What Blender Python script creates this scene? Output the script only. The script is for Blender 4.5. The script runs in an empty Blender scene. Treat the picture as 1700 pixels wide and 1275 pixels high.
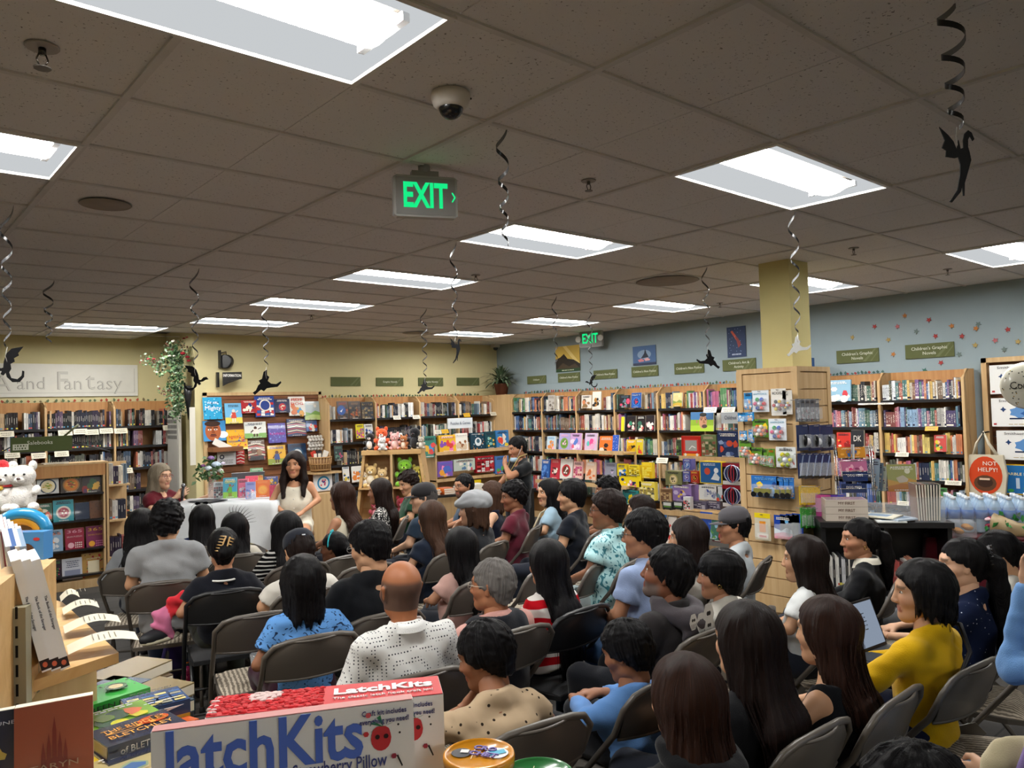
import bpy,math,random
import numpy as np
from mathutils import Vector,Matrix,Euler
random.seed(7);rng=np.random.RandomState(7)
C=bpy.context.scene.collection
PI=math.pi
# ---- camera, world, exposure
CAMZ=1.85
FPX=1279.9
ROT=(Matrix.Rotation(-0.719296,3,'Z')@Matrix.Rotation(1.602488,3,'X')@Matrix.Rotation(-0.0301884,3,'Z'))
cam_d=bpy.data.cameras.new('camera');cam=bpy.data.objects.new('camera',cam_d);C.objects.link(cam)
cam.matrix_world=Matrix.Translation((0,0,CAMZ))@ROT.to_4x4()
cam_d.sensor_width=36;cam_d.lens=FPX*36/1700;cam_d.clip_start=0.02
bpy.context.scene.camera=cam
sc=bpy.context.scene
sc.view_settings.view_transform='Standard';sc.view_settings.look='None'
sc.view_settings.gamma=1;sc.view_settings.use_curve_mapping=False
EXPOSURE=0.0;LAMP=58.0
sc.view_settings.exposure=EXPOSURE
sc.cycles.use_denoising=True
sc.cycles.max_bounces=8;sc.cycles.diffuse_bounces=4
sc.cycles.caustics_reflective=False;sc.cycles.caustics_refractive=False
sc.cycles.sample_clamp_indirect=8
w=bpy.data.worlds.new('room_world');sc.world=w;w.use_nodes=True
w.node_tree.nodes['Background'].inputs[0].default_value=(0.9,0.95,1,1)
w.node_tree.nodes['Background'].inputs[1].default_value=0.25
def ray(px,py):
 return ROT@Vector(((px-850)/FPX,(637.5-py)/FPX,-1))
def at(px,py,X=None,Y=None,Z=None,D=None):
 """point of the room seen at a pixel, on the plane x=X, y=Y or z=Z, or at depth D"""
 d=ray(px,py)
 t=X/d.x if X is not None else Y/d.y if Y is not None else(Z-CAMZ)/d.z if Z is not None else D
 return Vector((d.x*t,d.y*t,CAMZ+d.z*t))
# ---- colour and materials
def lin(c):
 if isinstance(c,str):
  c=c.lstrip('#');c=[int(c[i:i+2],16)/255 for i in(0,2,4)]
 return tuple((x/12.92 if x<=0.04045 else((x+0.055)/1.055)**2.4)for x in c[:3])
def nt(name):
 m=bpy.data.materials.new(name);m.use_nodes=True
 t=m.node_tree;return m,t,t.nodes['Principled BSDF']
def N(t,typ,**k):
 n=t.nodes.new(typ)
 for a,b in k.items():
  if a in n.inputs:n.inputs[a].default_value=b
  else:setattr(n,a,b)
 return n
def paint(name,rough=.6,spec=.3,metal=0,bump=0,bscale=200,vary=.12,coat=0,trans=0,sheen=0):
 """colour comes from the mesh's own Col attribute, with a little procedural mottling"""
 m,t,b=nt(name)
 a=N(t,'ShaderNodeAttribute',attribute_name='Col')
 tc=N(t,'ShaderNodeTexCoord')
 nz=N(t,'ShaderNodeTexNoise',Scale=9.0,Detail=4.0);t.links.new(tc.outputs['Object'],nz.inputs['Vector'])
 mr=N(t,'ShaderNodeMapRange');mr.inputs['To Min'].default_value=1-vary;mr.inputs['To Max'].default_value=1+vary
 t.links.new(nz.outputs[0],mr.inputs['Value'])
 mx=N(t,'ShaderNodeVectorMath',operation='SCALE');t.links.new(a.outputs['Color'],mx.inputs[0]);t.links.new(mr.outputs[0],mx.inputs['Scale'])
 t.links.new(mx.outputs[0],b.inputs['Base Color'])
 b.inputs['Roughness'].default_value=rough;b.inputs['Specular IOR Level'].default_value=spec
 b.inputs['Metallic'].default_value=metal;b.inputs['Coat Weight'].default_value=coat
 b.inputs['Transmission Weight'].default_value=trans;b.inputs['Sheen Weight'].default_value=sheen
 if bump:
  n2=N(t,'ShaderNodeTexNoise',Scale=float(bscale),Detail=3.0);t.links.new(tc.outputs['Object'],n2.inputs['Vector'])
  bp=N(t,'ShaderNodeBump',Strength=bump,Distance=.01);t.links.new(n2.outputs[0],bp.inputs['Height']);t.links.new(bp.outputs[0],b.inputs['Normal'])
 return m
MAT={}
MAT['matte']=paint('matte_paint',.75,.2)
MAT['print']=paint('printed_card',.45,.35,vary=.05)
MAT['gloss']=paint('glossy_print',.25,.5,vary=.04,coat=.2)
MAT['cloth']=paint('woven_cloth',.9,.1,bump=.25,bscale=260,sheen=.15)
MAT['plush']=paint('plush_fur',1,.05,bump=.8,bscale=120,sheen=.4)
MAT['metal']=paint('painted_metal',.38,.5,vary=.05)
MAT['steel']=paint('bare_steel',.25,.5,metal=1)
MAT['skin']=paint('skin',.52,.35,bump=.06,bscale=300,vary=.06)
MAT['leather']=paint('dull_leather',.5,.4)
MAT['leaf']=paint('leaf_green',.55,.3,vary=.3)
MAT['wallpaint']=paint('wall_paint',.8,.2,bump=.05,bscale=90,vary=.03)
def clear_mat():
 m,t,b=nt('clear_plastic');b.inputs['Base Color'].default_value=(.92,.96,1,1)
 b.inputs['Roughness'].default_value=.08;b.inputs['Transmission Weight'].default_value=.0
 b.inputs['Alpha'].default_value=.17;b.inputs['Specular IOR Level'].default_value=.9
 return m
MAT['clear']=clear_mat()
def glow(name,col,s):
 m=bpy.data.materials.new(name);m.use_nodes=True;t=m.node_tree;t.nodes.clear()
 e=N(t,'ShaderNodeEmission');e.inputs[0].default_value=(*col,1);e.inputs[1].default_value=s
 o=N(t,'ShaderNodeOutputMaterial');t.links.new(e.outputs[0],o.inputs[0]);return m
MAT['lamp']=glow('lamp_diffuser',(1,.985,.95),LAMP)
MAT['reflector_glow']=glow('lamp_reflector_glow',(.93,.97,1),.62)  # lamplight bounced off the troffer pan, set as an even emission of its own
MAT['exit']=glow('exit_green',(.01,.85,.25),1.0)
MAT['exitdim']=glow('exit_green_halo',(.01,.85,.25),1.6)
MAT['screen']=glow('laptop_screen',(.30,.36,.46),.8)
def wood(name,c1,c2,scale=(1.5,30,1.5),rough=.5):
 m,t,b=nt(name)
 tc=N(t,'ShaderNodeTexCoord');mp=N(t,'ShaderNodeMapping');mp.inputs['Scale'].default_value=scale
 t.links.new(tc.outputs['Object'],mp.inputs[0])
 nz=N(t,'ShaderNodeTexNoise',Scale=1.0,Detail=6.0,Distortion=.6);t.links.new(mp.outputs[0],nz.inputs['Vector'])
 cr=N(t,'ShaderNodeValToRGB');cr.color_ramp.elements[0].position=.3;cr.color_ramp.elements[1].position=.7
 cr.color_ramp.elements[0].color=(*lin(c1),1);cr.color_ramp.elements[1].color=(*lin(c2),1)
 t.links.new(nz.outputs[0],cr.inputs[0]);t.links.new(cr.outputs[0],b.inputs['Base Color'])
 b.inputs['Roughness'].default_value=rough;b.inputs['Specular IOR Level'].default_value=.35
 return m
MAT['maple']=wood('maple_veneer','#bd9a6c','#cfb083',(22,22,1.6))
MAT['oak']=wood('orange_beech','#b07c4c','#c4935f',(26,26,2))
MAT['walnut']=wood('walnut_slatwall','#6b4128','#8a5937',(1.5,1.5,26))
MAT['blond']=wood('blond_shelf_wood','#bb935e','#cfac78',(2,24,20),.4)
def book_mat():
 """cover colour from the object's own colour; title bands, lettering and pages from its generated coordinates"""
 m,t,b=nt('book_cover')
 oi=N(t,'ShaderNodeObjectInfo');tc=N(t,'ShaderNodeTexCoord')
 sep=N(t,'ShaderNodeSeparateXYZ');t.links.new(tc.outputs['Generated'],sep.inputs[0])
 cb=N(t,'ShaderNodeCombineXYZ')
 m1=N(t,'ShaderNodeMath',operation='MULTIPLY');m1.inputs[1].default_value=26
 m2=N(t,'ShaderNodeMath',operation='MULTIPLY');m2.inputs[1].default_value=3
 m3=N(t,'ShaderNodeMath',operation='MULTIPLY');m3.inputs[1].default_value=91
 t.links.new(sep.outputs['Z'],m1.inputs[0]);t.links.new(sep.outputs['X'],m2.inputs[0]);t.links.new(oi.outputs['Random'],m3.inputs[0])
 t.links.new(m1.outputs[0],cb.inputs[2]);t.links.new(m2.outputs[0],cb.inputs[0]);t.links.new(m3.outputs[0],cb.inputs[1])
 nz=N(t,'ShaderNodeTexNoise',Scale=1.0,Detail=1.0);t.links.new(cb.outputs[0],nz.inputs['Vector'])
 gt=N(t,'ShaderNodeMath',operation='GREATER_THAN');gt.inputs[1].default_value=.56;t.links.new(nz.outputs[0],gt.inputs[0])
 a1=N(t,'ShaderNodeMath',operation='COMPARE');a1.inputs[1].default_value=.55;a1.inputs[2].default_value=.27;t.links.new(sep.outputs['Z'],a1.inputs[0])
 a2=N(t,'ShaderNodeMath',operation='COMPARE');a2.inputs[1].default_value=.5;a2.inputs[2].default_value=.26;t.links.new(sep.outputs['X'],a2.inputs[0])
 mm=N(t,'ShaderNodeMath',operation='MULTIPLY');t.links.new(gt.outputs[0],mm.inputs[0]);t.links.new(a1.outputs[0],mm.inputs[1])
 mm2=N(t,'ShaderNodeMath',operation='MULTIPLY');t.links.new(mm.outputs[0],mm2.inputs[0]);t.links.new(a2.outputs[0],mm2.inputs[1])
 hs=N(t,'ShaderNodeHueSaturation');hs.inputs['Saturation'].default_value=.7
 bw=N(t,'ShaderNodeRGBToBW');t.links.new(oi.outputs['Color'],bw.inputs[0])
 lt=N(t,'ShaderNodeMath',operation='LESS_THAN');lt.inputs[1].default_value=.3;t.links.new(bw.outputs[0],lt.inputs[0])
 ink=N(t,'ShaderNodeMix',data_type='RGBA');ink.inputs[6].default_value=(.02,.02,.05,1);ink.inputs[7].default_value=(.85,.8,.68,1);t.links.new(lt.outputs[0],ink.inputs[0])
 mixl=N(t,'ShaderNodeMix',data_type='RGBA');t.links.new(mm2.outputs[0],mixl.inputs[0]);t.links.new(oi.outputs['Color'],mixl.inputs[6]);t.links.new(ink.outputs[2],mixl.inputs[7])
 bd=N(t,'ShaderNodeMath',operation='COMPARE');bd.inputs[1].default_value=.12;bd.inputs[2].default_value=.05;t.links.new(sep.outputs['Z'],bd.inputs[0])
 rg=N(t,'ShaderNodeMath',operation='GREATER_THAN');rg.inputs[1].default_value=.55;t.links.new(oi.outputs['Random'],rg.inputs[0])
 bm=N(t,'ShaderNodeMath',operation='MULTIPLY');t.links.new(bd.outputs[0],bm.inputs[0]);t.links.new(rg.outputs[0],bm.inputs[1])
 mixb=N(t,'ShaderNodeMix',data_type='RGBA');t.links.new(bm.outputs[0],mixb.inputs[0]);t.links.new(mixl.outputs[2],mixb.inputs[6]);t.links.new(ink.outputs[2],mixb.inputs[7])
 t.links.new(mixb.outputs[2],b.inputs['Base Color']);b.inputs['Roughness'].default_value=.45
 return m
MAT['book']=book_mat()
mp_,tp_,bp_=nt('book_pages');bp_.inputs['Base Color'].default_value=(*lin('#d8cfb8'),1);bp_.inputs['Roughness'].default_value=.9
MAT['pages']=mp_
# ---- mesh builder
def V(*a):return Vector(a)
class MB:
 """collects coloured solids and builds ONE mesh object"""
 def __init__(s,M=None):s.v=[];s.f=[];s.c=[];s.M=M or Matrix();s.sm=[]
 def add(s,vs,fs,col,smooth=False):
  b=len(s.v);M=s.M
  s.v+=[tuple(M@Vector(p))for p in vs]
  l=lin(col)if isinstance(col,str)else col
  for f in fs:s.f.append([i+b for i in f]);s.c.append(l);s.sm.append(smooth)
  return s
 def box(s,c,d,col='#808080',rz=0,R=None,taper=0):
  x,y,z=d[0]/2,d[1]/2,d[2]/2;k=1-taper
  vs=[(-x,-y,-z),(x,-y,-z),(x,y,-z),(-x,y,-z),(-x*k,-y*k,z),(x*k,-y*k,z),(x*k,y*k,z),(-x*k,y*k,z)]
  m=(R.to_3x3()if R else Matrix.Rotation(rz,3,'Z'))
  vs=[m@Vector(p)+Vector(c)for p in vs]
  return s.add(vs,[(0,3,2,1),(4,5,6,7),(0,1,5,4),(1,2,6,5),(2,3,7,6),(3,0,4,7)],col)
 def bb(s,lo,hi,col='#808080'):
  return s.box([(a+b)/2 for a,b in zip(lo,hi)],[abs(b-a)for a,b in zip(lo,hi)],col)
 def quad(s,a,b,c,d,col):return s.add([a,b,c,d],[(0,1,2,3)],col)
 def slab(s,pts,th,col,axis='y'):
  """outline pts in a plane (x,z), extruded by th along y"""
  n=len(pts)
  vs=[(p[0],-th/2,p[1])for p in pts]+[(p[0],th/2,p[1])for p in pts]
  fs=[list(range(n)),list(range(2*n-1,n-1,-1))]+[(i,i+n,(i+1)%n+n,(i+1)%n)for i in range(n)]
  if axis=='z':vs=[(a,c,b)for a,b,c in vs]
  return s.add(vs,fs,col)
 def tube(s,path,r,col,n=6,closed=False,flat=None):
  P=[Vector(p)for p in path];m=len(P);rr=r if isinstance(r,(list,tuple))else[r]*m
  vs=[];prev=None
  for i,p in enumerate(P):
   t=(P[min(i+1,m-1)]-P[max(i-1,0)])if not closed else(P[(i+1)%m]-P[i-1])
   if t.length<1e-9:t=Vector((0,0,1))
   t.normalize()
   if prev is None:u=t.orthogonal().normalized()
   else:
    u=prev-t*prev.dot(t)
    u=u.normalized()if u.length>1e-6 else t.orthogonal().normalized()
   prev=u;w_=t.cross(u)
   for k in range(n):
    a=2*PI*k/n;vs.append(p+(u*math.cos(a)+w_*math.sin(a))*rr[i])
  fs=[]
  for i in range(m if closed else m-1):
   j=(i+1)%m
   for k in range(n):fs.append((i*n+k,i*n+(k+1)%n,j*n+(k+1)%n,j*n+k))
  if not closed:fs+=[list(range(n))[::-1],[(m-1)*n+k for k in range(n)]]
  return s.add(vs,fs,col,True)
 def lathe(s,prof,col,n=16,c=(0,0,0),cols=None,sx=1,sy=1,R=None):
  vs=[];R3=R.to_3x3()if R else Matrix.Identity(3)
  for r,z in prof:
   for k in range(n):
    a=2*PI*k/n;vs.append(R3@Vector((r*math.cos(a)*sx,r*math.sin(a)*sy,z))+Vector(c))
  m=len(prof)
  for i in range(m-1):
   fs=[(i*n+k,i*n+(k+1)%n,(i+1)*n+(k+1)%n,(i+1)*n+k)for k in range(n)]
   if i==0:base=len(s.v);s.add(vs,fs,cols[i]if cols else col,True)
   else:
    l=lin(cols[i])if cols else(lin(col)if isinstance(col,str)else col)
    for f in fs:s.f.append([q+base for q in f]);s.c.append(l);s.sm.append(True)
  cl=lin(cols[0])if cols else(lin(col)if isinstance(col,str)else col);c2=lin(cols[-1])if cols else cl
  s.f.append([base+k for k in range(n)][::-1]);s.c.append(cl);s.sm.append(False)
  s.f.append([base+(m-1)*n+k for k in range(n)]);s.c.append(c2);s.sm.append(False)
  return s
 def ball(s,c,r,col,n=10,m=7,R=None):
  r=r if isinstance(r,(tuple,list))else(r,r,r);R3=R.to_3x3()if R else Matrix.Identity(3)
  vs=[R3@Vector((0,0,-r[2]))+Vector(c)]
  for i in range(1,m):
   ph=-PI/2+PI*i/m
   for k in range(n):
    a=2*PI*k/n
    vs.append(R3@Vector((r[0]*math.cos(ph)*math.cos(a),r[1]*math.cos(ph)*math.sin(a),r[2]*math.sin(ph)))+Vector(c))
  vs.append(R3@Vector((0,0,r[2]))+Vector(c));T=len(vs)-1
  fs=[(0,1+(k+1)%n,1+k)for k in range(n)]
  for i in range(m-2):
   for k in range(n):fs.append((1+i*n+k,1+i*n+(k+1)%n,1+(i+1)*n+(k+1)%n,1+(i+1)*n+k))
  b=1+(m-2)*n
  fs+=[(b+k,b+(k+1)%n,T)for k in range(n)]
  return s.add(vs,fs,col,True)
 def mesh(s,name,mat):
  me=bpy.data.meshes.new(name);me.from_pydata(s.v,[],s.f)
  me.materials.append(MAT[mat]if isinstance(mat,str)else mat)
  n=np.array([len(f)for f in s.f]);cc=np.repeat(np.c_[np.array(s.c,dtype=np.float32).reshape(-1,3),np.ones(len(s.f))],n,axis=0)
  at_=me.color_attributes.new('Col','FLOAT_COLOR','CORNER');at_.data.foreach_set('color',cc.astype(np.float32).ravel())
  me.polygons.foreach_set('use_smooth',s.sm)
  return me
 def build(s,name,mat='matte',parent=None,loc=None,rz=None):
  o=bpy.data.objects.new(name,s.mesh(name,mat));C.objects.link(o)
  if parent:o.parent=parent
  if loc is not None:o.location=loc
  if rz is not None:o.rotation_euler=(0,0,rz)
  return o
LABELS={}
def tag(o,label,cat,group=None,kind=None):
 nw=len(label.split())
 if not 4<=nw<=16:print('LABEL LENGTH',nw,label)
 if label in LABELS and not(group and LABELS[label]==group):print('DUP LABEL',label)
 LABELS[label]=group
 o['label']=label;o['category']=cat
 if group:o['group']=group
 if kind:o['kind']=kind
 return o
def thing(name,label,cat,loc=(0,0,0),rz=0,group=None):
 o=bpy.data.objects.new(name,None);C.objects.link(o);o.location=loc;o.rotation_euler=(0,0,rz);o.empty_display_size=.05
 return tag(o,label,cat,group)
def struct(o):o['kind']='structure';return o
def copytree(o,parent=None):
 c=o.copy();C.objects.link(c)
 if parent:c.parent=parent
 for ch in o.children:copytree(ch,c)
 return c
_txt={}
def text_mesh(txt,size,depth=0.0008,bold=.0):
 k=(txt,size,depth,bold)
 if k not in _txt:
  cu=bpy.data.curves.new('t','FONT');cu.body=txt;cu.size=size;cu.extrude=depth;cu.offset=bold
  cu.align_x='CENTER';cu.align_y='CENTER';cu.resolution_u=2
  o=bpy.data.objects.new('t',cu);C.objects.link(o)
  me=bpy.data.meshes.new_from_object(o);bpy.data.objects.remove(o);bpy.data.curves.remove(cu)
  _txt[k]=me
 return _txt[k]
def text(txt,size,col,parent,loc,rot=(PI/2,0,0),name='lettering',mat='print',depth=.0008,bold=0,fit=None):
 """lettering facing -Y of its parent by default"""
 me=text_mesh(txt,size,depth,bold).copy();me.materials.clear();me.materials.append(MAT[mat])
 if mat not in('exit',):
  n=len(me.loops);a=me.color_attributes.new('Col','FLOAT_COLOR','CORNER')
  a.data.foreach_set('color',np.tile(np.array([*lin(col),1],dtype=np.float32),n))
 o=bpy.data.objects.new(name,me);C.objects.link(o);o.parent=parent;o.location=loc;o.rotation_euler=rot
 if fit:
  xs=[v.co.x for v in me.vertices];wd=max(xs)-min(xs)
  if wd>0:o.scale=(fit/wd,1,1)
 return o
# ---- implicit surfaces -> meshes
def nets(F,org,h):
 """surface nets: one smooth closed mesh from a sampled distance field"""
 S=F<0
 nx,ny,nz=F.shape
 acc=np.zeros((nx-1,ny-1,nz-1,3),np.float32);cnt=np.zeros((nx-1,ny-1,nz-1),np.float32)
 off=[(i,j,k)for i in(0,1)for j in(0,1)for k in(0,1)]
 sl=lambda o:(slice(o[0],nx-1+o[0]),slice(o[1],ny-1+o[1]),slice(o[2],nz-1+o[2]))
 for a in off:
  for ax in range(3):
   if a[ax]:continue
   b=list(a);b[ax]=1
   fa,fb=F[sl(a)],F[sl(b)];m=S[sl(a)]!=S[sl(b)]
   t=fa[m]/(fa[m]-fb[m]+1e-12)
   p=np.tile(np.array(a,np.float32),(len(t),1));p[:,ax]=t
   acc[m]+=p;cnt[m]+=1
 act=cnt>0;idx=-np.ones(act.shape,np.int64);idx[act]=np.arange(act.sum())
 g=np.argwhere(act);v=(acc[act]/cnt[act][:,None]+g)*h+org
 quads=[]
 for ax in range(3):
  a=[slice(None)]*3;b=[slice(None)]*3;a[ax]=slice(0,-1);b[ax]=slice(1,None)
  sa,sb=S[tuple(a)],S[tuple(b)]
  o1,o2=[(1,2),(2,0),(0,1)][ax]
  e=np.argwhere(sa!=sb)
  ok=(e[:,o1]>0)&(e[:,o2]>0)&(e[:,o1]<F.shape[o1]-1)&(e[:,o2]<F.shape[o2]-1);e=e[ok]
  inside=sa[tuple(e.T)]
  d1=np.zeros(3,int);d1[o1]=1;d2=np.zeros(3,int);d2[o2]=1
  q=np.stack([idx[tuple((e-d1-d2).T)],idx[tuple((e-d2).T)],idx[tuple(e.T)],idx[tuple((e-d1).T)]],1)
  q[~inside]=q[~inside][:,::-1]
  quads.append(q)
 return v.astype(np.float32),np.concatenate(quads)
class Field:
 def __init__(s,lo,hi,h):
  s.lo=np.array(lo,np.float32);s.h=h
  s.ax=[np.arange(lo[i],hi[i]+h,h,dtype=np.float32)for i in range(3)]
  s.F=np.full([len(a)for a in s.ax],.3,np.float32)
 def grid(s,sl):return np.meshgrid(*[s.ax[i][sl[i]]for i in range(3)],indexing='ij',sparse=True)
 def sub(s,lo,hi):
  return tuple(slice(max(0,int((lo[i]-s.lo[i])/s.h)),max(0,int((hi[i]-s.lo[i])/s.h)+2))for i in range(3))
 def put(s,sl,d,k,op):
  F=s.F[sl]
  if op=='sub':
   d=-d;hh=np.maximum(k-np.abs(F-d),0)/max(k,1e-6);s.F[sl]=np.maximum(F,d)+hh*hh*k/4
  else:
   hh=np.maximum(k-np.abs(F-d),0)/max(k,1e-6);s.F[sl]=np.minimum(F,d)-hh*hh*k/4
 def cap(s,a,b,r0,r1=None,k=.02,fl=(1,1,1),op='add'):
  """tapered capsule; fl stretches the section along x, y, z"""
  r1=r0 if r1 is None else r1;a=np.array(a,float);b=np.array(b,float);fl=np.array(fl,float)
  m=(max(r0,r1)*fl.max())+k+3*s.h
  sl=s.sub(np.minimum(a,b)-m,np.maximum(a,b)+m)
  if 0 in s.F[sl].shape:return s
  X,Y,Z=s.grid(sl);A=a/fl;B=b/fl;BA=B-A;L=max((BA**2).sum(),1e-9)
  x,y,z=X/fl[0]-A[0],Y/fl[1]-A[1],Z/fl[2]-A[2]
  t=np.clip((x*BA[0]+y*BA[1]+z*BA[2])/L,0,1)
  d=np.sqrt((x-t*BA[0])**2+(y-t*BA[1])**2+(z-t*BA[2])**2)-(r0+(r1-r0)*t)
  s.put(sl,(d*fl.min()).astype(np.float32),k,op);return s
 def ell(s,c,r,k=.02,op='add'):
  r=np.array(r,float);m=r.max()+k+3*s.h
  sl=s.sub(np.array(c)-m,np.array(c)+m)
  if 0 in s.F[sl].shape:return s
  X,Y,Z=s.grid(sl)
  q=np.sqrt(((X-c[0])/r[0])**2+((Y-c[1])/r[1])**2+((Z-c[2])/r[2])**2)
  s.put(sl,((q-1)*r.min()).astype(np.float32),k,op);return s
 def cut(s,fn):
  X,Y,Z=s.grid((slice(None),)*3);s.F=np.maximum(s.F,fn(X,Y,Z).astype(np.float32));return s
 def bumpy(s,amp,fr,seed=0,fn=None):
  X,Y,Z=s.grid((slice(None),)*3);r=np.random.RandomState(seed);d=0
  for i in range(5):
   k=r.normal(size=3);k=k/np.linalg.norm(k)*fr*(.7+.5*i);p=r.rand()*6
   d=d+np.sin(k[0]*X+k[1]*Y+k[2]*Z+p+1.5*np.sin(fr*.5*(X+Z*1.3)+p))/(1+.5*i)
  s.F=s.F+(amp*d).astype(np.float32)*(fn(X,Y,Z)if fn else 1);return s
 def mesh(s):
  s.F[0]=s.F[-1]=.1;s.F[:,0]=s.F[:,-1]=.1;s.F[:,:,0]=s.F[:,:,-1]=.1
  return nets(s.F,s.lo,s.h)
def xf(v,M):
 M=np.array(M,np.float32);return v@M[:3,:3].T+M[:3,3]
def np_obj(name,parts,mat,parent=None,slots=None):
 """parts: list of (verts, quads, colours per vertex or one colour)"""
 vs,fs,cs=[],[],[];b=0
 for v,f,c in parts:
  vs.append(v);fs.append(f+b);b+=len(v)
  c=np.array(c,np.float32);cs.append(np.tile(c,(len(v),1))if c.ndim==1 else c)
 v=np.concatenate(vs);f=np.concatenate(fs);c=np.concatenate(cs)
 me=bpy.data.meshes.new(name);me.vertices.add(len(v));me.vertices.foreach_set('co',v.astype(np.float32).ravel())
 n=len(f);me.loops.add(4*n);me.loops.foreach_set('vertex_index',f.ravel().astype(np.int32))
 me.polygons.add(n);me.polygons.foreach_set('loop_start',np.arange(0,4*n,4,dtype=np.int32));me.polygons.foreach_set('loop_total',np.full(n,4,np.int32))
 me.update(calc_edges=True);me.polygons.foreach_set('use_smooth',np.ones(n,bool))
 a=me.color_attributes.new('Col','FLOAT_COLOR','POINT');a.data.foreach_set('color',np.c_[c,np.ones(len(c))].astype(np.float32).ravel())
 me.materials.append(MAT[mat]if isinstance(mat,str)else mat)
 o=bpy.data.objects.new(name,me);C.objects.link(o)
 if parent:o.parent=parent
 return o
# ---- heads, hands, hair
def head_mesh(kind,h):
 w_,j={'man':(1,1),'woman':(.94,.88),'child':(.95,.86)}[kind]
 f=Field((-.11,-.13,-.2),(.11,.15,.15),h)
 f.ell((0,-.018,.03),(.077*w_,.098,.09),.01)
 f.ell((0,.022,-.03),(.062*w_,.066,.085),.04)
 f.cap((-.045*w_*j,.0,-.07),(0,.055,-.098),.022,.02,.03);f.cap((.045*w_*j,.0,-.07),(0,.055,-.098),.022,.02,.03)
 f.ell((0,.066,-.096),(.022,.018,.018),.02)
 f.cap((-.034,.07,.026),(.034,.07,.026),.014,k=.02)
 f.cap((-.04,.055,-.028),(-.052,.03,-.02),.022,k=.02);f.cap((.04,.055,-.028),(.052,.03,-.02),.022,k=.02)
 f.ell((-.031,.093,.006),(.017,.014,.011),.014,'sub');f.ell((.031,.093,.006),(.017,.014,.011),.014,'sub')
 f.cap((0,.083,.012),(0,.102,-.032),.008,.0115,.014);f.ell((-.012,.094,-.036),(.009,.01,.008),.008);f.ell((.012,.094,-.036),(.009,.01,.008),.008)
 f.cap((-.02,.08,-.062),(.02,.08,-.062),.0065,k=.008);f.cap((-.017,.079,-.071),(.017,.079,-.071),.0075,k=.008)
 f.cap((-.022,.09,-.0665),(.022,.09,-.0665),.002,k=.004,op='sub')
 for s in(-1,1):
  f.cap((s*.077*w_,-.012,-.028),(s*.084*w_,-.02,.018),.008,.012,.008,fl=(.7,1.25,1))
  f.ell((s*.088*w_,-.006,.003),(.006,.008,.013),.004,'sub')
 f.cap((0,-.03,-.05),(0,-.035,-.115),.055*(w_ if kind=='man' else .84),.05*(w_ if kind=='man' else .84),.035)
 v,q=f.mesh()
 return v,q
_heads={}
def get_head(kind,h):
 if(kind,h)not in _heads:_heads[(kind,h)]=head_mesh(kind,h)
 return _heads[(kind,h)]
def head_colors(v,skin,beard=None,bald=None):
 c=np.tile(np.array(lin(skin),np.float32),(len(v),1));X,Y,Z=v.T
 def mix(m,col,a=1.):
  m=(np.clip(m,0,1)*a)[:,None];c[:]=c*(1-m)+np.array(lin(col),np.float32)*m
 lip=(Y>.07)&(np.abs(Z+.0665)<.013)&(np.abs(X)<.027);mix(lip.astype(float),'#9c5148',.7)
 mix(np.exp(-((np.abs(X)-.045)**2+(Z+.03)**2)/.0006)*(Y>.03),'#b5604a',.25)
 br=(np.abs(Z-.028)<.006)&(np.abs(np.abs(X)-.033)<.02)&(Y>.06);mix(br.astype(float),'#1c1410',.6)
 if beard:
  m=np.clip((-.035-Z)/.02,0,1)*(Z>-.125)*np.clip((Y+.01)/.03,0,1)*(1-lip);mix(m,beard,.75)
 if bald:
  m=((Z>-.07)&(Z<.05+.03*np.clip(-Y/.1,-1,1))&(Y<.03)&(np.abs(X)<.082))*np.clip((.055-Z)/.02,0,1);mix(m,bald,.8)
 return c
def hand_mesh(h):
 """right hand, wrist at the origin, fingers along +Y, palm facing -Z, thumb on -X; relaxed curl"""
 f=Field((-.08,-.03,-.09),(.06,.2,.04),h)
 f.cap((0,-.02,0),(0,.02,0),.024,.026,.01,fl=(1.1,1,.8))
 f.cap((-.012,.03,-.002),(-.018,.08,0),.022,.019,.015,fl=(1,1,.6));f.cap((.014,.03,-.002),(.022,.075,0),.02,.017,.015,fl=(1,1,.6))
 for x,y,L,r in((-.031,.085,.07,.0085),(-.0105,.09,.079,.0088),(.0105,.086,.072,.0083),(.031,.077,.056,.0073)):
  a=Vector((x,y-.012,0));b=a+Vector((x*.08,L*.45,-L*.12));c=b+Vector((x*.02,L*.26,-L*.26));d=c+Vector((0,L*.1,-L*.26))
  f.cap(a,b,r*1.1,r,.004);f.cap(b,c,r,r*.92,.003);f.cap(c,d,r*.92,r*.78,.003)
 a=Vector((-.022,.02,-.006));b=Vector((-.047,.052,-.016));c=Vector((-.05,.08,-.026));d=Vector((-.043,.1,-.032))
 f.cap(a,b,.0145,.0115,.012);f.cap(b,c,.0112,.0098,.004);f.cap(c,d,.0098,.008,.003)
 return f.mesh()
_hands={}
def get_hand(h,left):
 if h not in _hands:_hands[h]=hand_mesh(h)
 v,q=_hands[h]
 return(v*np.array([-1,1,1],np.float32),q[:,::-1])if left else(v,q)
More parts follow.
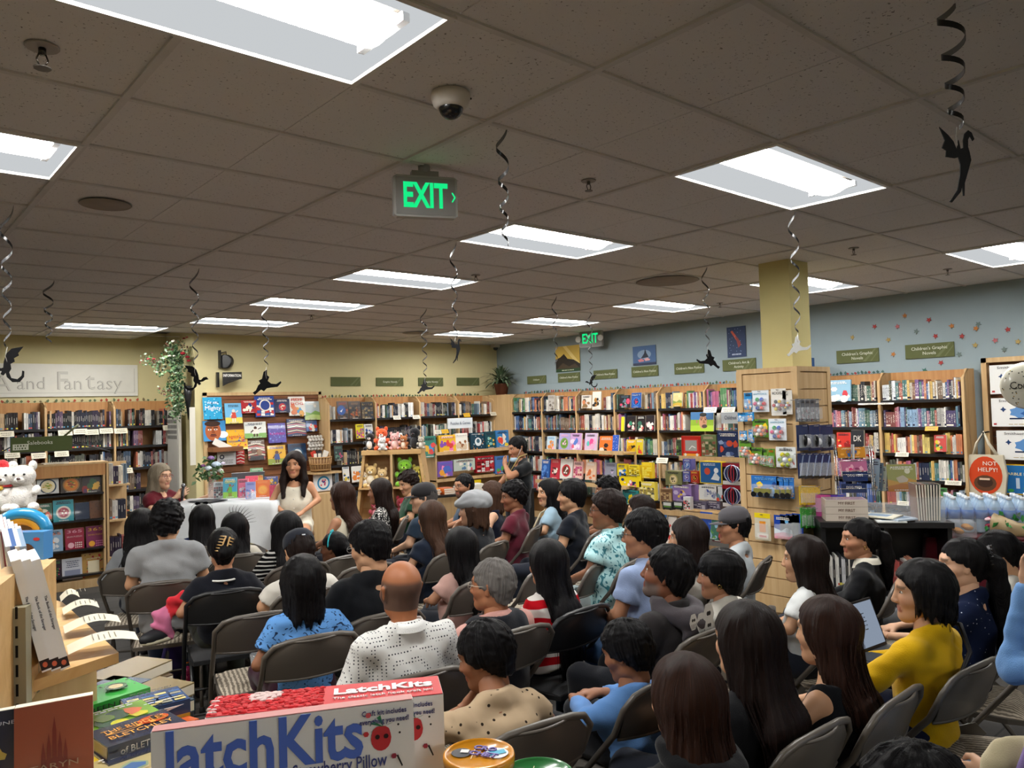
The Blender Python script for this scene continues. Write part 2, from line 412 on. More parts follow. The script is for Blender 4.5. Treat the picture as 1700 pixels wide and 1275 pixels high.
def hair_mat(name,c1,c2,rough=.36,freq=70):
 m,t,b=nt(name)
 tc=N(t,'ShaderNodeTexCoord');sp=N(t,'ShaderNodeSeparateXYZ');t.links.new(tc.outputs['Object'],sp.inputs[0])
 ad=N(t,'ShaderNodeMath',operation='ADD');ad.inputs[1].default_value=.03;t.links.new(sp.outputs['Y'],ad.inputs[0])
 an=N(t,'ShaderNodeMath',operation='ARCTAN2');t.links.new(sp.outputs['X'],an.inputs[0])
 ng=N(t,'ShaderNodeMath',operation='MULTIPLY');ng.inputs[1].default_value=-1.0;t.links.new(ad.outputs[0],ng.inputs[0]);t.links.new(ng.outputs[0],an.inputs[1])
 ml=N(t,'ShaderNodeMath',operation='MULTIPLY');ml.inputs[1].default_value=float(freq);t.links.new(an.outputs[0],ml.inputs[0])
 mz=N(t,'ShaderNodeMath',operation='MULTIPLY');mz.inputs[1].default_value=5.0;t.links.new(sp.outputs['Z'],mz.inputs[0])
 cb=N(t,'ShaderNodeCombineXYZ');t.links.new(ml.outputs[0],cb.inputs[0]);t.links.new(mz.outputs[0],cb.inputs[2])
 nz=N(t,'ShaderNodeTexNoise',Scale=1.0,Detail=3.0,Roughness=.75);t.links.new(cb.outputs[0],nz.inputs['Vector'])
 cr=N(t,'ShaderNodeValToRGB');e=cr.color_ramp.elements;e[0].position=.35;e[1].position=.72
 e[0].color=(*lin(c1),1);e[1].color=(*lin(c2),1);t.links.new(nz.outputs[0],cr.inputs[0]);t.links.new(cr.outputs[0],b.inputs['Base Color'])
 bp=N(t,'ShaderNodeBump',Strength=1.0,Distance=.005);t.links.new(nz.outputs[0],bp.inputs['Height']);t.links.new(bp.outputs[0],b.inputs['Normal'])
 b.inputs['Roughness'].default_value=rough;b.inputs['Specular IOR Level'].default_value=.15
 return m
HAIR={'black':hair_mat('black_hair','#040405','#19171a'),'darkbrown':hair_mat('dark_brown_hair','#080505','#2b1b16'),'brown':hair_mat('brown_hair','#140b08','#472b20'),'midbrown':hair_mat('mid_brown_hair','#2c1d16','#5d4232'),'grey':hair_mat('grey_hair','#4b4846','#98938e',.5),'blondgrey':hair_mat('grey_blond_hair','#6d6252','#a99c86',.5),'gray2':hair_mat('short_grey_stubble','#3c3a3a','#605c5a',.6)}
def hair_mesh(style,h,L=.35,seed=0,wave=0,wide=1.,vol=0.,front=0):
 """hair around a head centred on the origin (face towards +Y)"""
 r=np.random.RandomState(seed)
 long=style in('long','bob','pony','bun')
 zl=-.2 if style in('bob','short','curly','fringe')else-L-.05
 if style in('short','curly','fringe','sides'):zl=-.15
 if style=='bob':zl=-L-.03
 f=Field((-.18,-.27,zl),(.18,.14+.06*front,.17),h)
 g={'short':.012,'curly':.026,'sides':.004,'long':.018,'bob':.022,'pony':.012,'bun':.012,'fringe':.02}[style]+vol
 f.ell((0,-.022,.034),(.078+g,.1+g,.09+g),.01)
 if style in('short','curly','sides','fringe'):f.cap((0,-.06,-.01),(0,-.062,-.06),.055+g*.6,.045+g*.4,.03,fl=(1.12,1,1))
 if style in('pony','bun'):f.cap((0,-.04,0),(0,-.055,-.05),.07,.045,.03)
 if style in('long','bob'):
  wd=.078*wide
  if L>.24:
   f.cap((0,-.03,0),(0,-.055,-.13),wd+.022,wd+.01,.03,fl=(1.08,.95,1))
   f.cap((0,-.06,-.12),(0,-.15,-.26),wd,wd*.95,.04,fl=(1.25,.62,1));f.cap((0,-.15,-.26),(0,-.165,-L+.02),wd*.95,wd*.72,.03,fl=(1.3,.5,1))
  else:f.cap((0,-.028,0),(0,-.04,-L+.03),wd+.026,wd+.02,.03,fl=(1.08,1,1))
 if style=='pony':
  f.cap((0,-.1,.03),(0,-.15,.0),.03,.045,.02);f.cap((0,-.15,.0),(.02,-.17,-.12),.045,.05,.02);f.cap((.02,-.17,-.12),(.03,-.18,-L+.03),.05,.03,.02)
 if style=='bun':f.ell((0,-.125,.0),(.045,.04,.045),.015)
 if front:
  for q_ in(-1,1):f.cap((q_*.085,-.0,.02),(q_*.1,.03,-.15),.03,.035,.03);f.cap((q_*.1,.03,-.15),(q_*.095,.1,-L+.05),.035,.02,.03)
 hy=np.array([-.3,-.11,-.06,-.02,.01,.035,.05,.08,.12]);
 hz={'short':[-.09,-.085,-.07,-.02,-.012,.0,.03,.062,.1],'curly':[-.09,-.085,-.07,-.02,.0,.01,.04,.065,.1],'sides':[-.09,-.085,-.07,-.03,.0,.02,.2,.2,.2],'fringe':[-.11,-.1,-.09,-.05,-.02,-.03,.01,.03,.05]}.get(style,[-9,-9,-9,-9,-9,-.05,.03,.065,.1])
 if style in('pony','bun'):hz=[-9,-9,-.08,.0,.01,.02,.035,.06,.1]
 if front:hz=[-9,-9,-9,-9,-9,-9,-9,-9,-9];f.ell((0,.085,-.02),(.06,.05,.085),.008,'sub')
 ph=r.rand(6)*6
 def cutf(X,Y,Z):
  zz=np.interp(Y,hy,hz)+(.006*np.sin(95*X+60*Y)+.004*np.sin(210*X+3+150*Y))*np.clip(Z*30+3,0,1);return(zz-Z)*.6
 f.cut(cutf)
 if long:
  def ends(X,Y,Z):
   a=np.arctan2(X,-(Y+.03));lim=-L+.018*np.sin(9*a+ph[0])+.016*np.sin(23*a+ph[1])+.03*np.abs(a)/2
   return(lim-Z)*.7
  f.cut(ends)
 X,Y,Z=f.grid((slice(None),)*3);a=np.arctan2(X,-(Y+.03))+wave*.13*np.sin(Z*34+ph[2])*np.clip(-Z*8,0,1)
 if style in('fringe','bob','pony','bun'):f.bumpy(.0011,100,seed)
 if style=='curly':f.bumpy(.0045,95,seed)
 elif style=='short':f.bumpy(.0014,110,seed);f.F+=(.0022*np.sin(26*a+ph[0]+3*np.sin(8*a))).astype(np.float32)
 else:
  gr=np.clip((.13-Z)*9,.15,1)
  f.F+=((.0026*np.sin(9*a+ph[3]+2*Z)+.0015*np.sin(31*a+ph[4])+.0009*np.sin(67*a+ph[5]))*gr).astype(np.float32)
 if style=='sides':f.ell((0,.0,.085),(.078,.1,.075),.01,'sub')
 return f.mesh()
def strands(style,n,L,seed,wave=0,wide=1.):
 """loose locks as thin tapering ribbons over the hair's surface"""
 r=np.random.RandomState(seed+50);mb=MB()
 for i in range(n):
  a=r.uniform(-1.5,1.5);top=r.uniform(-.14,.02);rx=.105*wide;pts=[];rad=[]
  l=L*r.uniform(.75,.99);m=7
  for j in range(m):
   t=j/(m-1);z=top+(-l-top)*t;k=np.clip((-z-.1)/.2,0,1)if L>.24 else 0
   x=math.sin(a)*(rx+.004*r.rand())*(1+.12*k)+wave*.012*math.sin(z*34+a*3);y=-.03-math.cos(a)*(.105-.04*k)-.115*k
   pts.append((x,y-.002+.003*math.sin(a*40+z*20),z));rad.append(.0024*(1-t*.8)*(.4+min(1,t*6)*.6))
  mb.tube(pts,rad,'#000000',3)
 return mb
# ---- cloth patterns
def cloth_pat(name,fn,rough=.9):
 m,t,b=nt(name);tc=N(t,'ShaderNodeTexCoord');col=fn(t,tc)
 t.links.new(col,b.inputs['Base Color']);b.inputs['Roughness'].default_value=rough;b.inputs['Specular IOR Level'].default_value=.1;return m
def pat_thresh(scale,thr,c1,c2,tex='noise',mscale=(1,1,1),detail=1.0,dist=0.0):
 def fn(t,tc):
  mp=N(t,'ShaderNodeMapping');mp.inputs['Scale'].default_value=mscale;t.links.new(tc.outputs['Object'],mp.inputs[0])
  if tex=='noise':n=N(t,'ShaderNodeTexNoise',Scale=float(scale),Detail=detail,Distortion=dist);o=n.outputs[0]
  elif tex=='wave':n=N(t,'ShaderNodeTexWave',Scale=float(scale),Distortion=dist,Detail=detail);n.bands_direction='Z';o=n.outputs['Fac']if 'Fac' in n.outputs else n.outputs[1]
  else:n=N(t,'ShaderNodeTexVoronoi',Scale=float(scale));n.inputs['Randomness'].default_value=dist;o=n.outputs['Distance']
  t.links.new(mp.outputs[0],n.inputs['Vector'])
  cr=N(t,'ShaderNodeValToRGB');cr.color_ramp.interpolation='LINEAR';e=cr.color_ramp.elements
  e[0].position=thr-.02;e[1].position=thr+.02;e[0].color=(*lin(c1),1);e[1].color=(*lin(c2),1)
  t.links.new(o,cr.inputs[0]);return cr.outputs[0]
 return fn
MAT['c_dots']=cloth_pat('dotted_shirt_cloth',pat_thresh(75,.26,'#3a3c44','#d5d5d2','vor',dist=0.0))
MAT['c_redwhite']=cloth_pat('red_white_swirl_cloth',pat_thresh(3.4,.5,'#b3101c','#dcd6d0','wave',(1,.5,1),dist=5.0))
MAT['c_sign']=cloth_pat('signed_blue_cloth',pat_thresh(17,.405,'#20304c','#5f93d0','noise',(1,1,1.6),3.0,3.0))
MAT['c_floral']=cloth_pat('turquoise_leaf_cloth',pat_thresh(20,.43,'#3f7f8c','#b4dfe2','noise',(1,1,.8),1.0,2.2))
MAT['c_palms']=cloth_pat('beige_palm_cloth',pat_thresh(27,.15,'#2a211b','#b09a7e','vor',dist=.8))
MAT['c_stripes']=cloth_pat('black_white_striped_cloth',pat_thresh(11,.72,'#0b0b0d','#cfcfcb','wave',(1,1,1),dist=2.0))
MAT['c_speckle']=cloth_pat('black_white_speckled_cloth',pat_thresh(70,.55,'#0d0d10','#cfcdc8','noise',(1,1,1),1.0,.5))
MAT['c_stars']=cloth_pat('navy_starred_cloth',pat_thresh(42,.11,'#aeb4c4','#111a33','vor',dist=1.0))
# ---- people
def person(lab,px,py,zt,face=0,hy=0,hp=0,kind='man',skin='#a9785a',hair='short',hc='black',L=.35,top=('#888888','short'),tmat='cloth',legs='#20242e',pose='lap',lean=-4,wave=0,wide=1.,vol=0.,beard=None,bald=None,extras=(),seat=True,group=None,scale=1.,loc=None,legpose='sit',stool=0.,cat='person',shorts=False,hr=0,shoe='#2a2a2e',front=0):
 """a seated (or standing) figure placed so that the crown of the head is at height zt under the pixel (px,py)"""
 crown=at(px,py,Z=zt)if loc is None else Vector((loc[0],loc[1],zt))
 depth=(crown-Vector((0,0,CAMZ))).dot(ray(850,637.5))
 h=.0095 if depth<3.2 else .012 if depth<5 else .015;hh=.0045 if depth<4.2 else .006
 s=scale
 seat_z=.45+stool
 F=Matrix.Rotation(math.radians(face),4,'Z')
 ln=math.radians(lean)
 stand=legpose=='stand'
 hipz=(.93*s if stand else seat_z+.085)
 tl=zt-.015-hipz-.125*s-.02
 def T(x,y,z):
  return np.array([x*s,(y*s)*math.cos(ln)+z*math.sin(ln),hipz+z*math.cos(ln)-y*s*math.sin(ln)])
 shz=tl-.185*s;hc_=T(0,.045,0);hc_=T(0,.035,tl)
 root=bpy.data.objects.new('person',None);C.objects.link(root)
 off=F@Vector((hc_[0],hc_[1],0));root.location=(crown.x-off.x,crown.y-off.y,0);root.rotation_euler=(0,0,math.radians(face));root.empty_display_size=.1
 tag(root,lab,cat,group)
 fem=kind=='woman';kid=kind=='child'
 sw=(.168 if kind=='man' else .145 if fem else .148)
 wst=.13 if kind=='man' else .11
 SH=[T(q*sw,-.01,shz-.022)for q in(-1,1)]
 ps={'lap':(((-.22,.02,.24),(-.07,.25,.12)),((.22,.02,.24),(.07,.25,.12))),'chin':(((-.2,.22,.3),(-.03,.19,tl-.19*s)),((.25,.04,.24),(.1,.26,.12))),'chinr':(((-.25,.04,.24),(-.1,.26,.12)),((.2,.2,.28),(.045,.17,tl-.17*s))),'side':(((-.24,-.04,.2),(-.2,.16,.08)),((.24,-.04,.2),(.2,.16,.08))),'laptop':(((-.25,.1,.24),(-.1,.34,.16)),((.25,.1,.24),(.1,.34,.16))),'crossed':(((-.25,.06,.26),(.06,.2,.24)),((.25,.06,.26),(-.08,.22,.2))),'mic':(((-.27,.12,.28),(-.3,.36,.36)),((.23,.1,.26),(.06,.26,.4))),'phone':(((-.22,.06,.24),(-.1,.28,.1)),((.27,.26,.3),(.25,.22,.64))),'hang':(((-.23,.0,.22),(-.2,.12,-.02)),((.25,-.02,.2),(.24,.08,-.03)))}[pose]
 EL=[T(*ps[i][0][:2],ps[i][0][2]*(tl/.62))for i in(0,1)];WR=[T(*ps[i][1][:2],ps[i][1][2]*(tl/.62)if ps[i][1][2]<.5 and not(pose.startswith('chin')and i==(0 if pose=='chin' else 1))else ps[i][1][2])for i in(0,1)]
 if pose in('lap','side','laptop')and not stand:
  for i in(0,1):WR[i][2]=max(WR[i][2],hipz+.11)
 ls=min(1,s)*(1 if s>.9 else .92)
 fz=.0
 if stand:KN=[np.array([q*.1,.02,.5*s])for q in(-1,1)];AN=[np.array([q*.11,-.02,.09])for q in(-1,1)];HP=[np.array([q*.09,0,hipz-.02])for q in(-1,1)]
 else:
  HP=[np.array([q*.09*s,.02,hipz])for q in(-1,1)];KN=[np.array([q*.12*s,.44*ls,seat_z+.06])for q in(-1,1)]
  az=.09 if stool==0 else .35
  AN=[np.array([q*.11*s,.44*ls+(.03 if q<0 else-.06),max(az,seat_z+.06-.42*ls)])for q in(-1,1)]
# ---- skin: arms, torso core, legs in one field, joined with a finer head and hands
 f=Field((-.5,-.32,0),(.5,.75,zt+.02),h)
 f.cap(T(0,-.01,.05),T(0,-.01,shz-.1),.1*s,.11*s,.03,(1.15,.8,1));f.cap(T(-.1,-.015,shz-.05),T(.1,-.015,shz-.05),.05*s,k=.04)
 for q_ in(-1,1):f.cap(T(0,-.02,shz+.02),T(q_*(sw-.03),-.015,shz-.02),.036*s,.028*s,.03)
 f.cap(T(0,-.015,shz-.02),T(0,.005,tl-.1*s),.055*s,.05*s,.04)
 ar=1. if kind=='man' else .82
 for i in(0,1):
  f.cap(SH[i],EL[i],.046*s*ar,.037*s*ar,.03);f.cap(EL[i],WR[i],.038*s*ar,.024*s*ar,.012)
  f.cap(HP[i],KN[i],.068*s,.048*s,.04);f.cap(KN[i],AN[i],.047*s,.034*s,.02)
 v,q=f.mesh();parts=[(v,q,lin(skin))]
 HM=Matrix.Translation(Vector(hc_))@Euler((math.radians(hp),math.radians(hr),math.radians(hy)),'XYZ').to_matrix().to_4x4()@Matrix.Scale(s if s>.9 else(s+.9)/1.9,4)
 hv,hq=get_head(kind,hh);parts.append((xf(hv,HM),hq,head_colors(hv,skin,beard,bald)))
 for i in(0,1):
  d=Vector(WR[i]-EL[i]).normalized();
  if pose.startswith('chin')and i==(0 if pose=='chin' else 1):dn=Vector((0,-1,.1))
  elif pose in('mic','phone'):dn=Vector((.9 if i==0 else-.9,-.3,0));
  else:dn=Vector((0,0,-1));d=(d+Vector((.5*(1 if i==0 else-1),.3,0))).normalized()
  zx=-(dn-d*dn.dot(d)).normalized();xx=d.cross(zx)
  M=Matrix(((xx.x,d.x,zx.x,WR[i][0]),(xx.y,d.y,zx.y,WR[i][1]),(xx.z,d.z,zx.z,WR[i][2]),(0,0,0,1)))@Matrix.Scale((.92 if kind!='man' else 1)*s,4)
  a,b=get_hand(.0042 if depth<4.2 else .006,i==0);parts.append((xf(a,M),b,lin(skin)))
 body=np_obj('body',parts,'skin',root)
# ---- top
 col,sl=top[:2];sd=int(px+py)
 tz0=.0 if not(len(top)>2)else top[2]
 f=Field((-.5,-.34,max(0,hipz-.12)),(.5,.6,zt),h);e=.014
 if sl!='tank':f.cap(T(-.09,-.015,shz-.06),T(.09,-.015,shz-.06),.056*s+e,k=.05)
 f.cap(T(0,-.01,tz0-.02),T(0,-.005,shz*.45),wst*s+e,(wst-.002)*s+e,.03,(1.22,.88,1));f.cap(T(0,-.005,shz*.45),T(0,-.015,shz-.12),(wst)*s+e,.118*s+e,.04,(1.25,.86,1))
 if fem:f.ell(T(0,.06,shz-.19),(.105*s,.055*s,.06*s),.04)
 if sl!='tank':
  for q_ in(-1,1):f.cap(T(0,-.02,shz+.04),T(q_*(sw-.03),-.015,shz-.012),.046*s+e,.034*s+e,.03)
  for i in(0,1):
   t={'short':.62,'long':1,'half':.9}[sl];sp=SH[i]+(EL[i]-SH[i])*t
   f.cap(SH[i],sp,.047*s*(ar+.05)+e,(.044+(.01 if sl=='short' else 0))*s*ar+e,.035)
   if sl=='long':f.cap(EL[i],EL[i]+(WR[i]-EL[i])*.93,.046*s*ar+e*.6,.033*s*ar+e*.6,.015)
 else:
  for q_ in(-1,1):f.cap(T(q_*.07,-.015,shz-.14),T(q_*.075,-.015,shz+.02),.06*s+e*.6,.04*s+e*.5,.03,(1,1.1,1))
 f.bumpy(.0036,26,sd);f.bumpy(.0018,55,sd+3)
 nz_=T(0,0,shz+.074 if sl!='tank' else shz+.03)
 f.cut(lambda X,Y,Z:(Z-nz_[2]-.1*np.maximum(-(Y-nz_[1])-.02,0)+.6*np.maximum(Y-nz_[1]+.03,0)*np.clip((.13-np.abs(X))/.06,0,1)-np.clip((np.abs(X)-.1)*8,0,1)*.1))
 hem=hipz+tz0-(.04 if not stand else .06)
 f.cut(lambda X,Y,Z:hem-Z+.012*np.sin(X*22+sd))
 if sl=='short':
  for i in(0,1):
   d=(EL[i]-SH[i]);d=d/np.linalg.norm(d);c0=SH[i]+(EL[i]-SH[i])*.62;sg=-1 if i==0 else 1
   f.cut(lambda X,Y,Z,d=d,c0=c0,sg=sg:np.minimum((X-c0[0])*d[0]+(Y-c0[1])*d[1]+(Z-c0[2])*d[2],.085-np.sqrt((X-c0[0])**2+(Y-c0[1])**2+(Z-c0[2])**2)))
 v,q=f.mesh();tp=np_obj('top',[(v,q,lin(col))],tmat,root)
# ---- trousers and shoes
 f=Field((-.4,-.3,0),(.4,.75,hipz+.2),max(h,.012));e=.012
 f.cap(T(-.05,.0,.0),T(.05,.0,.0),.1*s,k=.04);f.cap(T(0,-.0,0),T(0,-.0,.07),.1*s,.085*s,.03,(1.15,.8,1))
 for i in(0,1):
  f.cap(HP[i],KN[i],.074*s+e,.054*s+e,.03)
  if not shorts:f.cap(KN[i],AN[i],.053*s+e,.042*s+e,.02)
 if shorts:f.cut(lambda X,Y,Z:Y-.3)
 f.bumpy(.0025,28,sd+9)
 v,q=f.mesh();np_obj('trousers' if not shorts else 'shorts',[(v,q,lin(legs))],'cloth',root)
 for i in(0,1):
  m=MB();a=Vector(AN[i]);m.ball((a.x,a.y+.06,a.z-.045),(.045,.125,.045),shoe,10,6);m.ball((a.x,a.y,a.z-.02),(.042,.05,.05),shoe,10,6)
  m.box((a.x,a.y+.06,a.z-.08),(.07,.2,.02),'#8d8a84',taper=-.06);m.build('shoe','leather',root)
# ---- eyes
 for q_ in(-1,1):
  m=MB(HM);w_=1
  m.ball((q_*.031,.0735,.006),(.0115,.0105,.0075),'#cfc9c0',8,6);m.ball((q_*.031,.0805,.006),(.0058,.0045,.0058),'#1b100a',8,5);m.build('eye','gloss',body)
# ---- hair
 if hair:
  ho=hair_mesh(hair,hh if hair in('short','curly','fringe','sides')else(.0055 if depth<3.2 else .0075),L,sd,wave,wide,vol,front)
  o=np_obj('hair',[(ho[0],ho[1],(0,0,0))],HAIR[hc],root);o.matrix_local=Matrix.Translation(Vector(hc_))@Euler((math.radians(hp)*(.3 if hair in('long',)else 1),math.radians(hr),math.radians(hy)*(.6 if hair=='long' else 1)),'XYZ').to_matrix().to_4x4()@Matrix.Scale(s if s>.9 else(s+.9)/1.9,4)
  if hair in('long','bob','pony')and hair!='pony':
   so=strands(hair,90 if depth<3.3 else 40 if depth<5 else 22,L,sd,wave,wide).build('loose_locks',HAIR[hc],o)
 HMr=HM
 for ex in extras:EXTRA[ex[0]](root,HMr,T,s,shz,tl,*ex[1:])
 if pose in('phone',):root['wrist']=0
 return root,T,HM,WR,hipz
def ex_cap(root,HM,T,s,shz,tl,col,logo=None):
 m=MB(HM@Matrix.Translation((0,-.018,.035))@Matrix.Rotation(-.12,4,'X'));pr=[(.094,-.005),(.0945,.03),(.088,.062),(.068,.088),(.038,.102),(.008,.106),(.0001,.106)]
 m.lathe(pr,col,20,sy=1.18);m.ball((0,0,.106),(.008,.008,.005),col,8,5)
 o=m.build('baseball_cap','cloth',root)
 b=MB(m.M);n=12;top=[];
 vs=[]
 for k in range(n+1):
  a=PI*(.1+.8*k/n);vs.append((math.cos(a)*.088,math.sin(a)*.103+.0,.004));vs.append((math.cos(a)*.08,math.sin(a)*.103+.075*math.sin(a),.004-.012+.01*math.sin(a)))
 nn=len(vs);vs+=[(x,y,z-.004)for x,y,z in vs]
 fs=[]
 for k in range(n):
  a=2*k;fs+=[(a,a+1,a+3,a+2),(a+nn,a+2+nn,a+3+nn,a+1+nn),(a+1,a+1+nn,a+3+nn,a+3)]
 b.add(vs,fs,col,True);b.build('brim','cloth',o)
 if logo:MB(m.M).box((0,-.113,.03),(.02,.004,.006),'#c8ccd4').build('strap_buckle','print',o)
 st=MB(m.M);st.tube([(math.cos(a)*.06,-.112+.02*abs(math.cos(a)),.004+.032*math.sin(a))for a in np.linspace(0,PI,9)],.0035,'#15161a',5);st.build('strap','cloth',o)
def ex_flat(root,HM,T,s,shz,tl,col):
 f=Field((-.16,-.18,-.03),(.16,.18,.2),.006)
 f.ell((0,-.03,.07),(.118,.138,.095),.02);f.ell((0,.06,.055),(.09,.085,.04),.03);f.ell((0,-.02,0),(.095,.11,.05),.01,'sub');f.bumpy(.0018,50,3)
 f.cut(lambda X,Y,Z:.02-Z)
 v,q=f.mesh();np_obj('flat_cap',[(xf(v,HM),q,lin(col))],'cloth',root)
def ex_glasses(root,HM,T,s,shz,tl,col='#1a1a1c',up=0):
 m=MB(HM@Matrix.Translation((0,0,up*.085))@Matrix.Rotation(up*.5,4,'X'))
 for q in(-1,1):
  m.tube([(q*.033+.022*math.cos(a),.098,.003+.016*math.sin(a))for a in np.linspace(0,2*PI,13)[:-1]],.0018,col,5,closed=True)
  m.tube([(q*.056,.096,.008),(q*.082,.05,.01),(q*.087,-.01,.01),(q*.086,-.025,-.005)],.0016,col,5)
 m.tube([(-.011,.1,.006),(0,.103,.009),(.011,.1,.006)],.0016,col,5)
 o=m.build('glasses','metal',root)
 if up:
  l=MB(m.M)
  for q in(-1,1):l.slab([(q*.033+.021*math.cos(a),.003+.015*math.sin(a))for a in np.linspace(0,2*PI,13)[:-1]],.002,'#101114')
  for i,v in enumerate(l.v):pass
  l.v=[tuple(m.M@(m.M.inverted()@Vector(v)+Vector((0,.098,0))))for v in l.v];l.build('lens','gloss',o)
def ex_claw(root,HM,T,s,shz,tl,col='#c8a26a'):
 m=MB(HM@Matrix.Translation((0,-.128,.045))@Matrix.Rotation(.35,4,'Y'))
 for q in(-1,1):
  m.tube([(q*.012,-.002,-.05),(q*.014,-.012,0),(q*.012,-.002,.05)],.005,col,6)
  for k in range(6):m.tube([(q*.013,-.01,-.045+k*.018),(q*.034,-.008,-.047+k*.018),(q*.042,.008,-.05+k*.018)],[.004,.0035,.002],col,5)
 m.build('claw_clip','gloss',root)
def ex_band(root,HM,T,s,shz,tl,col='#2fb0bd'):
 m=MB(HM);m.tube([(.101*math.cos(a),.0-.0*a,.035+.098*math.sin(a))for a in np.linspace(-.1,PI+.1,16)],.006,col,6)
 m.ball((-.03,.0,.14),(.018,.008,.012),col);m.ball((.0,.0,.143),(.018,.008,.012),col);m.build('headband','cloth',root)
def ex_spikes(root,HM,T,s,shz,tl,col='#141414'):
 m=MB(HM)
 for a in np.linspace(-.3,1.5,10):
  x,z=.1*math.sin(a),.035+.1*math.cos(a);m.tube([(x,-.02,z),(x*1.35,-.03,.035+(z-.035)*1.35),(x*1.6+.01,-.035,.035+(z-.035)*1.6)],[.0028,.002,.0008],col,4)
 m.build('spiked_headband','matte',root)
def ex_collar(root,HM,T,s,shz,tl,col):
 m=MB();n=20;vs=[]
 for r_,dz,fr in((.084,.045,.045),(.077,.062,.03),(.067,.08,.02),(.06,.07,.02)):
  for k in range(n):q=2*PI*k/n;vs.append(T(r_*math.cos(q),-.018+r_*1.0*math.sin(q),shz+dz-fr*max(0,math.sin(q))))
 m.add(vs,[(j*n+k,j*n+(k+1)%n,(j+1)*n+(k+1)%n,(j+1)*n+k)for j in range(3)for k in range(n)],col,True);m.build('collar','cloth',root)
def ex_hood(root,HM,T,s,shz,tl,col):
 f=Field((-.2,-.26,T(0,0,shz)[2]-.14),(.2,.1,T(0,0,shz)[2]+.1),.008);pts=[]
 for a in np.linspace(-.25*PI,1.25*PI,13):pts.append(T(.095*math.cos(a),-.03-.085*math.sin(a),shz+.045-.03*math.sin(a)))
 for p,q in zip(pts,pts[1:]):f.cap(p,q,.03*s,k=.03)
 f.ell(T(0,-.13,shz-.05),(.085,.03,.06),.05);f.bumpy(.003,40,5)
 v,q=f.mesh();np_obj('hood',[(v,q,lin(col))],'cloth',root)
def ex_strap(root,HM,T,s,shz,tl,col,side=1,r=.009):
 b=shz+.05;pts=[T(-side*.13,-.125,b*.35),T(-side*.07,-.16,b*.62),T(side*.02,-.16,b*.85),T(side*.1,-.085,b+.012),T(side*.115,.0,b+.0),T(side*.09,.11,b*.8),T(-side*.02,.155,b*.5)]
 MB().tube(pts,r,col,6).build('bag_strap','leather',root)
def ex_vest(root,HM,T,s,shz,tl,col):
 f=Field((-.3,-.34,T(0,0,0)[2]-.1),(.3,.3,T(0,0,tl)[2]),.0095);e=.024
 f.cap(T(-.1,-.015,shz-.035),T(.1,-.015,shz-.035),.064*s+e,k=.05);f.cap(T(0,-.01,-.02),T(0,-.005,shz*.45),.13*s+e,.13*s+e,.03,(1.22,.9,1));f.cap(T(0,-.005,shz*.45),T(0,-.015,shz-.12),.13*s+e,.12*s+e,.04,(1.25,.88,1))
 z1=T(0,0,shz+.06)[2]
 for q_ in(-1,1):f.cap(T(0,-.02,shz+.03),T(q_*.13,-.015,shz-.012),.05*s+e,.036*s+e,.03)
 f.bumpy(.002,30,8);f.cut(lambda X,Y,Z:Z-z1);f.cut(lambda X,Y,Z:np.abs(X)-.185);f.cap(T(0,-.02,shz-.1),T(0,.0,shz+.15),.066*s,.066*s,.004,op='sub')
 f.cut(lambda X,Y,Z:(Y-.02)*.7-.05-np.abs(X)*.5-(z1-.15-Z)*.4)
 v,q=f.mesh();np_obj('vest',[(v,q,lin(col))],'cloth',root)
def ex_bow(root,HM,T,s,shz,tl,col):
 m=MB(HM)
 for q in(-1,1):m.tube([(q*.002,-.15,0),(q*.03,-.165,.02),(q*.045,-.16,-.01),(q*.002,-.15,0)],.006,col,5)
 m.ball((0,-.152,0),.01,col);m.build('hair_scrunchie','cloth',root)
def ex_stripe_cuffs(root,HM,T,s,shz,tl,col):
 m=MB();m.tube([T(.09*math.cos(a),-.02+.075*math.sin(a),shz+.02)for a in np.linspace(0,2*PI,17)[:-1]],.007,col,5,closed=True);m.build('neck_trim','cloth',root)
def ex_earring(root,HM,T,s,shz,tl,col='#c9a85a'):
 m=MB(HM)
 for q in(-1,1):m.tube([(q*.088+0*a,-.01+.009*math.cos(a),-.042+.011*math.sin(a))for a in np.linspace(0,2*PI,9)[:-1]],.0022,col,4,closed=True)
 m.build('earring','steel',root)
EXTRA=dict(cap=ex_cap,flat=ex_flat,glasses=ex_glasses,claw=ex_claw,band=ex_band,spikes=ex_spikes,collar=ex_collar,hood=ex_hood,strap=ex_strap,vest=ex_vest,bow=ex_bow,trim=ex_stripe_cuffs,earring=ex_earring)
# ==== THE ROOM
CEIL=3.034;U0=3.237;V0=1.805;G=.61
def simple(name,fn):
 m,t,b=nt(name);fn(t,b,N(t,'ShaderNodeTexCoord'));MAT[name]=m
def _carpet(t,b,tc):
 br=N(t,'ShaderNodeTexBrick',Scale=1.0);br.offset=.5;br.inputs['Mortar Size'].default_value=.006;br.inputs['Brick Width'].default_value=.92;br.inputs['Row Height'].default_value=.3
 br.inputs['Color1'].default_value=(*lin('#3b3937'),1);br.inputs['Color2'].default_value=(*lin('#484542'),1);br.inputs['Mortar'].default_value=(*lin('#262524'),1)
 t.links.new(tc.outputs['Object'],br.inputs['Vector']);t.links.new(br.outputs[0],b.inputs['Base Color']);b.inputs['Roughness'].default_value=.85
 n=N(t,'ShaderNodeTexNoise',Scale=500.0);t.links.new(tc.outputs['Object'],n.inputs['Vector']);bp=N(t,'ShaderNodeBump',Strength=.4,Distance=.005);t.links.new(n.outputs[0],bp.inputs['Height']);t.links.new(bp.outputs[0],b.inputs['Normal'])
simple('carpet',_carpet)
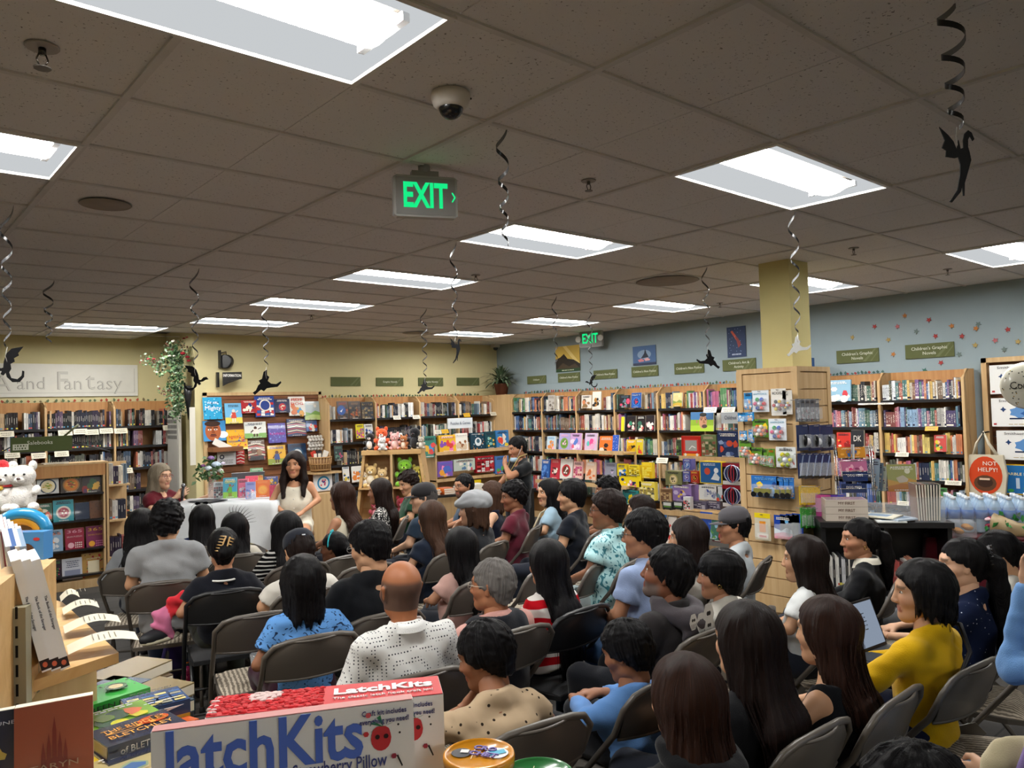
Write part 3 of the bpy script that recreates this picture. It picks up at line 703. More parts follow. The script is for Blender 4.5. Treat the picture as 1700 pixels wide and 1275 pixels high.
def _tile(t,b,tc):
 oi=N(t,'ShaderNodeObjectInfo');ad=N(t,'ShaderNodeVectorMath',operation='ADD');t.links.new(tc.outputs['Object'],ad.inputs[0])
 rs=N(t,'ShaderNodeMath',operation='MULTIPLY');rs.inputs[1].default_value=40.0;t.links.new(oi.outputs['Random'],rs.inputs[0]);t.links.new(rs.outputs[0],ad.inputs[1])
 n=N(t,'ShaderNodeTexNoise',Scale=75.0,Detail=2.0,Roughness=.7);t.links.new(ad.outputs[0],n.inputs['Vector'])
 cr=N(t,'ShaderNodeValToRGB');e=cr.color_ramp.elements;e[0].position=.30;e[1].position=.36;e[0].color=(*lin('#85817e'),1);e[1].color=(*lin('#dedbda'),1)
 t.links.new(n.outputs[0],cr.inputs[0]);t.links.new(cr.outputs[0],b.inputs['Base Color']);b.inputs['Roughness'].default_value=.95
 bp=N(t,'ShaderNodeBump',Strength=.5,Distance=.004);t.links.new(cr.outputs[0],bp.inputs['Height']);t.links.new(bp.outputs[0],b.inputs['Normal'])
simple('acoustic_tile',_tile)
XL,XR,YF,YB,YJ,XJ=-6.0,9.25,-6.0,12.17,10.97,3.74
YEL='#cfc598';BLU='#93a2a7'
fl=struct(MB().bb((XL,YF,-.05),(XR,YB,0),'#444444').build('floor','carpet'))
struct(MB().bb((XL-.1,YB,0),(XJ,YB+.1,CEIL+.2),YEL).build('wall_back','wallpaint'))
struct(MB().bb((XJ,YJ,0),(XR,YJ+.1,CEIL+.2),YEL).build('wall_back','wallpaint'))
struct(MB().bb((XJ,YJ+.1,0),(XJ+.1,YB+.1,CEIL+.2),YEL).build('wall_return','wallpaint'))
struct(MB().bb((XR,YF,0),(XR+.1,YJ+.1,CEIL+.2),BLU).build('wall_right','wallpaint'))
struct(MB().bb((XL-.1,YF,0),(XL,YB,CEIL+.2),YEL).build('wall_left','wallpaint'))
struct(MB().bb((XL-.1,YF-.1,0),(XR+.1,YF,CEIL+.2),YEL).build('wall_front','wallpaint'))
struct(MB().bb((XL,YB-.012,0),(XJ,YB,.1),'#3a3632').build('baseboard_back','matte'))
struct(MB().bb((XR-.012,YF,0),(XR,YJ,.1),'#3a3632').build('baseboard_right','matte'))
ceil=struct(MB().bb((XL-.1,YF-.1,CEIL+.1),(XR+.1,YB+.1,CEIL+.2),'#55504a').build('ceiling','matte'))
LIGHTS={(0,0):'above the boy in the blue shirt',(0,3):'right of the big green exit sign',(0,6):'second in its row beyond the exit sign',(0,9):'third in its row beyond the exit sign',(0,12):'farthest of the row over the readers\' table',(-2,14):'above the fantasy banner shelves',(6,6):'beyond the pillar, nearer of two before the small exit sign',(6,9):'in front of the small green exit sign',(6,12):'nearest the corner plant',(-5,0):'largest one, at the top edge of the photo',(-6,3):'cut off by the left edge, upper one',(6,0):'cut off by the right edge over the blue wall',(6,3):'partly hidden behind the yellow pillar',(-8,6):'small sliver at the left edge'}
tm=MB();tm.bb((-.6,-.298,0),(-.003,.298,.016));tm.bb((.003,-.298,0),(.6,.298,.016));tm.bb((-.01,-.29,.003),(.01,.29,.016));tile_me=tm.mesh('ceiling_tile','acoustic_tile')
def ceil_add(name,me,loc):
 o=bpy.data.objects.new(name,me);C.objects.link(o);o.parent=ceil;o.location=loc;return o
for v in range(-7,17):
 occupied=[u for(u,vv)in LIGHTS if vv==v]
 u=-11
 starts=[u for u in range(-12,10,2)]
 for u in starts:
  x=U0+(u+1)*G;y=V0+(v+.5)*G
  if any(abs(u-q)<2 for q in occupied)or x-.6<-4 or y<-2.6 or y>YB or x>XR+.1:continue
  if x>XJ and y>YJ+.1:continue
  ceil_add('ceiling_tile',tile_me,(x,y,CEIL+.004))
half=MB().bb((-.298,-.298,0),(.298,.298,.016)).mesh('ceiling_tile','acoustic_tile')
for(u,v)in LIGHTS:
 if u%2:ceil_add('ceiling_tile',half,(U0+(u-.5)*G,V0+(v+.5)*G,CEIL+.004));ceil_add('ceiling_tile',half,(U0+(u+2.5)*G,V0+(v+.5)*G,CEIL+.004))
TEE='#cfccca'
for v in range(-7,18):
 y=V0+v*G
 if YF<y<YB:ceil_add('cross_tee',MB().bb((XL,y-.012,CEIL-.004),(XR if y<YJ else XJ,y+.012,CEIL+.004),TEE).mesh('cross_tee','matte'),(0,0,0))
for u in range(-12,11,2):
 x=U0+u*G
 if XL<x<XR:
  prev=YF;ends=YB if x<XJ else YJ
  m=MB();cuts=sorted(V0+v*G for(q,v)in LIGHTS if q<u<q+2)
  for c_ in cuts:m.bb((x-.014,prev,CEIL-.006),(x+.014,c_,CEIL+.004),TEE);prev=c_+G
  m.bb((x-.014,prev,CEIL-.006),(x+.014,ends,CEIL+.004),TEE);ceil_add('main_runner',m.mesh('main_runner','matte'),(0,0,0))
# ---- troffers
def troffer(u,v,desc):
 x=U0+(u+1)*G;y=V0+(v+.5)*G
 t=thing('ceiling_light','white recessed fluorescent ceiling light, '+desc,'ceiling light',(x,y,CEIL))
 a,b=.585,.288
 f=MB();
 for lo,hi in(((-a-.022,-b-.02,-.012),(a+.022,-b,.004)),((-a-.022,b,-.012),(a+.022,b+.02,.004)),((-a-.022,-b,-.012),(-a,b,.004)),((a,-b,-.012),(a+.022,b,.004))):f.bb(lo,hi,'#d8d6d2')
 f.build('frame','metal',t)
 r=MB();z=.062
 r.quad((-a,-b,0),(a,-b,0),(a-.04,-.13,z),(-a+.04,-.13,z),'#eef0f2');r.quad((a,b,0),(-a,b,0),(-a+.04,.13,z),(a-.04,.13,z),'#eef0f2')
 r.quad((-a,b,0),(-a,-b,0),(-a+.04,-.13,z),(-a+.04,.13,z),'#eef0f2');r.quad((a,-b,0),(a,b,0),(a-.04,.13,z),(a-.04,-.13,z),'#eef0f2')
 r.build('glowing_reflector','reflector_glow',t)
 d=MB();n=10;pts=[(-.13+.26*k/n,.05-.045*math.sin(PI*k/n))for k in range(n+1)]
 vs=[(-a+.06,p[0],p[1])for p in pts]+[(a-.06,p[0],p[1])for p in pts]
 d.add(vs,[(i,i+1,i+n+2,i+n+1)for i in range(n)]+[list(range(n+1)),list(range(2*n+1,n,-1))],'#ffffff',True);d.build('diffuser','lamp',t)
 c=MB();c.bb((-a+.035,-.14,.03),(-a+.06,.14,z),'#e8e8e8');c.build('end_cap','metal',t);MB().bb((a-.06,-.14,.03),(a-.035,.14,z),'#e8e8e8').build('end_cap','metal',t)
for(u,v),d in LIGHTS.items():troffer(u,v,d)
for k,(u,v)in enumerate([(-5,-3),(0,-3),(6,-3),(-11,9),(-11,3),(-5,-6),(1,-6),(-11,-3),(-5,-9),(-10,-7),(2,-9),(-8,-5),(-2,-5),(-2,-8),(-8,-9)]):  # unseen lights; the rear ones are added to brighten the near box fronts
 troffer(u,v,['outside the picture, above '+q for q in('the near craft boxes','the nearest row','the blue wall end','the left shelves','the left aisle','the rear left','the rear middle','the far left aisle','the rearmost left','the rear left corner','the rearmost right','the rear aisle, added fill','the rear right floor, added fill','the rearmost middle, added fill','the rear left floor, added fill')][k])
# ---- things on the ceiling
def exit_sign(loc,rz,s,label):
 t=thing('exit_sign',label,'exit sign',loc,rz)
 h=MB();w_,hh=.155*s,.1*s
 h.slab([(-w_,-hh*.9),(-w_*.9,-hh),(w_*.9,-hh),(w_,-hh*.9),(w_,hh*.9),(w_*.9,hh),(-w_*.9,hh),(-w_,hh*.9)],.045*s,'#a9a8a6');h.build('housing','metal',t)
 MB().bb((-w_*.93,-.026*s,-hh*.9),(w_*.93,-.0225*s,hh*.9),'#8f8d8b').build('face_plate','metal',t)
 MB().box((0,0,hh+.012*s),(.13*s,.05*s,.024*s),'#8a8886').build('canopy','metal',t)
 text('EXIT',.165*s,'#00ff55',t,(-.004*s,-.027*s,-.002),mat='exit',bold=.005,fit=.215*s)
 a=MB();
 for q in(1,-1):a.slab([(.125*s,.022*s*q),(.131*s,.024*s*q),(.146*s,0),(.138*s,0)][::q],.002,'#00ff55')
 a.build('arrow','exit',t).location=(0,-.027*s,0)
 return t
p=at(706,347,D=3.72);e1=exit_sign((p.x,p.y,CEIL-.155),math.radians(-24),1.0,'large green EXIT sign with a right arrow hanging from the ceiling')
MB().tube([(0,0,.12),(0,0,.155)],.03,'#8a8886',8).build('mount','metal',e1)
p=at(990,563,X=9.12);e2=exit_sign((9.0,p.y,p.z),-PI/2+.25,1.3,'small-looking green EXIT sign by the blue wall above the non fiction shelves')
m=MB();m.tube([(0,.03,0),(.0,.24,0)],.012,'#bcbab6',6);m.build('mount','metal',e2)
for q in(-1,1):MB().lathe([(.02,0),(.045,.03),(.048,.05)],'#d5d3ce',12,c=(q*.2,-.02,.0),R=Matrix.Rotation(PI/2,4,'X')).tube([(q*.15,0,0),(q*.2,0,0)],.01,'#bcbab6').build('emergency_lamp','metal',e2)
c=at(748,155,Z=CEIL);t=thing('dome_camera','white dome security camera with a black glass bubble','security camera',(c.x,c.y,CEIL))
MB().lathe([(.072,0),(.074,-.02),(.066,-.045),(.05,-.058)][::-1],'#d8d2ca',24).build('housing','matte',t);MB().ball((0,0,-.052),.047,'#0a0a0c',20,12).build('dome','gloss',t);MB().ball((.06,-.045,-.02),.004,'#222222').build('screw','metal',t)
for i,(px,py,lab)in enumerate([(70,78,'chrome recessed ceiling sprinkler above the left light'),(977,300,'small dark sprinkler head beside the middle light'),(1417,412,'small dark sprinkler right of the pillar top'),(1573,447,'small dark sprinkler near the right edge light'),(790,457,'small dark sprinkler near the second light of the row'),(517,523,'pale round sprinkler near the far lights'),(1195,503,'tiny sprinkler left of the pillar'),(900,547,'tiny pale sprinkler near the corner lights')]):
 c=at(px,py,Z=CEIL);t=thing('sprinkler',lab,'sprinkler',(c.x,c.y,CEIL));big=i==0;k=1.25 if big else 1
 MB().lathe([(.038*k,-.004),(.04*k,0)],'#8d857c' if not big else '#a59f98',16).build('escutcheon','metal',t);b=MB();b.tube([(0,0,0),(0,0,-.02*k)],.009*k,'#55504c');
 for q in(-1,1):b.tube([(q*.008,0,-.015*k),(q*.016,0,-.032*k),(q*.006,0,-.052*k)],.0028,'#6a6560',5)
 b.build('body','steel' if big else 'metal',t);MB().lathe([(.02*k,-.056*k),(.021*k,-.053*k)],'#6a6560',10).build('deflector','metal',t)
for px,py,r,lab in((175,338,.13,'round flush ceiling speaker grille left of the exit sign'),(1108,466,.3,'round dusty air diffuser left of the pillar top'),(690,552,.2,'round flush ceiling speaker near the back wall')):
 c=at(px,py,Z=CEIL);tag(MB().lathe([(r,-.006),(r*.97,-.009),(r*.85,-.006),(r*.83,-.009),(r*.3,-.008),(.001,-.01)],'#9a9087',28).build('ceiling_speaker','matte',None,(c.x,c.y,CEIL)),lab,'ceiling vent' if r==.3 else 'ceiling speaker')
c=at(832,573,D=1);cc=Vector((9.08,10.8,CEIL));t=thing('corner_camera','small white security camera in the far corner of the ceiling','security camera',cc);MB().box((0,0,-.03),(.12,.12,.06),'#cfccc4').build('mount','matte',t);MB().ball((0,0,-.07),.045,'#26262a').build('dome','gloss',t)
# ---- swirls and dragons
def swirl(px,py,pyb,lab,r=.026,dark='#0b0b0c',dragon=None,turns=None,dx=0,sil=1):
 top=at(px,py,Z=CEIL);dep=(top-Vector((0,0,CAMZ))).dot(ray(850,637.5));
 bot=CAMZ+(ray(px,pyb)*((Vector((top.x,top.y,0)).length)/Vector((ray(px,pyb).x,ray(px,pyb).y)).length)).z
 L=CEIL-bot;n=turns or max(4,L/.165)
 t=thing('hanging_swirl',lab,'hanging decoration',(top.x,top.y,CEIL));m=MB();steps=int(n*16);vs=[];fs=[]
 for i in range(steps+1):
  q=i/steps;ph=2*PI*n*(q**1.35 if r<.05 else q**1.3);rr=r*(1-.55*q);z=-L*q
  wd=.0105*(1-.3*q)*(1 if r<.05 else 1.5);c,s=math.cos(ph),math.sin(ph)
  for k in(0,1):vs.append(((rr+(k-.5)*0)*c,rr*s,z+(k-.5)*wd*2))
 for i in range(steps):fs.append((2*i,2*i+1,2*i+3,2*i+2))
 vs2=[(x*.97,y*.97,z)for x,y,z in vs];o=len(vs)
 m.add(vs,fs,dark,True);m.add(vs2,[f[::-1]for f in fs],'#77777a',True);m.build('spiral_ribbon','gloss',t)
 return t,top,bot
DR={'fly':[(-.5,.02),(-.42,.12),(-.3,.1),(-.2,.0),(-.12,.02),(-.1,.2),(-.02,.42),(.12,.55),(.45,.6),(.3,.42),(.32,.35),(.18,.28),(.2,.18),(.08,.12),(.1,-.02),(.04,-.12),(.1,-.28),(.28,-.32),(.4,-.22),(.42,-.08),(.47,-.1),(.46,-.26),(.34,-.4),(.14,-.4),(-.02,-.25),(-.05,-.12),(-.12,-.2),(-.2,-.16),(-.16,-.08),(-.28,-.06),(-.38,.0)],'up':[(-.42,.62),(-.3,.3),(-.38,.12),(-.28,.05),(-.3,-.1),(-.08,-.14),(.0,-.12),(.04,-.3),(.02,-.55),(-.06,-.9),(-.26,-1.18),(-.2,-1.2),(.02,-.95),(.06,-.8),(.07,-1.05),(.1,-1.05),(.12,-.75),(.22,-.45),(.3,-.2),(.27,.0),(.24,.12),(.25,.3),(.3,.38),(.36,.26),(.4,.3),(.34,.46),(.26,.52),(.17,.44),(.13,.28),(.13,.1),(.06,.08),(.02,.3),(-.03,.06),(-.1,.26),(-.22,.42)],'small':[(-.5,-.3),(-.38,-.22),(-.3,-.05),(-.22,.02),(-.28,.12),(-.16,.18),(-.1,.42),(.02,.5),(.02,.3),(.1,.24),(.04,.1),(.16,.0),(.34,-.02),(.5,.08),(.52,.02),(.38,-.12),(.14,-.14),(.0,-.16),(-.1,-.26),(-.2,-.2),(-.28,-.26),(-.42,-.38)]}
def dragon(t,kind,sc_,z,x=0,y=0,rz=-.72,col='#0e0e10',fl=1,th=.004,tilt=0):
 m=MB();pts=[(a*sc_*fl,b*sc_)for a,b in DR[kind]];
 if fl<0:pts=pts[::-1]
 m.slab(pts,th,col);o=m.build('dragon','matte',t,(x,y,z));o.rotation_euler=(0,tilt,rz)
 g=MB();g.tube([(x,y,z+sc_*.15+0),(x-.01,y,z+sc_*.35),(x,y,z+sc_*.6)],.0015,'#c8c6c0',4);g.build('hook','metal',t)
 return o
SW=[(1578,0,212,'black spiral streamer with a grey winged dragon, nearest on the right',.042,'up',.125,'#2c2d31',1),(833,211,408,'bare black spiral streamer beside the security camera',.03,None,0,0,1),(752,402,560,'black spiral streamer with a thin serpent near the middle lights',.03,'up',.1,'#2c2d31',1),(322,445,605,'black spiral streamer with a curled dragon beside the rose wreath',.04,'fly',.2,'#0d0d0f',-1),(10,340,575,'black spiral streamer with a winged dragon at the left edge',.035,'fly',.19,'#0d0d0f',1),(80,465,570,'bare black spiral streamer over the fantasy banner',.045,None,0,0,1),(1316,350,552,'black and silver spiral streamer in front of the pillar',.035,'small',.15,'#8f8f8c',1),(1170,443,575,'black spiral streamer with a small dragon left of the pillar',.035,'small',.2,'#0d0d0f',-1),(920,492,606,'bare spiral streamer in front of the yellow mountain poster',.035,None,0,0,1),(978,520,622,'black spiral streamer with a small dragon under the far exit sign',.04,'fly',.16,'#0d0d0f',1),(703,512,625,'black spiral streamer with a small dragon over the middle signs',.045,'small',.2,'#2a2a2c',1),(440,505,608,'black spiral streamer with a small dragon over the display wall',.045,'small',.3,'#0d0d0f',1)]
for px,py,pyb,lab,r,dk,ds,dc,fl_ in SW:
 t,top,bot=swirl(px,py,pyb,lab,r)
 if dk:dragon(t,dk,ds,bot-CEIL-ds*.62,col=dc,fl=fl_)
# ---- pillar
struct(MB().bb((6.02,3.3,2.0),(6.34,3.58,CEIL+.02),'#d3c88e').build('pillar','wallpaint'))
PX0,PX1,PY0,PY1=5.78,6.32,3.14,3.68
t=thing('pillar_display','maple slatwall cladding around the yellow pillar','display stand',(0,0,0))
MB().bb((PX0+.02,PY0+.02,0),(PX1-.02,PY1-.02,2.08),'#c9a878').build('core','maple',t)
for i in range(14):
 z=.12+i*.14
 m=MB();m.bb((PX0,PY0+.05,z),(PX0+.02,PY1-.05,z+.132),'#c9a878');m.build('slat','maple',t)
 m=MB();m.bb((PX0+.05,PY0,z),(PX1-.05,PY0+.02,z+.132),'#c9a878');m.build('slat','maple',t)
for x,y in((PX0,PY0),(PX0,PY1),(PX1,PY0)):MB().box((x+(.02 if x==PX0 else-.02),y+(.02 if y==PY0 else-.02),1.05),(.055,.055,2.1),'#c9a878').build('corner_post','maple',t)
MB().bb((PX0-.01,PY0-.01,2.08),(PX1,PY1,2.12),'#c9a878').build('top_rail','maple',t)
# ==== SHELVES AND BOOKS
book_me=MB();book_me.box((0,0,.5),(1,1,1));_bm=book_me.mesh('book','book');_bm.materials.append(MAT['pages'])
PAL={'dark':['#15161c','#22242e','#1d2333','#2a2022','#31302e','#3a1d20','#1c2a26','#44403c','#262a45','#5a3430','#b7b2a6','#7a2a2c','#1f1f24','#c8c2b4','#4a3a5a','#2e4660','#d0622c','#8c8270'],'fantasy':['#15161c','#1e2238','#23182c','#2a2022','#151a1c','#2c1f3c','#3a2a48','#6a4a6e','#a0322e','#c9c2b2','#d0d0cc','#2a5a8c','#c8a03c','#1c1c22','#38202a','#262430'],'kids':['#2f5f9a','#c63a34','#e0b43a','#4c8c50','#7a4a94','#dcd6c8','#5aa2c8','#d87a3a','#26304a','#b84a7a','#e6dfd0','#8a5a3c','#3a7a7a','#ced4d8','#1e2c50'],'mixed':['#d8d2c4','#8a3a34','#35506e','#c4a06a','#54584a','#b8b4ac','#2a2c34','#cfc5ae','#6e8aa0','#a8482e','#e2ded4','#3e6a5a','#7a6048','#222a40'],'blue':['#2c4a94','#3a62aa','#243a7c'],'pink':['#c04a80','#b03c6c','#c85a6a','#5a9ab0','#7cb4c4'],'manga':['#dcdad4','#e6e2da','#c8363a','#2a2a30','#d4cfc4','#f0ece4','#b8b8bc','#e0a030'],'yellow':['#e6c22c','#d8b020','#ecd04c','#e07a2a','#c63a30'],'series':['#7aa4c8','#c07a90','#8a5aa0','#b44a5a','#5a8aa0','#c45a4a','#94a8c0','#3a6a5a','#4a3a70'],'red':['#c23a30','#d0573c','#b8302c','#d8835c']}
CN={}
def cname(hx):
 if hx not in CN:
  r,g,b=[int(hx[i:i+2],16)for i in(1,3,5)];mx,mn=max(r,g,b),min(r,g,b)
  if mx-mn<26:n='white' if mn>190 else 'grey' if mn>95 else 'black' if mx<55 else 'dark grey'
  else:
   h=(60*((g-b)/(mx-mn))%360)if mx==r else 60*(b-r)/(mx-mn)+120 if mx==g else 60*(r-g)/(mx-mn)+240
   n='red' if h<14 or h>345 else 'orange' if h<36 else 'yellow' if h<66 else 'green' if h<165 else 'teal' if h<195 else 'blue' if h<255 else 'purple' if h<300 else 'pink'
   if n=='orange' and mx<150:n='brown'
   if n=='orange' and mn>150:n='cream'
   if mx<110 and n!='brown':n='dark '+n
  CN[hx]=n
 return CN[hx]
ORD='first second third fourth fifth sixth seventh eighth ninth tenth eleventh twelfth thirteenth fourteenth fifteenth sixteenth seventeenth eighteenth nineteenth twentieth'.split()
def ordn(i):
 if i<20:return ORD[i]
 if i<29:return 'twenty-'+ORD[i-20]
 if i==29:return 'thirtieth'
 if i<39:return 'thirty-'+ORD[i-30]
 return['fortieth'][i-39]if i<40 else 'forty-'+ORD[i-40]
NBOOK=[0]
class Mass:pass
mass_mb=MB()
def shelf_books(O,R3,x0,x1,z,pal,h=(.19,.25),d=.14,th=(.012,.027),depth_y=0.,single=None,lean=.0,gaps=(),fill=1.):
 """a row of upright books standing on a shelf from local x0 to x1; single = where the row is, when every book is its own object"""
 x=x0;i=0
 while x<x1-.02:
  if any(a<x<b for a,b in gaps):x+=.02;continue
  run=random.choice([1,1,1,1,2,2,4]);c=random.choice(PAL[pal if random.random()<.7 else 'mixed']);hh=random.uniform(*h);t_=random.uniform(*th)
  for _ in range(run):
   if x+t_>x1:break
   h2=hh*random.uniform(.985,1.015);yoff=random.uniform(-.006,.006);cc=lin(c);g_=sum(cc)/3;cc=tuple(q*.72+g_*.28 for q in cc)
   p=O+R3@Vector((x+t_/2,depth_y+d/2+yoff,z))
   if single and NBOOK[0]<215:
    o=bpy.data.objects.new('book',_bm);C.objects.link(o);o.location=p;o.rotation_euler=R3.to_euler();o.scale=(t_*.96,d,h2)
    k=random.uniform(.85,1.15);o.color=(min(1,cc[0]*k),min(1,cc[1]*k),min(1,cc[2]*k),1);NBOOK[0]+=1
    tag(o,'%s book, %s from left, %s'%(cname(c),ordn(i),single),'book','books on the '+single)
   else:
    k=random.uniform(.8,1.2);cv=tuple(min(1,q*k)for q in cc);M=Matrix.Translation(p)@R3.to_4x4();mass_mb.M=M
    f0=-d/2;mass_mb.box((0,0,h2/2),(t_*.94,d,h2),cv)
    ink=tuple(.5*q+.5*w_ for q,w_ in zip(cv,(.75,.7,.6)if sum(cc)<.7 else(.05,.05,.08)));zz=h2*random.uniform(.5,.62);hl=h2*random.uniform(.1,.22)
    mass_mb.add([(-t_*.13,f0-.0006,zz-hl),(t_*.13,f0-.0006,zz-hl),(t_*.13,f0-.0006,zz+hl),(-t_*.13,f0-.0006,zz+hl)],[(0,1,2,3)],ink)
    if random.random()<.5:mass_mb.add([(-t_*.42,f0-.0006,h2*.06),(t_*.42,f0-.0006,h2*.06),(t_*.42,f0-.0006,h2*.14),(-t_*.42,f0-.0006,h2*.14)],[(0,1,2,3)],random.choice([(.7,.1,.08),(.7,.6,.1),(.1,.3,.5),ink]))
   x+=t_;i+=1
  if random.random()>fill:x+=random.uniform(.01,.08)
def bookcase(name,lab,O,rz,widths,shelves,top=2.12,D=.3,pals=('mixed',),single=None,hs=(.19,.25),back='oak',bottom=.1,kick=True,bookd=.15,fill=.93,gaps=None,skip=()):
 """O: left front corner on the floor; local +x runs to the right along the front, +y into the case"""
 R3=Matrix.Rotation(rz,3,'Z');t=thing(name,lab,'bookcase',O,rz);x=0;W=sum(widths)
 MB().bb((0,D-.015,0),(W,D,top),'#c0966a').build('back_panel',back,t)
 for i in range(len(widths)+1):
  m=MB();m.add([(x-.014,0,0),(x+.014,0,0),(x+.014,D-.015,0),(x-.014,D-.015,0),(x-.014,0,top-.1),(x+.014,0,top-.1),(x+.014,.12,top),(x-.014,.12,top),(x-.014,D-.015,top),(x+.014,D-.015,top)],[(0,3,2,1),(0,1,5,4),(4,5,7,6),(6,7,9,8),(2,3,8,9),(0,4,6,8,3),(1,2,9,7,5)],'#c9a878');m.build('side_panel','maple',t)
  if i<len(widths):x+=widths[i]
 x=0
 for i,w_ in enumerate(widths):
  for j,z in enumerate(shelves):
   m=MB();m.bb((x+.014,.01,z-.022),(x+w_-.014,D-.016,z),'#1b1a1c');m.bb((x+.014,.004,z-.03),(x+w_-.014,.012,z+.004),'#19181a');m.build('shelf','metal',t)
   if(i,j)in skip:continue
   pl=pals[(i*7+j*3)%len(pals)]if not isinstance(pals,dict)else pals.get((i,j),'mixed')
   s1=single(i,j)if single else None
   shelf_books(Vector(O),R3,x+.03,x+w_-.03,z+.001,pl,hs,bookd,depth_y=.03,single=s1,fill=fill,gaps=[(a+x,b+x)for a,b in(gaps or{}).get((i,j),[])])
  MB().bb((x+.014,.02,0),(x+w_-.014,.04,bottom),'#8a6844').build('kick_board','maple',t)
  x+=w_
 return t
RX=-PI/2
YR=[2.98,3.83,4.68]
far_r={(0,0):'mixed',(1,0):'kids',(0,1):'series',(1,1):'series',(0,2):'kids',(1,2):'yellow',(0,3):'kids',(1,3):'kids',(0,4):'blue',(1,4):'series',(1,5):'mixed',(0,5):'mixed'}
SHN=['top shelf','second shelf','third shelf','fourth shelf','fifth shelf','lowest shelf']
bookcase('bookcase','tall maple bookcase of graphic novels right of the pillar',(8.9,4.7,0),RX,[.85,.87],[1.81,1.51,1.22,.93,.64,.35],2.13,.33,far_r,single=lambda i,j:(SHN[j]+(' of the left graphic novel bay' if i==0 else ' of the right graphic novel bay'))if j<4 else None,hs=(.17,.23),fill=1.,gaps={(0,0):[(0,.33)],(0,2):[(.05,.38)],(1,2):[(.47,.63)],(1,4):[(.45,.6)]})
bl=[(10.2,9.43),(9.43,8.63),(8.63,7.82),(7.82,7.0),(7.0,6.2),(6.2,5.4)]
bookcase('bookcase','long row of maple bookcases along the blue wall, tall books on top',(8.9,10.2,0),RX,[a-b for a,b in bl],[1.78,1.47,1.11,.78,.45],2.1,.33,('kids','mixed','mixed','kids'),single=lambda i,j:(SHN[j]+' of the %s blue wall bay from the corner'%ORD[i])if(j==0 and i>=1 and i!=4)else None,hs=(.19,.26),gaps={(3,0):[(.05,.35)],(3,1):[(.2,.8)],(4,0):[(.25,.45)],(2,0):[(.03,.55)],(4,1):[(.45,.8)]},fill=1.)
bookcase('bookcase','row of four maple bookcases on the back wall of manga and puzzles',(5.6,10.62,0),0,[.82,.84,.8,.8],[1.76,1.4,1.06,.74,.4],2.1,.33,('manga','mixed','dark','manga'),hs=(.18,.24),single=lambda i,j:None,gaps={(0,0):[(.1,.75)],(0,1):[(.4,.75)],(0,3):[(.12,.55)],(0,2):[(.02,.2)]})
bookcase('bookcase','tall bookcases of dark fantasy books under the paper banner',(.35,11.83,0),0,[.87,.87,.84,.8],[1.76,1.48,1.17,.86,.55],2.12,.32,('fantasy','dark'),hs=(.2,.25),bookd=.16,gaps={(3,1):[(.35,.55)],(3,3):[(.3,.55)]})
for lo,hi,lab in(((8.86,10.2,0),(9.24,10.96,2.1),'tall maple corner panel under the potted fern'),((4.7+.95,10.6,0),(4.72+.95,10.6,0),None)):
 if lab:tag(MB().bb(lo,hi,'#c9a878').build('corner_cabinet','maple'),lab,'cabinet')
def garland(name,lab,a,b,n,cols=('#3e5a3a','#a8432e','#8a7a3a','#324a48'),grp='paper leaf garlands on the bookcase tops'):
 m=MB();a=Vector(a);b=Vector(b);d=(b-a)
 for i in range(n):
  p=a+d*((i+random.random()*.6)/n);h=random.uniform(.03,.06);q=random.uniform(-.03,.03);c=random.choice(cols);u=d.normalized()*.02
  m.add([p,p+u+Vector((0,0,h*.5)),p+u*q*20+Vector((0,0,h)),p-u+Vector((0,0,h*.5)),p+Vector((-u.y,u.x,h*.5))*.6],[(0,1,2),(0,2,3),(0,2,4)],c)
 o=m.build(name,'leaf');tag(o,lab,'garland',grp,'stuff')
garland('leaf_garland','small coloured paper leaves along the blue wall bookcase tops',(9.2,10.2,2.1),(9.2,5.4,2.1),90)
garland('leaf_garland','small green paper leaves on top of the graphic novel case',(9.2,4.7,2.13),(9.2,3.9,2.13),18,('#4a6a64','#3e5a55','#9a3a34'))
garland('leaf_garland','small paper leaves along the back wall bookcase tops',(5.6,10.93,2.1),(8.8,10.93,2.1),60)
garland('leaf_garland','tiny paper leaves along the fantasy bookcase tops',(.4,12.13,2.12),(3.6,12.13,2.12),40,('#a8432e','#5a6a4a','#7a6a4a'))
# ==== FACE-OUT BOOKS, BOXES AND SIGNS
class Art:
 """flat print on a front face: local x to the right, z up, facing -y"""
 def __init__(s,w,h,y=-.0012):s.m=MB();s.w=w;s.h=h;s.y=y;s.k=0
 def lay(s):s.k+=1;return s.y-.0002*s.k
 def rect(s,x0,z0,x1,z1,c,sh=0):
  w,h,y=s.w,s.h,s.lay();s.m.add([((x0-.5)*w,y,z0*h),((x1-.5)*w,y,(z0+sh)*h),((x1-.5)*w,y,(z1+sh)*h),((x0-.5)*w,y,z1*h)],[(0,1,2,3)],c);return s
 def disc(s,x,z,r,c,n=14,sx=1,sz=1,rag=0):
  w,h,y=s.w,s.h,s.lay();R=r*min(w,h)
  s.m.add([((x-.5)*w+R*sx*(1-rag*(k%2))*math.cos(2*PI*k/n),y,z*h+R*sz*(1-rag*(k%2))*math.sin(2*PI*k/n))for k in range(n)],[list(range(n))],c);return s
 def poly(s,pts,c):w,h,y=s.w,s.h,s.lay();s.m.add([((a-.5)*w,y,b*h)for a,b in pts],[list(range(len(pts)))],c);return s
 def lines(s,x0,z0,x1,z1,n,c,r=.5):
  for i in range(n):
   z=z0+(z1-z0)*(i+.5)/n;q=random.uniform(.75,1);mid=(x0+x1)/2;hw=(x1-x0)/2*q;dz=(z1-z0)/n*r/2;x=mid-hw
   while x<mid+hw-.01:l=random.uniform(.04,.14)*(x1-x0)/.8;s.rect(x,z-dz,min(x+l,mid+hw),z+dz,c);x+=l+.02
  return s
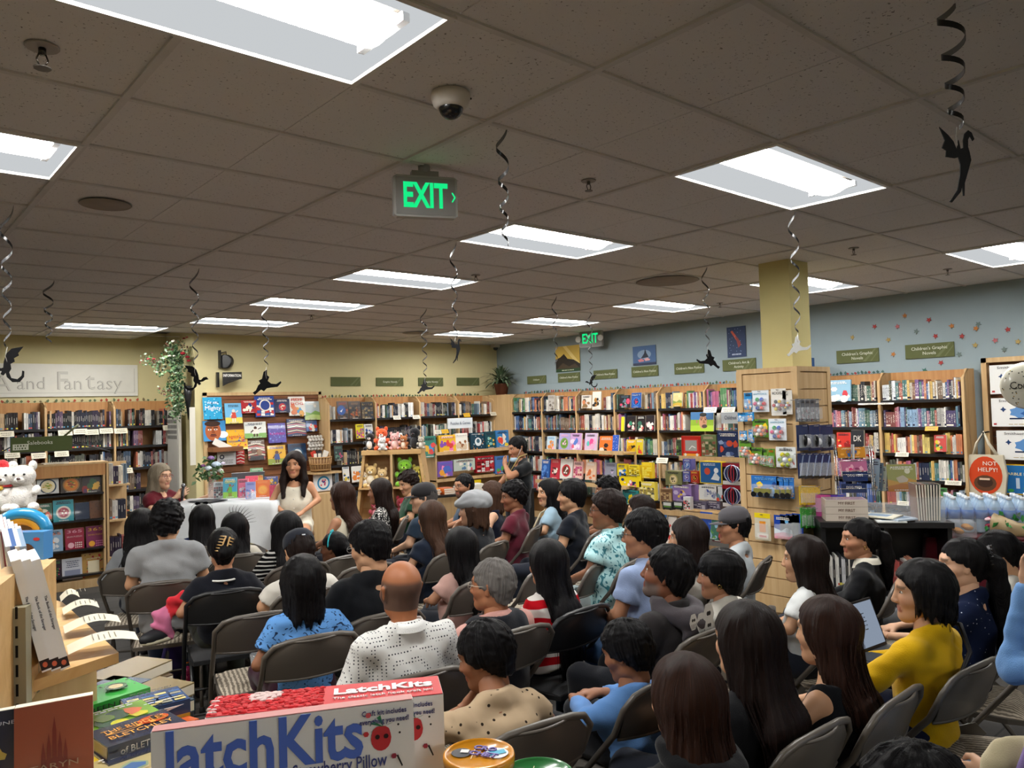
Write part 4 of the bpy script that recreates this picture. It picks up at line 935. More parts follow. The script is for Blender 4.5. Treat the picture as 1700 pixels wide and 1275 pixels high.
def auto_art(a,kind,cols):
 c=cols;R=random.uniform
 if kind=='blobs':
  for i in range(9):a.disc(R(.15,.85),R(.1,.6),R(.08,.2),random.choice(c),random.choice([6,9,12]),R(.7,1.4),R(.7,1.4),R(0,.3))
 elif kind=='collage':
  for i in range(5):
   for j in range(4):a.rect(.04+j*.235+R(0,.02),.06+i*.13,.04+j*.235+.2,.06+i*.13+.11,random.choice(c));
  for i in range(8):a.disc(R(.1,.9),R(.1,.7),R(.05,.1),random.choice(c),8,1,1,.3)
 elif kind=='circle':a.disc(.5,.42,.36,c[0],24);a.disc(.5,.42,.27,c[1],24);[a.disc(.5+R(-.15,.15),.42+R(-.15,.15),.05,random.choice(c[2:]or c),8)for _ in range(9)]
 elif kind=='figure':
  a.rect(0,0,1,.3,c[0]);a.disc(.5,.62,.1,c[1]);a.poly([(.38,.55),(.62,.55),(.66,.25),(.34,.25)],c[2%len(c)]);a.rect(.4,.08,.47,.26,c[1]);a.rect(.53,.08,.6,.26,c[1]);a.poly([(.38,.52),(.25,.35),(.3,.33),(.42,.46)],c[1])
  a.poly([(.62,.52),(.78,.6),(.76,.66),(.6,.55)],c[1])
 elif kind=='stripes':
  for i in range(6):a.poly([(0,.12+i*.12),(.5,.2+i*.12),(1,.08+i*.12),(1,.14+i*.12),(.5,.26+i*.12),(0,.18+i*.12)],c[i%len(c)])
 elif kind=='hills':a.poly([(0,.0),(1,0),(1,.4),(.7,.5),(.4,.35),(0,.45)],c[0]);a.poly([(0,0),(1,0),(1,.25),(.5,.3),(0,.2)],c[1]);a.disc(.7,.75,.1,c[2%len(c)])
 elif kind=='bowl':a.disc(.5,.4,.4,c[0],24);a.disc(.5,.4,.33,c[1],24);[a.disc(.5+.25*math.cos(q*2.4)*(q%5)/5,.4+.2*math.sin(q*2.4)*(q%5)/5,.045,random.choice(c[2:]),7,1.6,.8)for q in range(24)]
 elif kind=='dots':[a.disc(R(.05,.95),R(.05,.95),R(.02,.05),random.choice(c),7)for _ in range(26)]
 if kind!='dots' and c:a.lines(.12,.8,.88,.93,2,random.choice(['#e8e4dc','#2a2a34',c[-1]]),.55);a.lines(.2,.03,.8,.08,1,'#d8d4cc',.6)
 return a
def face_out(name,label,cat,box,pl,col,kind='blobs',cols=('#c33','#3a6'),title=(),th=.02,rz=0,lean=0,side=None,band=None,mat='gloss',group=None,tcol='#ffffff',extra=None,rest=None):
 """an upright flat thing whose front fills the pixel box on the plane pl"""
 x0,y0,x1,y1=box;mx=(x0+x1)/2;my=(y0+y1)/2
 if 'X' in pl:wd=abs(at(x0,my,**pl).y-at(x1,my,**pl).y)
 elif 'Y' in pl:wd=abs(at(x0,my,**pl).x-at(x1,my,**pl).x)
 else:wd=(x1-x0)*pl['D']/FPX;
 b=at(mx,y1,**pl);tp=at(mx,y0,**pl);h=tp.z-b.z
 if 'D' in pl:h=(y1-y0)*pl['D']/FPX
 R=Matrix.Rotation(-math.radians(lean),3,'X')
 m=MB();hc=side or col
 m.bb((-wd/2,0,0),(wd/2,th,h),col)
 o=m.build(name,mat,None,b,rz);o.rotation_euler=(-math.radians(lean),0,rz);tag(o,label,cat,group)
 if th>.008 and cat=='book':MB().bb((-wd/2+.001,.003,.003),(wd/2+.0006,th-.003,h+.0008),'#e4dcc8').build('pages','matte',o)
 a=Art(wd,h)
 if kind:auto_art(a,kind,cols)
 if band:a.rect(0,band[0],1,band[1],band[2])
 if extra:extra(a)
 n=len(title)
 for i,tt in enumerate(title):
  if isinstance(tt,str):tt=(tt,.82-.14*i,.13,tcol)
  s_,z,sz,tc=tt[:4];fx=tt[4]if len(tt)>4 else .8;cx=tt[5]if len(tt)>5 else .5
  text(s_,sz*h,tc,o,((cx-.5)*wd,-.0042,z*h),fit=fx*wd,name='title',depth=.0003)
 if a.k:a.m.build('cover_print' if cat=='book' else 'printed_front',mat,o)
 return o
def small_card(label,px,py,pl,rz,w=.12,h=.05,col='#d8d2bc',cat='shelf label',tilt=25,group=None):
 p=at(px,py,**pl);m=MB();m.bb((-w/2,-.001,-h),(w/2,.001,0),col);o=m.build('shelf_talker','print',None,p,rz);o.rotation_euler=(math.radians(-tilt),0,rz)
 a=Art(w,h);a.lines(.1,.15-1,.9,.8-1,2,'#77705f',.4);a.m.build('printed_lines','print',o);tag(o,label,cat,group);return o
def tri(n):return[random.choice(PAL['kids'])for _ in range(n)]
# ---- display wall (walnut slatwall) on the yellow return
SY=10.93
t=thing('slatwall_panel','brown slatwall display panel in a pale oak frame, behind the speakers','display panel',(3.84,SY,0))
W_=1.79
for i in range(24):
 z=.12+i*.086;MB().bb((.03,0,z),(W_-.03,.018,z+.079),'#7d5236').build('slat','walnut',t)
for lo,hi in(((0,-.02,.05),(.045,.03,2.2)),((W_-.045,-.02,.05),(W_,.03,2.2)),((0,-.02,2.155),(W_,.03,2.2)),((0,-.02,.05),(W_,.03,.1))):MB().bb(lo,hi,'#c9a878').build('frame_rail','maple',t)
D1=dict(Y=10.86)
def faceart(a):
 a.rect(0,0,1,1,'#3c8bc4');a.disc(.86,.3,.22,'#e9eef2',10,1.2,.8);a.disc(.43,.48,.47,'#a85a30',20,.82,1.02);a.disc(.42,.85,.3,'#3a2318',14,1.3,.5)
 for q in(.28,.55):a.disc(q,.56,.07,'#f0e4d4',8,1.3,.6);a.disc(q,.56,.035,'#22130c',8);a.rect(q-.1,.63,q+.1,.67,'#2a160e')
 a.poly([(.4,.55),(.46,.55),(.52,.38),(.34,.38)],'#8a4524');a.disc(.43,.26,.14,'#6e2e22',12,1.2,.4);a.rect(.32,.31,.55,.34,'#2a160e')
WB=[('light blue picture book titled We Are Mighty, top left of the display wall',(339,659,370,696),'#2a9ccb','dots',('#9fdcf0','#155a86'),[('WE ARE',.74,.14,'#f2f6f8',.6),('Mighty',.5,.26,'#f4f1ee',.85)],None),('pale blue picture book with a running figure, display wall top row',(375,669,403,703),'#6fb2dc','figure',('#e3cf5a','#d8d4cc','#c94a3a'),[],None),('small red and navy picture book with three sheep shapes, display wall',(402,664,427,686),'#a9252b','blobs',('#efe6d4','#263a7a','#efe6d4'),[],None),('large red white and blue collage book, top of the display wall',(425,657,457,692),'#24408c','collage',('#c9302e','#f0eee8','#2b59a8','#c9302e'),[],('ring',)),('small navy book with a red lantern drawing, display wall',(457,662,482,685),'#1b2148','circle',('#26305e','#c12f3a','#e8dfc8'),[],None),('white book titled HOT DOG in red letters, display wall',(481,658,508,690),'#e9e6df','blobs',('#e0a13c','#5a9ac4','#d9794a'),[('HOT',.82,.2,'#c8202c',.7),('DOG',.62,.2,'#c8202c',.75)],None),('pale book with a green hill and grey sky, top right of the display wall',(507,666,532,697),'#b9cbd4','hills',('#7fae5c','#b9d486','#f2f2ee'),[],None),('book with a painted brown face on blue, left edge of the display wall',(339,698,376,732),'#3c8bc4',None,(),[],faceart),('yellow book titled AMERICA in red, display wall',(378,713,412,746),'#e8b21f','dots',('#c9302e','#2b59a8'),[('AMERICA',.62,.2,'#c9302e',.85),('REDISCOVERED',.4,.13,'#2b3f8c',.85)],None),('white and green picture book of a ball player, display wall',(407,700,443,727),'#dfe2dc','figure',('#7fae5c','#4a2c20','#e8e4da'),[('HOW BIG',.8,.14,'#3a4a7a',.4,.25)],None),('purple book with a pink word across it, centre of the display wall',(447,702,476,735),'#4a3aa0','dots',('#8fa8e8','#7d74d0'),[('REVIVED',.45,.15,'#e23ea0',.85)],None),('book with a striped flag on the cover, right of the display wall',(478,695,509,724),'#23305e','stripes',('#a9343a','#d9c6a8'),[],None),('tiny blue book below the green hill book, display wall',(509,698,527,716),'#3a5f9e','blobs',('#c9302e','#e8e4da'),[],None),('brown book with two portraits over flag stripes, display wall',(413,730,441,764),'#6a5146','stripes',('#b5413e','#d8cbb6'),[('OF THIS FREEDOM',.93,.08,'#e8e0d0',.9)],'heads'),('yellow picture book with a child in blue, display wall',(446,739,476,771),'#e2ad24','figure',('#8a9a3a','#5a3524','#2f4c8a'),[],None),('navy picture book with a white moon, behind the young speaker',(480,736,510,766),'#1d3c60','circle',('#2c5a80','#dfe6ea','#b8c6ce'),[],None)]
for lab,bx,col,kd,cs,ti,ex in WB:
 e=None
 if callable(ex):e=ex
 elif ex=='heads':e=lambda a:(a.disc(.35,.5,.2,'#5a3828',12,.8,1),a.disc(.66,.38,.2,'#8a6a50',12,.8,1),a.rect(.1,0,.9,.22,'#2c2a30'))
 elif ex:e=lambda a:(a.disc(.5,.55,.3,'#e9e4da',16),a.disc(.5,.55,.24,'#24408c',16))
 o=face_out('picture_book',lab,'book',bx,D1,col,kd,cs,ti,.02,0,8,group=None,extra=e)
 w2=.05;b=MB()
 for q in(-.05,.05):b.tube([(q,.06,.02),(q,-.008,-.006),(q,-.012,.02)],.003,'#1c1c1e',5)
 b.build('display_holder','metal',o)
p=at(374,742,Y=10.8);t=thing('wooden_tray','small walnut tray of white papers on the display wall','tray',p);MB().bb((-.21,-.12,-.06),(.21,.1,.0),'#6b4128').build('tray','walnut',t);MB().box((-.06,-.04,.03),(.26,.01,.09),'#e9e6de',R=Matrix.Rotation(.5,4,'Y')).build('paper','print',t)
face_out('notice','white framed notice with a round black stamp, on the display wall','sign',(361,750,392,772),D1,'#dfe0e2',None,(),[('a free press',.75,.12,'#555560',.5,.62)],.008,extra=lambda a:(a.disc(.25,.62,.18,'#2a2c44',14),a.disc(.25,.62,.1,'#dfe0e2',12),a.lines(.1,.1,.9,.42,3,'#888888',.4)))
face_out('picture_book','red and white striped book beside the white notice','book',(393,748,406,770),D1,'#c23a3a','stripes',('#e8e0d8','#b3262c'),[])
p=at(521,722,Y=10.8);t=thing('keyring_display','cluster of white plush pompom keyrings hanging at the right of the display wall','keyring display',p);m=MB()
for i in range(5):
 for j in range(5):MB().ball((-.1+i*.05+.01*(j%2),-.03-.02*(j%2),-.03-j*.045),.026,'#d8d4cc',8,6).build('pompom','plush',t)
MB().tube([(-.12,0,.01),(.12,0,.01)],.005,'#222222').build('rail','metal',t)
def basket(lab,px0,px1,py,pyb,pl,stuff_):
 a=at((px0+px1)/2,pyb,**pl);b=at((px0+px1)/2,py,**pl);w2=(px1-px0)/FPX*(a-Vector((0,0,CAMZ))).dot(ray(850,637.5))/2;h=b.z-a.z
 t=thing('wicker_basket',lab,'basket',a);n=22
 MB().lathe([(w2*.8,0),(w2*.9,h*.5),(w2,h),(w2*.96,h),(w2*.8,.02)],'#8a6440',20).build('shell','leather',t)
 for k in range(n):
  q=2*PI*k/n;MB().tube([(w2*.82*math.cos(q),w2*.82*math.sin(q),0),(w2*1.02*math.cos(q),w2*1.02*math.sin(q),h)],.011,'#b08a5c',5).build('stave','leather',t)
 for z in(.1,.5,.95):MB().tube([(w2*(.84+.19*z)*math.cos(q),w2*(.84+.19*z)*math.sin(q),h*z)for q in np.linspace(0,2*PI,21)[:-1]],.012,'#a07a4c',5,closed=True).build('hoop','leather',t)
 return t,a,w2,h
basket('round wicker basket full of small toys, right of the young speaker',514,550,758,782,dict(Y=10.6),1)
p=at(532,782,Y=10.72);tag(MB().bb((-.22,-.25,-.03),(.22,.2,-.002),'#c9a878').build('basket_shelf','maple',None,p),'maple wall shelf under the round wicker basket','shelf')
p0=at(532,757,Y=10.6)
for i,(dx,c_,l_)in enumerate([(-.09,'#c0392b','red'),(-.02,'#2c2c30','black'),(.06,'#dcd8d0','white')]):
 o=MB().box((0,0,0),(.08,.02,.2),c_,R=Matrix.Rotation(.4*(i-1),4,'Y')).box((0,-.012,.03),(.05,.004,.06),'#e8e0d0').build('greeting_card','print',None,p0+Vector((dx,0,-.02)));tag(o,l_+' card sticking out of the round wicker basket','card')
face_out('activity_box','white unicorn craft box with a round blue corner, under the basket','toy box',(523,783,552,815),dict(Y=10.6),'#dfe6ec','circle',('#2f8ec4','#e9eef2','#d85a7a','#3a3a8c'),[],.05)
face_out('notice','small poster of red, yellow and blue bands under the unicorn box','sign',(524,822,538,850),dict(Y=10.5),'#e8e2cc',None,(),[],.006,extra=lambda a:(a.rect(.08,.7,.92,.92,'#b8383a'),a.rect(.08,.38,.92,.6,'#e2b33a'),a.rect(.08,.06,.92,.3,'#2f4f8e')))
tag(MB().bb((-.35,-.2,-.9),(.35,.3,0),'#c9a878').build('base_cabinet','maple',None,at(545,816,Y=10.62)),'low maple cabinet below the unicorn craft box','cabinet')
# ---- wall signs
def plate(name,lab,box,pl,rz,lines,col='#5e6440',tc='#d6d8c6',sz=.27,mat='matte',th=.012,cat='sign'):
 x0,y0,x1,y1=box;c=at((x0+x1)/2,(y0+y1)/2,**pl);my=(y0+y1)/2
 wd=(at(x0,my,**pl)-at(x1,my,**pl)).length;hh=(at((x0+x1)/2,y0,**pl)-at((x0+x1)/2,y1,**pl)).length
 o=MB().bb((-wd/2,0,-hh/2),(wd/2,th,hh/2),col).build(name,mat,None,c,rz);tag(o,lab,cat)
 n=len(lines)
 for i,s_ in enumerate(lines):text(s_,hh*sz*1.15,tc,o,(0,-.002,(n-1)*hh*.17-i*hh*.34),name='lettering')
 a=Art(wd,hh);a.poly([(.62,-.45),(.7,-.45),(.95,.45),(.9,.45)],'#6d7350');a.poly([(.8,-.45),(.83,-.45),(.99,.2),(.99,.3)],'#6d7350');a.m.build('leaf_print','matte',o)
 return o
for(bx,ls,l_)in[((550,626,599,641),['Games'],'olive wall sign over the first back wall bay'),((625,627,670,641),['Graphic Novels'],'olive sign reading Graphic Novels, left one on the yellow wall'),((695,627,736,641),['Graphic Novels'],'olive sign reading Graphic Novels behind the small dragon'),((759,627,796,640),['Humor'],'olive wall sign nearest the corner fern on yellow')]:
 plate('category_sign',l_,bx,dict(Y=10.955),0,ls if 'Graphic' in ls[0]else[])
for(bx,ls,l_)in[((875,624,906,637),['Childcare'],'small olive sign nearest the fern on the blue wall'),((926,619,962,634),["Children's Non Fiction"],'olive non fiction sign under the yellow mountain poster'),((985,614,1024,629),["Children's Non Fiction"],'olive non fiction sign right of the tiny winged dragon'),((1048,608,1092,625),["Children's Non Fiction"],'olive non fiction sign under the rider poster'),((1119,602,1168,620),["Children's Non Fiction"],'olive non fiction sign between the two blue posters'),((1199,596,1254,615),["Children's Art &",'Activity'],'olive sign reading Children\'s Art and Activity'),((1388,580,1458,602),["Children's Graphic",'Novels'],'olive Graphic Novels sign just right of the pillar'),((1502,570,1583,594),["Children's Graphic",'Novels'],'olive Graphic Novels sign over the rightmost bay')]:
 plate('category_sign',l_,bx,dict(X=9.235),RX,ls)
def poster(lab,bx,pl,rz,fn):
 x0,y0,x1,y1=bx;c=at((x0+x1)/2,y1,**pl);wd=(at(x0,(y0+y1)/2,**pl)-at(x1,(y0+y1)/2,**pl)).length;hh=at((x0+x1)/2,y0,**pl).z-c.z
 o=MB().bb((-wd/2,0,0),(wd/2,.006,hh),'#202020').build('poster','print',None,c,rz);tag(o,lab,'poster');a=Art(wd,hh,-.0005);fn(a);a.m.build('printed_picture','print',o)
poster('square poster of a dark mountain under a yellow sky',(923,574,963,617),dict(X=9.238),RX,lambda a:(a.rect(0,0,1,1,'#cfae52'),a.poly([(.3,1),(.45,1),(1,.3),(1,.1)],'#e6cf85'),a.poly([(0,.1),(0,.5),(.2,.58),(.35,.7),(.5,.5),(.75,.45),(1,.28),(1,.1)],'#2d2722'),a.poly([(0,.1),(.3,.35),(.55,.2),(.8,.3),(1,.1)],'#4a3d30'),a.rect(0,0,1,.12,'#2c4a30'),a.lines(.2,.03,.8,.09,1,'#c9d0b0')))
poster('small landscape poster of a rider silhouette over pink flames',(1051,574,1089,606),dict(X=9.238),RX,lambda a:(a.rect(0,0,1,1,'#41618c'),a.disc(.5,.55,.3,'#8098b4',16,1.5,.8),a.poly([(.35,.35),(.5,.6),(.55,.85),(.6,.62),(.7,.4)],'#1c2436'),a.disc(.35,.25,.14,'#c77a84',9,1.6,.7,.3),a.disc(.62,.28,.13,'#d9a0a0',9,1.6,.7,.3),a.rect(0,0,1,.12,'#26304c')))
poster('tall dark blue poster of an orange winged figure',(1208,542,1239,593),dict(X=9.238),RX,lambda a:(a.rect(0,0,1,1,'#26395c'),a.poly([(.2,.85),(.3,.88),(.72,.48),(.68,.4),(.55,.5)],'#c0573c'),a.poly([(.45,.7),(.6,.62),(.75,.4),(.6,.3)],'#8a3c3a'),[a.disc(random.uniform(.1,.9),random.uniform(.1,.95),.02,'#7a90b8',5)for _ in range(22)],a.lines(.2,.05,.8,.14,1,'#a8b4cc')))
for i,(px,py,c_)in enumerate([(1415,560,'yellow'),(1452,542,'red'),(1475,564,'yellow'),(1490,542,'pink'),(1502,524,'orange'),(1521,550,'grey'),(1542,531,'red'),(1553,558,'red'),(1580,541,'orange'),(1597,558,'red'),(1620,545,'orange'),(1624,538,'grey'),(1652,565,'pink'),(1673,547,'red'),(1619,573,'yellow'),(1483,588,'orange'),(1562,602,'red'),(1592,588,'grey'),(1667,580,'grey'),(1690,567,'yellow'),(1535,615,'green'),(1337,588,'grey')]):
 p=at(px,py,X=9.243);q={'yellow':'#a8925a','red':'#a0403e','pink':'#b5696c','orange':'#b5763e','grey':'#6c7c78','green':'#3f6a60'}[c_];m=MB();n=10;s_=.032
 m.slab([((s_ if k%2==0 else s_*.5)*(1.2 if k==2 else 1)*math.cos(2*PI*k/n+i),(s_ if k%2==0 else s_*.45)*math.sin(2*PI*k/n+i))for k in range(n)],.003,q);m.slab([(-.0025,-.036),(.0025,-.036),(.0025,0),(-.0025,0)],.002,'#5c5048')
 tag(m.build('leaf_decal','matte',None,p,RX),'%s paper leaf stuck on the blue wall, %s from the pillar in its scatter'%(c_,ordn(i)),'leaf decal','paper leaves on the blue wall')
p0=at(0,603,Y=12.15);p1=at(229,657,Y=12.15);wd=p1.x-.6;t=MB().bb((.6,12.145,p1.z),(p1.x,12.152,p0.z),'#d9d7cd').build('paper_banner','print');tag(t,'long white paper banner with pencilled words and Fantasy','banner')
zc=(p0.z+p1.z)/2
for s_,px,sz in(('A',3,.3),('and',52,.24),('F',103,.36),('an',122,.26),('t',150,.36),('asy',182,.27)):
 q=at(px,632,Y=12.14)
 for dx,cc in((0,'#9a988f'),(.006,'#c9c7be')):text(s_,sz,cc,t,(q.x+dx,12.142-dx*.3,zc-.02+(0 if sz>.3 else-.03)),name='pencil_lettering',bold=0 if dx==0 else-.004)
Art_=MB();Art_.bb((.7,12.142,p1.z+.05),(p1.x-.05,12.144,p1.z+.054),'#a9a79e');Art_.bb((p1.x-.05,12.142,p1.z+.05),(p1.x-.046,12.144,p0.z-.05),'#a9a79e');Art_.build('pencil_line','print',t)
p=at(380,596,Y=10.8);t=thing('bracket_clock','small black double sided clock on a wall bracket','clock',p)
MB().bb((-.09,.1,-.12),(-.07,.17,.13),'#111111').build('wall_plate','metal',t);MB().tube([(-.08,.1,.09),(0,.1,.11),(.0,.1,.06)],.008,'#111111').build('bracket','metal',t)
MB().lathe([(.085,-.03),(.1,-.03),(.1,.04),(.085,.04)],'#141414',24,c=(0,.1,-.03),R=Matrix.Rotation(PI/2,4,'X')@Matrix.Rotation(-.9,4,'Y')).build('case','metal',t);
d=MB();d.lathe([(.08,.031),(.08,.034)],'#cfcbc0',24,c=(0,.1,-.03),R=Matrix.Rotation(PI/2,4,'X')@Matrix.Rotation(-.9,4,'Y'));d.build('dial','print',t)
p=at(385,629,Y=10.75);t=thing('information_sign','black wall bracket sign with white letters INFORMATION','sign',p)
MB().bb((-.15,.15,-.11),(-.12,.2,.1),'#101010').build('wall_plate','metal',t);m=MB();m.slab([(-.13,-.05),(.14,-.0),(.14,.1),(-.13,.09)],.02,'#1a1a1a');m.slab([(-.13,-.1),(-.05,-.06),(.1,-.01),(-.13,-.05)],.02,'#141414');m.build('panel','metal',t)
text('INFORMATION',.055,'#e9e9e4',t,(.0,-.014,.045),fit=.25,bold=.001)
def leafy(name,t,pts,n,size,cols,mat='leaf',spread=.05):
 m=MB()
 for i in range(n):
  c_=Vector(random.choice(pts))+Vector([random.gauss(0,spread)for _ in range(3)]);R=Euler([random.uniform(0,6)for _ in range(3)]).to_matrix();l=size*random.uniform(.7,1.3)
  m.add([c_,c_+R@Vector((l*.35,l*.5,.1*l)),c_+R@Vector((0,l,0)),c_+R@Vector((-l*.35,l*.5,.1*l))],[(0,1,2,3)],random.choice(cols))
 return m.build(name,mat,t)
p=at(290,620,Y=11.0);base=Vector((3.62,11.1,0));t=thing('rose_garland','hanging garland of green leaves with red and white roses in the wall corner','flower garland',(0,0,0))
def q_(px,py):return at(px,py,Y=11.05)
core=[q_(290,y)for y in range(575,690,6)]+[q_(297,y)for y in range(590,680,8)]+[q_(275,600),q_(262,605),q_(268,615),q_(282,590),q_(303,590)]
leafy('foliage',t,core,900,.05,('#3c5c38','#56784c','#7f9a72','#2c4428','#8ea088'),spread=.045)['kind']='stuff'
leafy('sprigs',t,[q_(245,597),q_(252,598),q_(262,600),q_(278,575),q_(300,570),q_(310,585),q_(272,650)],200,.035,('#6a4038','#56784c','#8ea088'),spread=.04)
def rose(t,c_,r,col):
 m=MB()
 for k in range(8):q=k*2.4;m.ball(Vector(c_)+Vector((math.cos(q)*r*.45*(k/8+.2),math.sin(q)*r*.45*(k/8+.2),r*.3*(1-k/8))),(r*.5,r*.5,r*.35),col,7,5)
 m.build('rose','matte',t)
for px,py,r,cc in[(300,588,.045,'#8e1c28'),(308,594,.04,'#7c1722'),(243,597,.025,'#8e2630'),(252,597,.025,'#8e2630'),(302,563,.025,'#7c1722'),(310,600,.035,'#8e1c28'),(285,568,.04,'#d8cfc0'),(278,592,.03,'#d4cbbb'),(307,561,.022,'#8e1c28'),(257,619,.025,'#d8cfc0'),(286,592,.025,'#d8cfc0')]:rose(t,q_(px,py)+Vector((0,-.08,0)),r,cc)
m=MB();c_=at(312,655,Y=11.0);m.lathe([(.005,-.35),(.05,0),(.055,.12)],'#1c1c1e',12,c=c_);m.build('cone_vase','metal',t)
tag(MB().bb((3.62,11.3,.3),(3.66,11.78,1.98),'#cfccc2').box((3.615,11.54,1.1),(.004,.4,1.5),'#c2c0b8').build('paper_chart','print'),'tall white handwritten paper chart in the wall corner','chart')
o=MB().bb((3.66,10.955,1.2),(3.735,10.962,2.0),'#d8d4c8').build('growth_strip','print');tag(o,'narrow white printed strip on the yellow wall edge','sign')
ch=MB()
for i in range(5):
 for j in range(8):ch.bb((3.609,11.36+j*.05,1.86-i*.075),(3.6095+.002,11.36+j*.05+.02,1.91-i*.075),'#2a2a30')
ch.build('handwriting','print',bpy.data.objects['paper_chart'])['kind']='stuff'
p=Vector((9.05,10.3,2.1));p=at(840,655,X=9.05);t=thing('potted_fern','spiky potted fern on the corner cabinet top','plant',(8.95,p.y,2.1));MB().lathe([(.1,0),(.13,.17),(.14,.2),(.12,.2),(.11,.17)],'#5a3322',20).build('pot','matte',t)
for k in range(120):
 a_=random.uniform(0,2*PI);L_=random.uniform(.3,.5);e_=random.uniform(.1,1.5);m=MB();pts=[];n=6
 for i in range(n):
  q=i/(n-1);pts.append(Vector((math.cos(a_)*L_*math.sin(e_)*q,math.sin(a_)*L_*math.sin(e_)*q,.18+L_*(math.cos(e_)*q+.5*q-.75*q*q))))
 sd=Vector((-math.sin(a_),math.cos(a_),0));vs=[];fs=[]
 for i,pp in enumerate(pts):wv=.02*(1-abs(i/(n-1)-.35));pp.x=min(pp.x,.27);pp.z=max(pp.z,.02);vs+=[pp-sd*wv,pp+sd*wv]
 fs=[(2*i,2*i+1,2*i+3,2*i+2)for i in range(n-1)];m.add(vs,fs,random.choice(['#4c5f45','#6d7d62','#39492f','#8b957c']));m.build('frond','leaf',t)
tag(MB().bb((9.22,10.5,1.9),(9.235,10.7,2.05),'#d9d4c8').build('notice','print'),'small white paper notice near the fern','sign')
# ==== FACE-OUT THINGS ON THE BACK WALL AND BLUE WALL
B1=dict(Y=10.6)
K=[('large dark comic cover with a blue round badge, first back wall bay',(561,666,579,696),'#4a3a38','collage',('#7a5a4a','#2c2a2c','#a84a3a'),[],lambda a:(a.disc(.35,.5,.4,'#1c4f9c',16),a.poly([(.2,.45),(.35,.38),(.52,.6),(.35,.5)],'#dfe8f2'))),('dark orange comic cover in the first back wall bay',(580,666,600,696),'#3c3434','collage',('#b0562c','#5a4a44','#28282c','#8a6a4c'),[],None),('black comic cover with gold title, first back wall bay',(601,667,621,696),'#2a2728','collage',('#6a5a4a','#38404a','#8a7a5a'),[('BATTLE',.85,.14,'#c9a85c')],None),('bright yellow pink patterned book, first back wall bay',(592,704,605,728),'#dccb28','collage',('#d03a8c','#e0d02c','#6a3a8c'),[],None),('white book with a blue portrait, first back wall bay',(606,704,620,728),'#d4d2cc','blobs',('#3a4f8a','#8a94b8','#e8e6e2'),[],None),('white book with drawn figure in the fourth shelf of the first bay',(570,773,581,800),'#dad8d2','blobs',('#c9b03a','#2a4a6c'),[],None),('white picture book with an orange fox, first back wall bay',(585,773,606,800),'#e2dfd8','blobs',('#d8803a','#5a8ab0','#e2dfd8'),[],None),('dark comic book with pink cover corner, first back wall bay',(556,740,570,765),'#3a4444','blobs',('#a84a6a','#5a7a6a'),[],None)]
for lab,bx,col,kd,cs,ti,ex in K:face_out('comic_book',lab,'book',bx,B1,col,kd,cs,ti,.012,0,6,extra=ex)
t=thing('puzzle_stand','two tier maple puzzle stand before the back wall bookcases','display stand',(0,0,0));PY=9.9
a0=at(700,756,Y=PY);a1=at(840,750,Y=PY);
for z in(at(760,750,Y=PY).z,at(760,795,Y=PY-.1).z):MB().bb((7.0,PY-.05,z-.025),(8.7,PY+.3,z),'#d3ac72').build('shelf','blond',t);MB().bb((7.0,PY-.06,z-.03),(8.7,PY-.05,z+.02),'#c9a878').build('shelf_lip','maple',t)
MB().bb((7.0,PY+.3,0),(8.7,PY+.33,1.3),'#c9a878').build('back_panel','maple',t)
for x in(7.0,8.68):MB().bb((x,PY-.05,0),(x+.025,PY+.3,1.3),'#c9a878').build('side_panel','maple',t)
PZ=[('green cookie monster style puzzle box',0)]
P2=dict(Y=PY-.03)
for lab,bx,col,kd,cs,ti in[('tall teal puzzle box of bright animals, left end of the puzzle stand',(698,724,726,760),'#3c7a6c','blobs',('#3c8ac4','#d8a83c','#c94a4a'),[]),('yellow crayon puzzle box on the puzzle stand top tier',(730,722,758,750),'#d8a82c','blobs',('#c9403a','#e070a0','#d8a82c','#7a4aa0'),[('CRAYONS',.84,.13,'#c9302e')]),('white puzzle box with brown cup drawings',(758,719,778,748),'#dedad2','blobs',('#8a5a3c','#c9b49a'),[('Meowsterpieces',.88,.07,'#444444')]),('navy space puzzle box with an astronaut',(783,718,806,746),'#16384a','dots',('#9ab8c4','#c98a4a'),[('PIGMENT',.9,.07,'#c8d8dc')]),('teal space puzzle box next to the astronaut one',(807,716,824,745),'#1c4650','blobs',('#7ab0a8','#d8b04a','#23606a'),[]),('small yellow and blue puzzle box at the right end of the top tier',(825,714,846,742),'#3a78b0','blobs',('#e8c93a','#d84a3a','#e8e0d0'),[])]:
 face_out('puzzle_box',lab,'puzzle box',bx,P2,col,kd,cs,ti,.05,0,5,extra=(lambda a:(a.disc(.5,.45,.25,'#cfd8da',14),a.disc(.5,.5,.13,'#3a5a6a',12)))if 'astronaut' in lab and 'navy' in lab else None)
for lab,bx,col,kd,cs,ti in[('purple and pink toy set box on the lower puzzle tier',(728,766,752,791),'#7a5ab0','blobs',('#e88ac0','#e8a03a','#4a6ac0'),[]),('wide pink and grey craft box on the lower puzzle tier',(754,762,789,781),'#b8c4b8','blobs',('#d8506a','#5a7a9a','#e8e0d8'),[('Color by Numbers',.8,.14,'#8a2a3a')]),('red robot toy box on the lower puzzle tier',(791,757,821,784),'#a01c28','collage',('#d8d4d0','#5a1418','#c93a40'),[('ROBOTICS',.85,.14,'#f0ece6')]),('yellow and blue sticker box beside the red robot box',(823,757,845,786),'#4a7ab8','blobs',('#e8c93a','#d84a3a','#58a858'),[]),('yellow puzzle bag on the table behind the grey flat cap',(785,797,799,812),'#e6c81f','dots',('#c9a010','#e86a3a'),[])]:
 face_out('puzzle_box',lab,'puzzle box',bx,dict(Y=PY-.08),col,kd,cs,ti,.06)
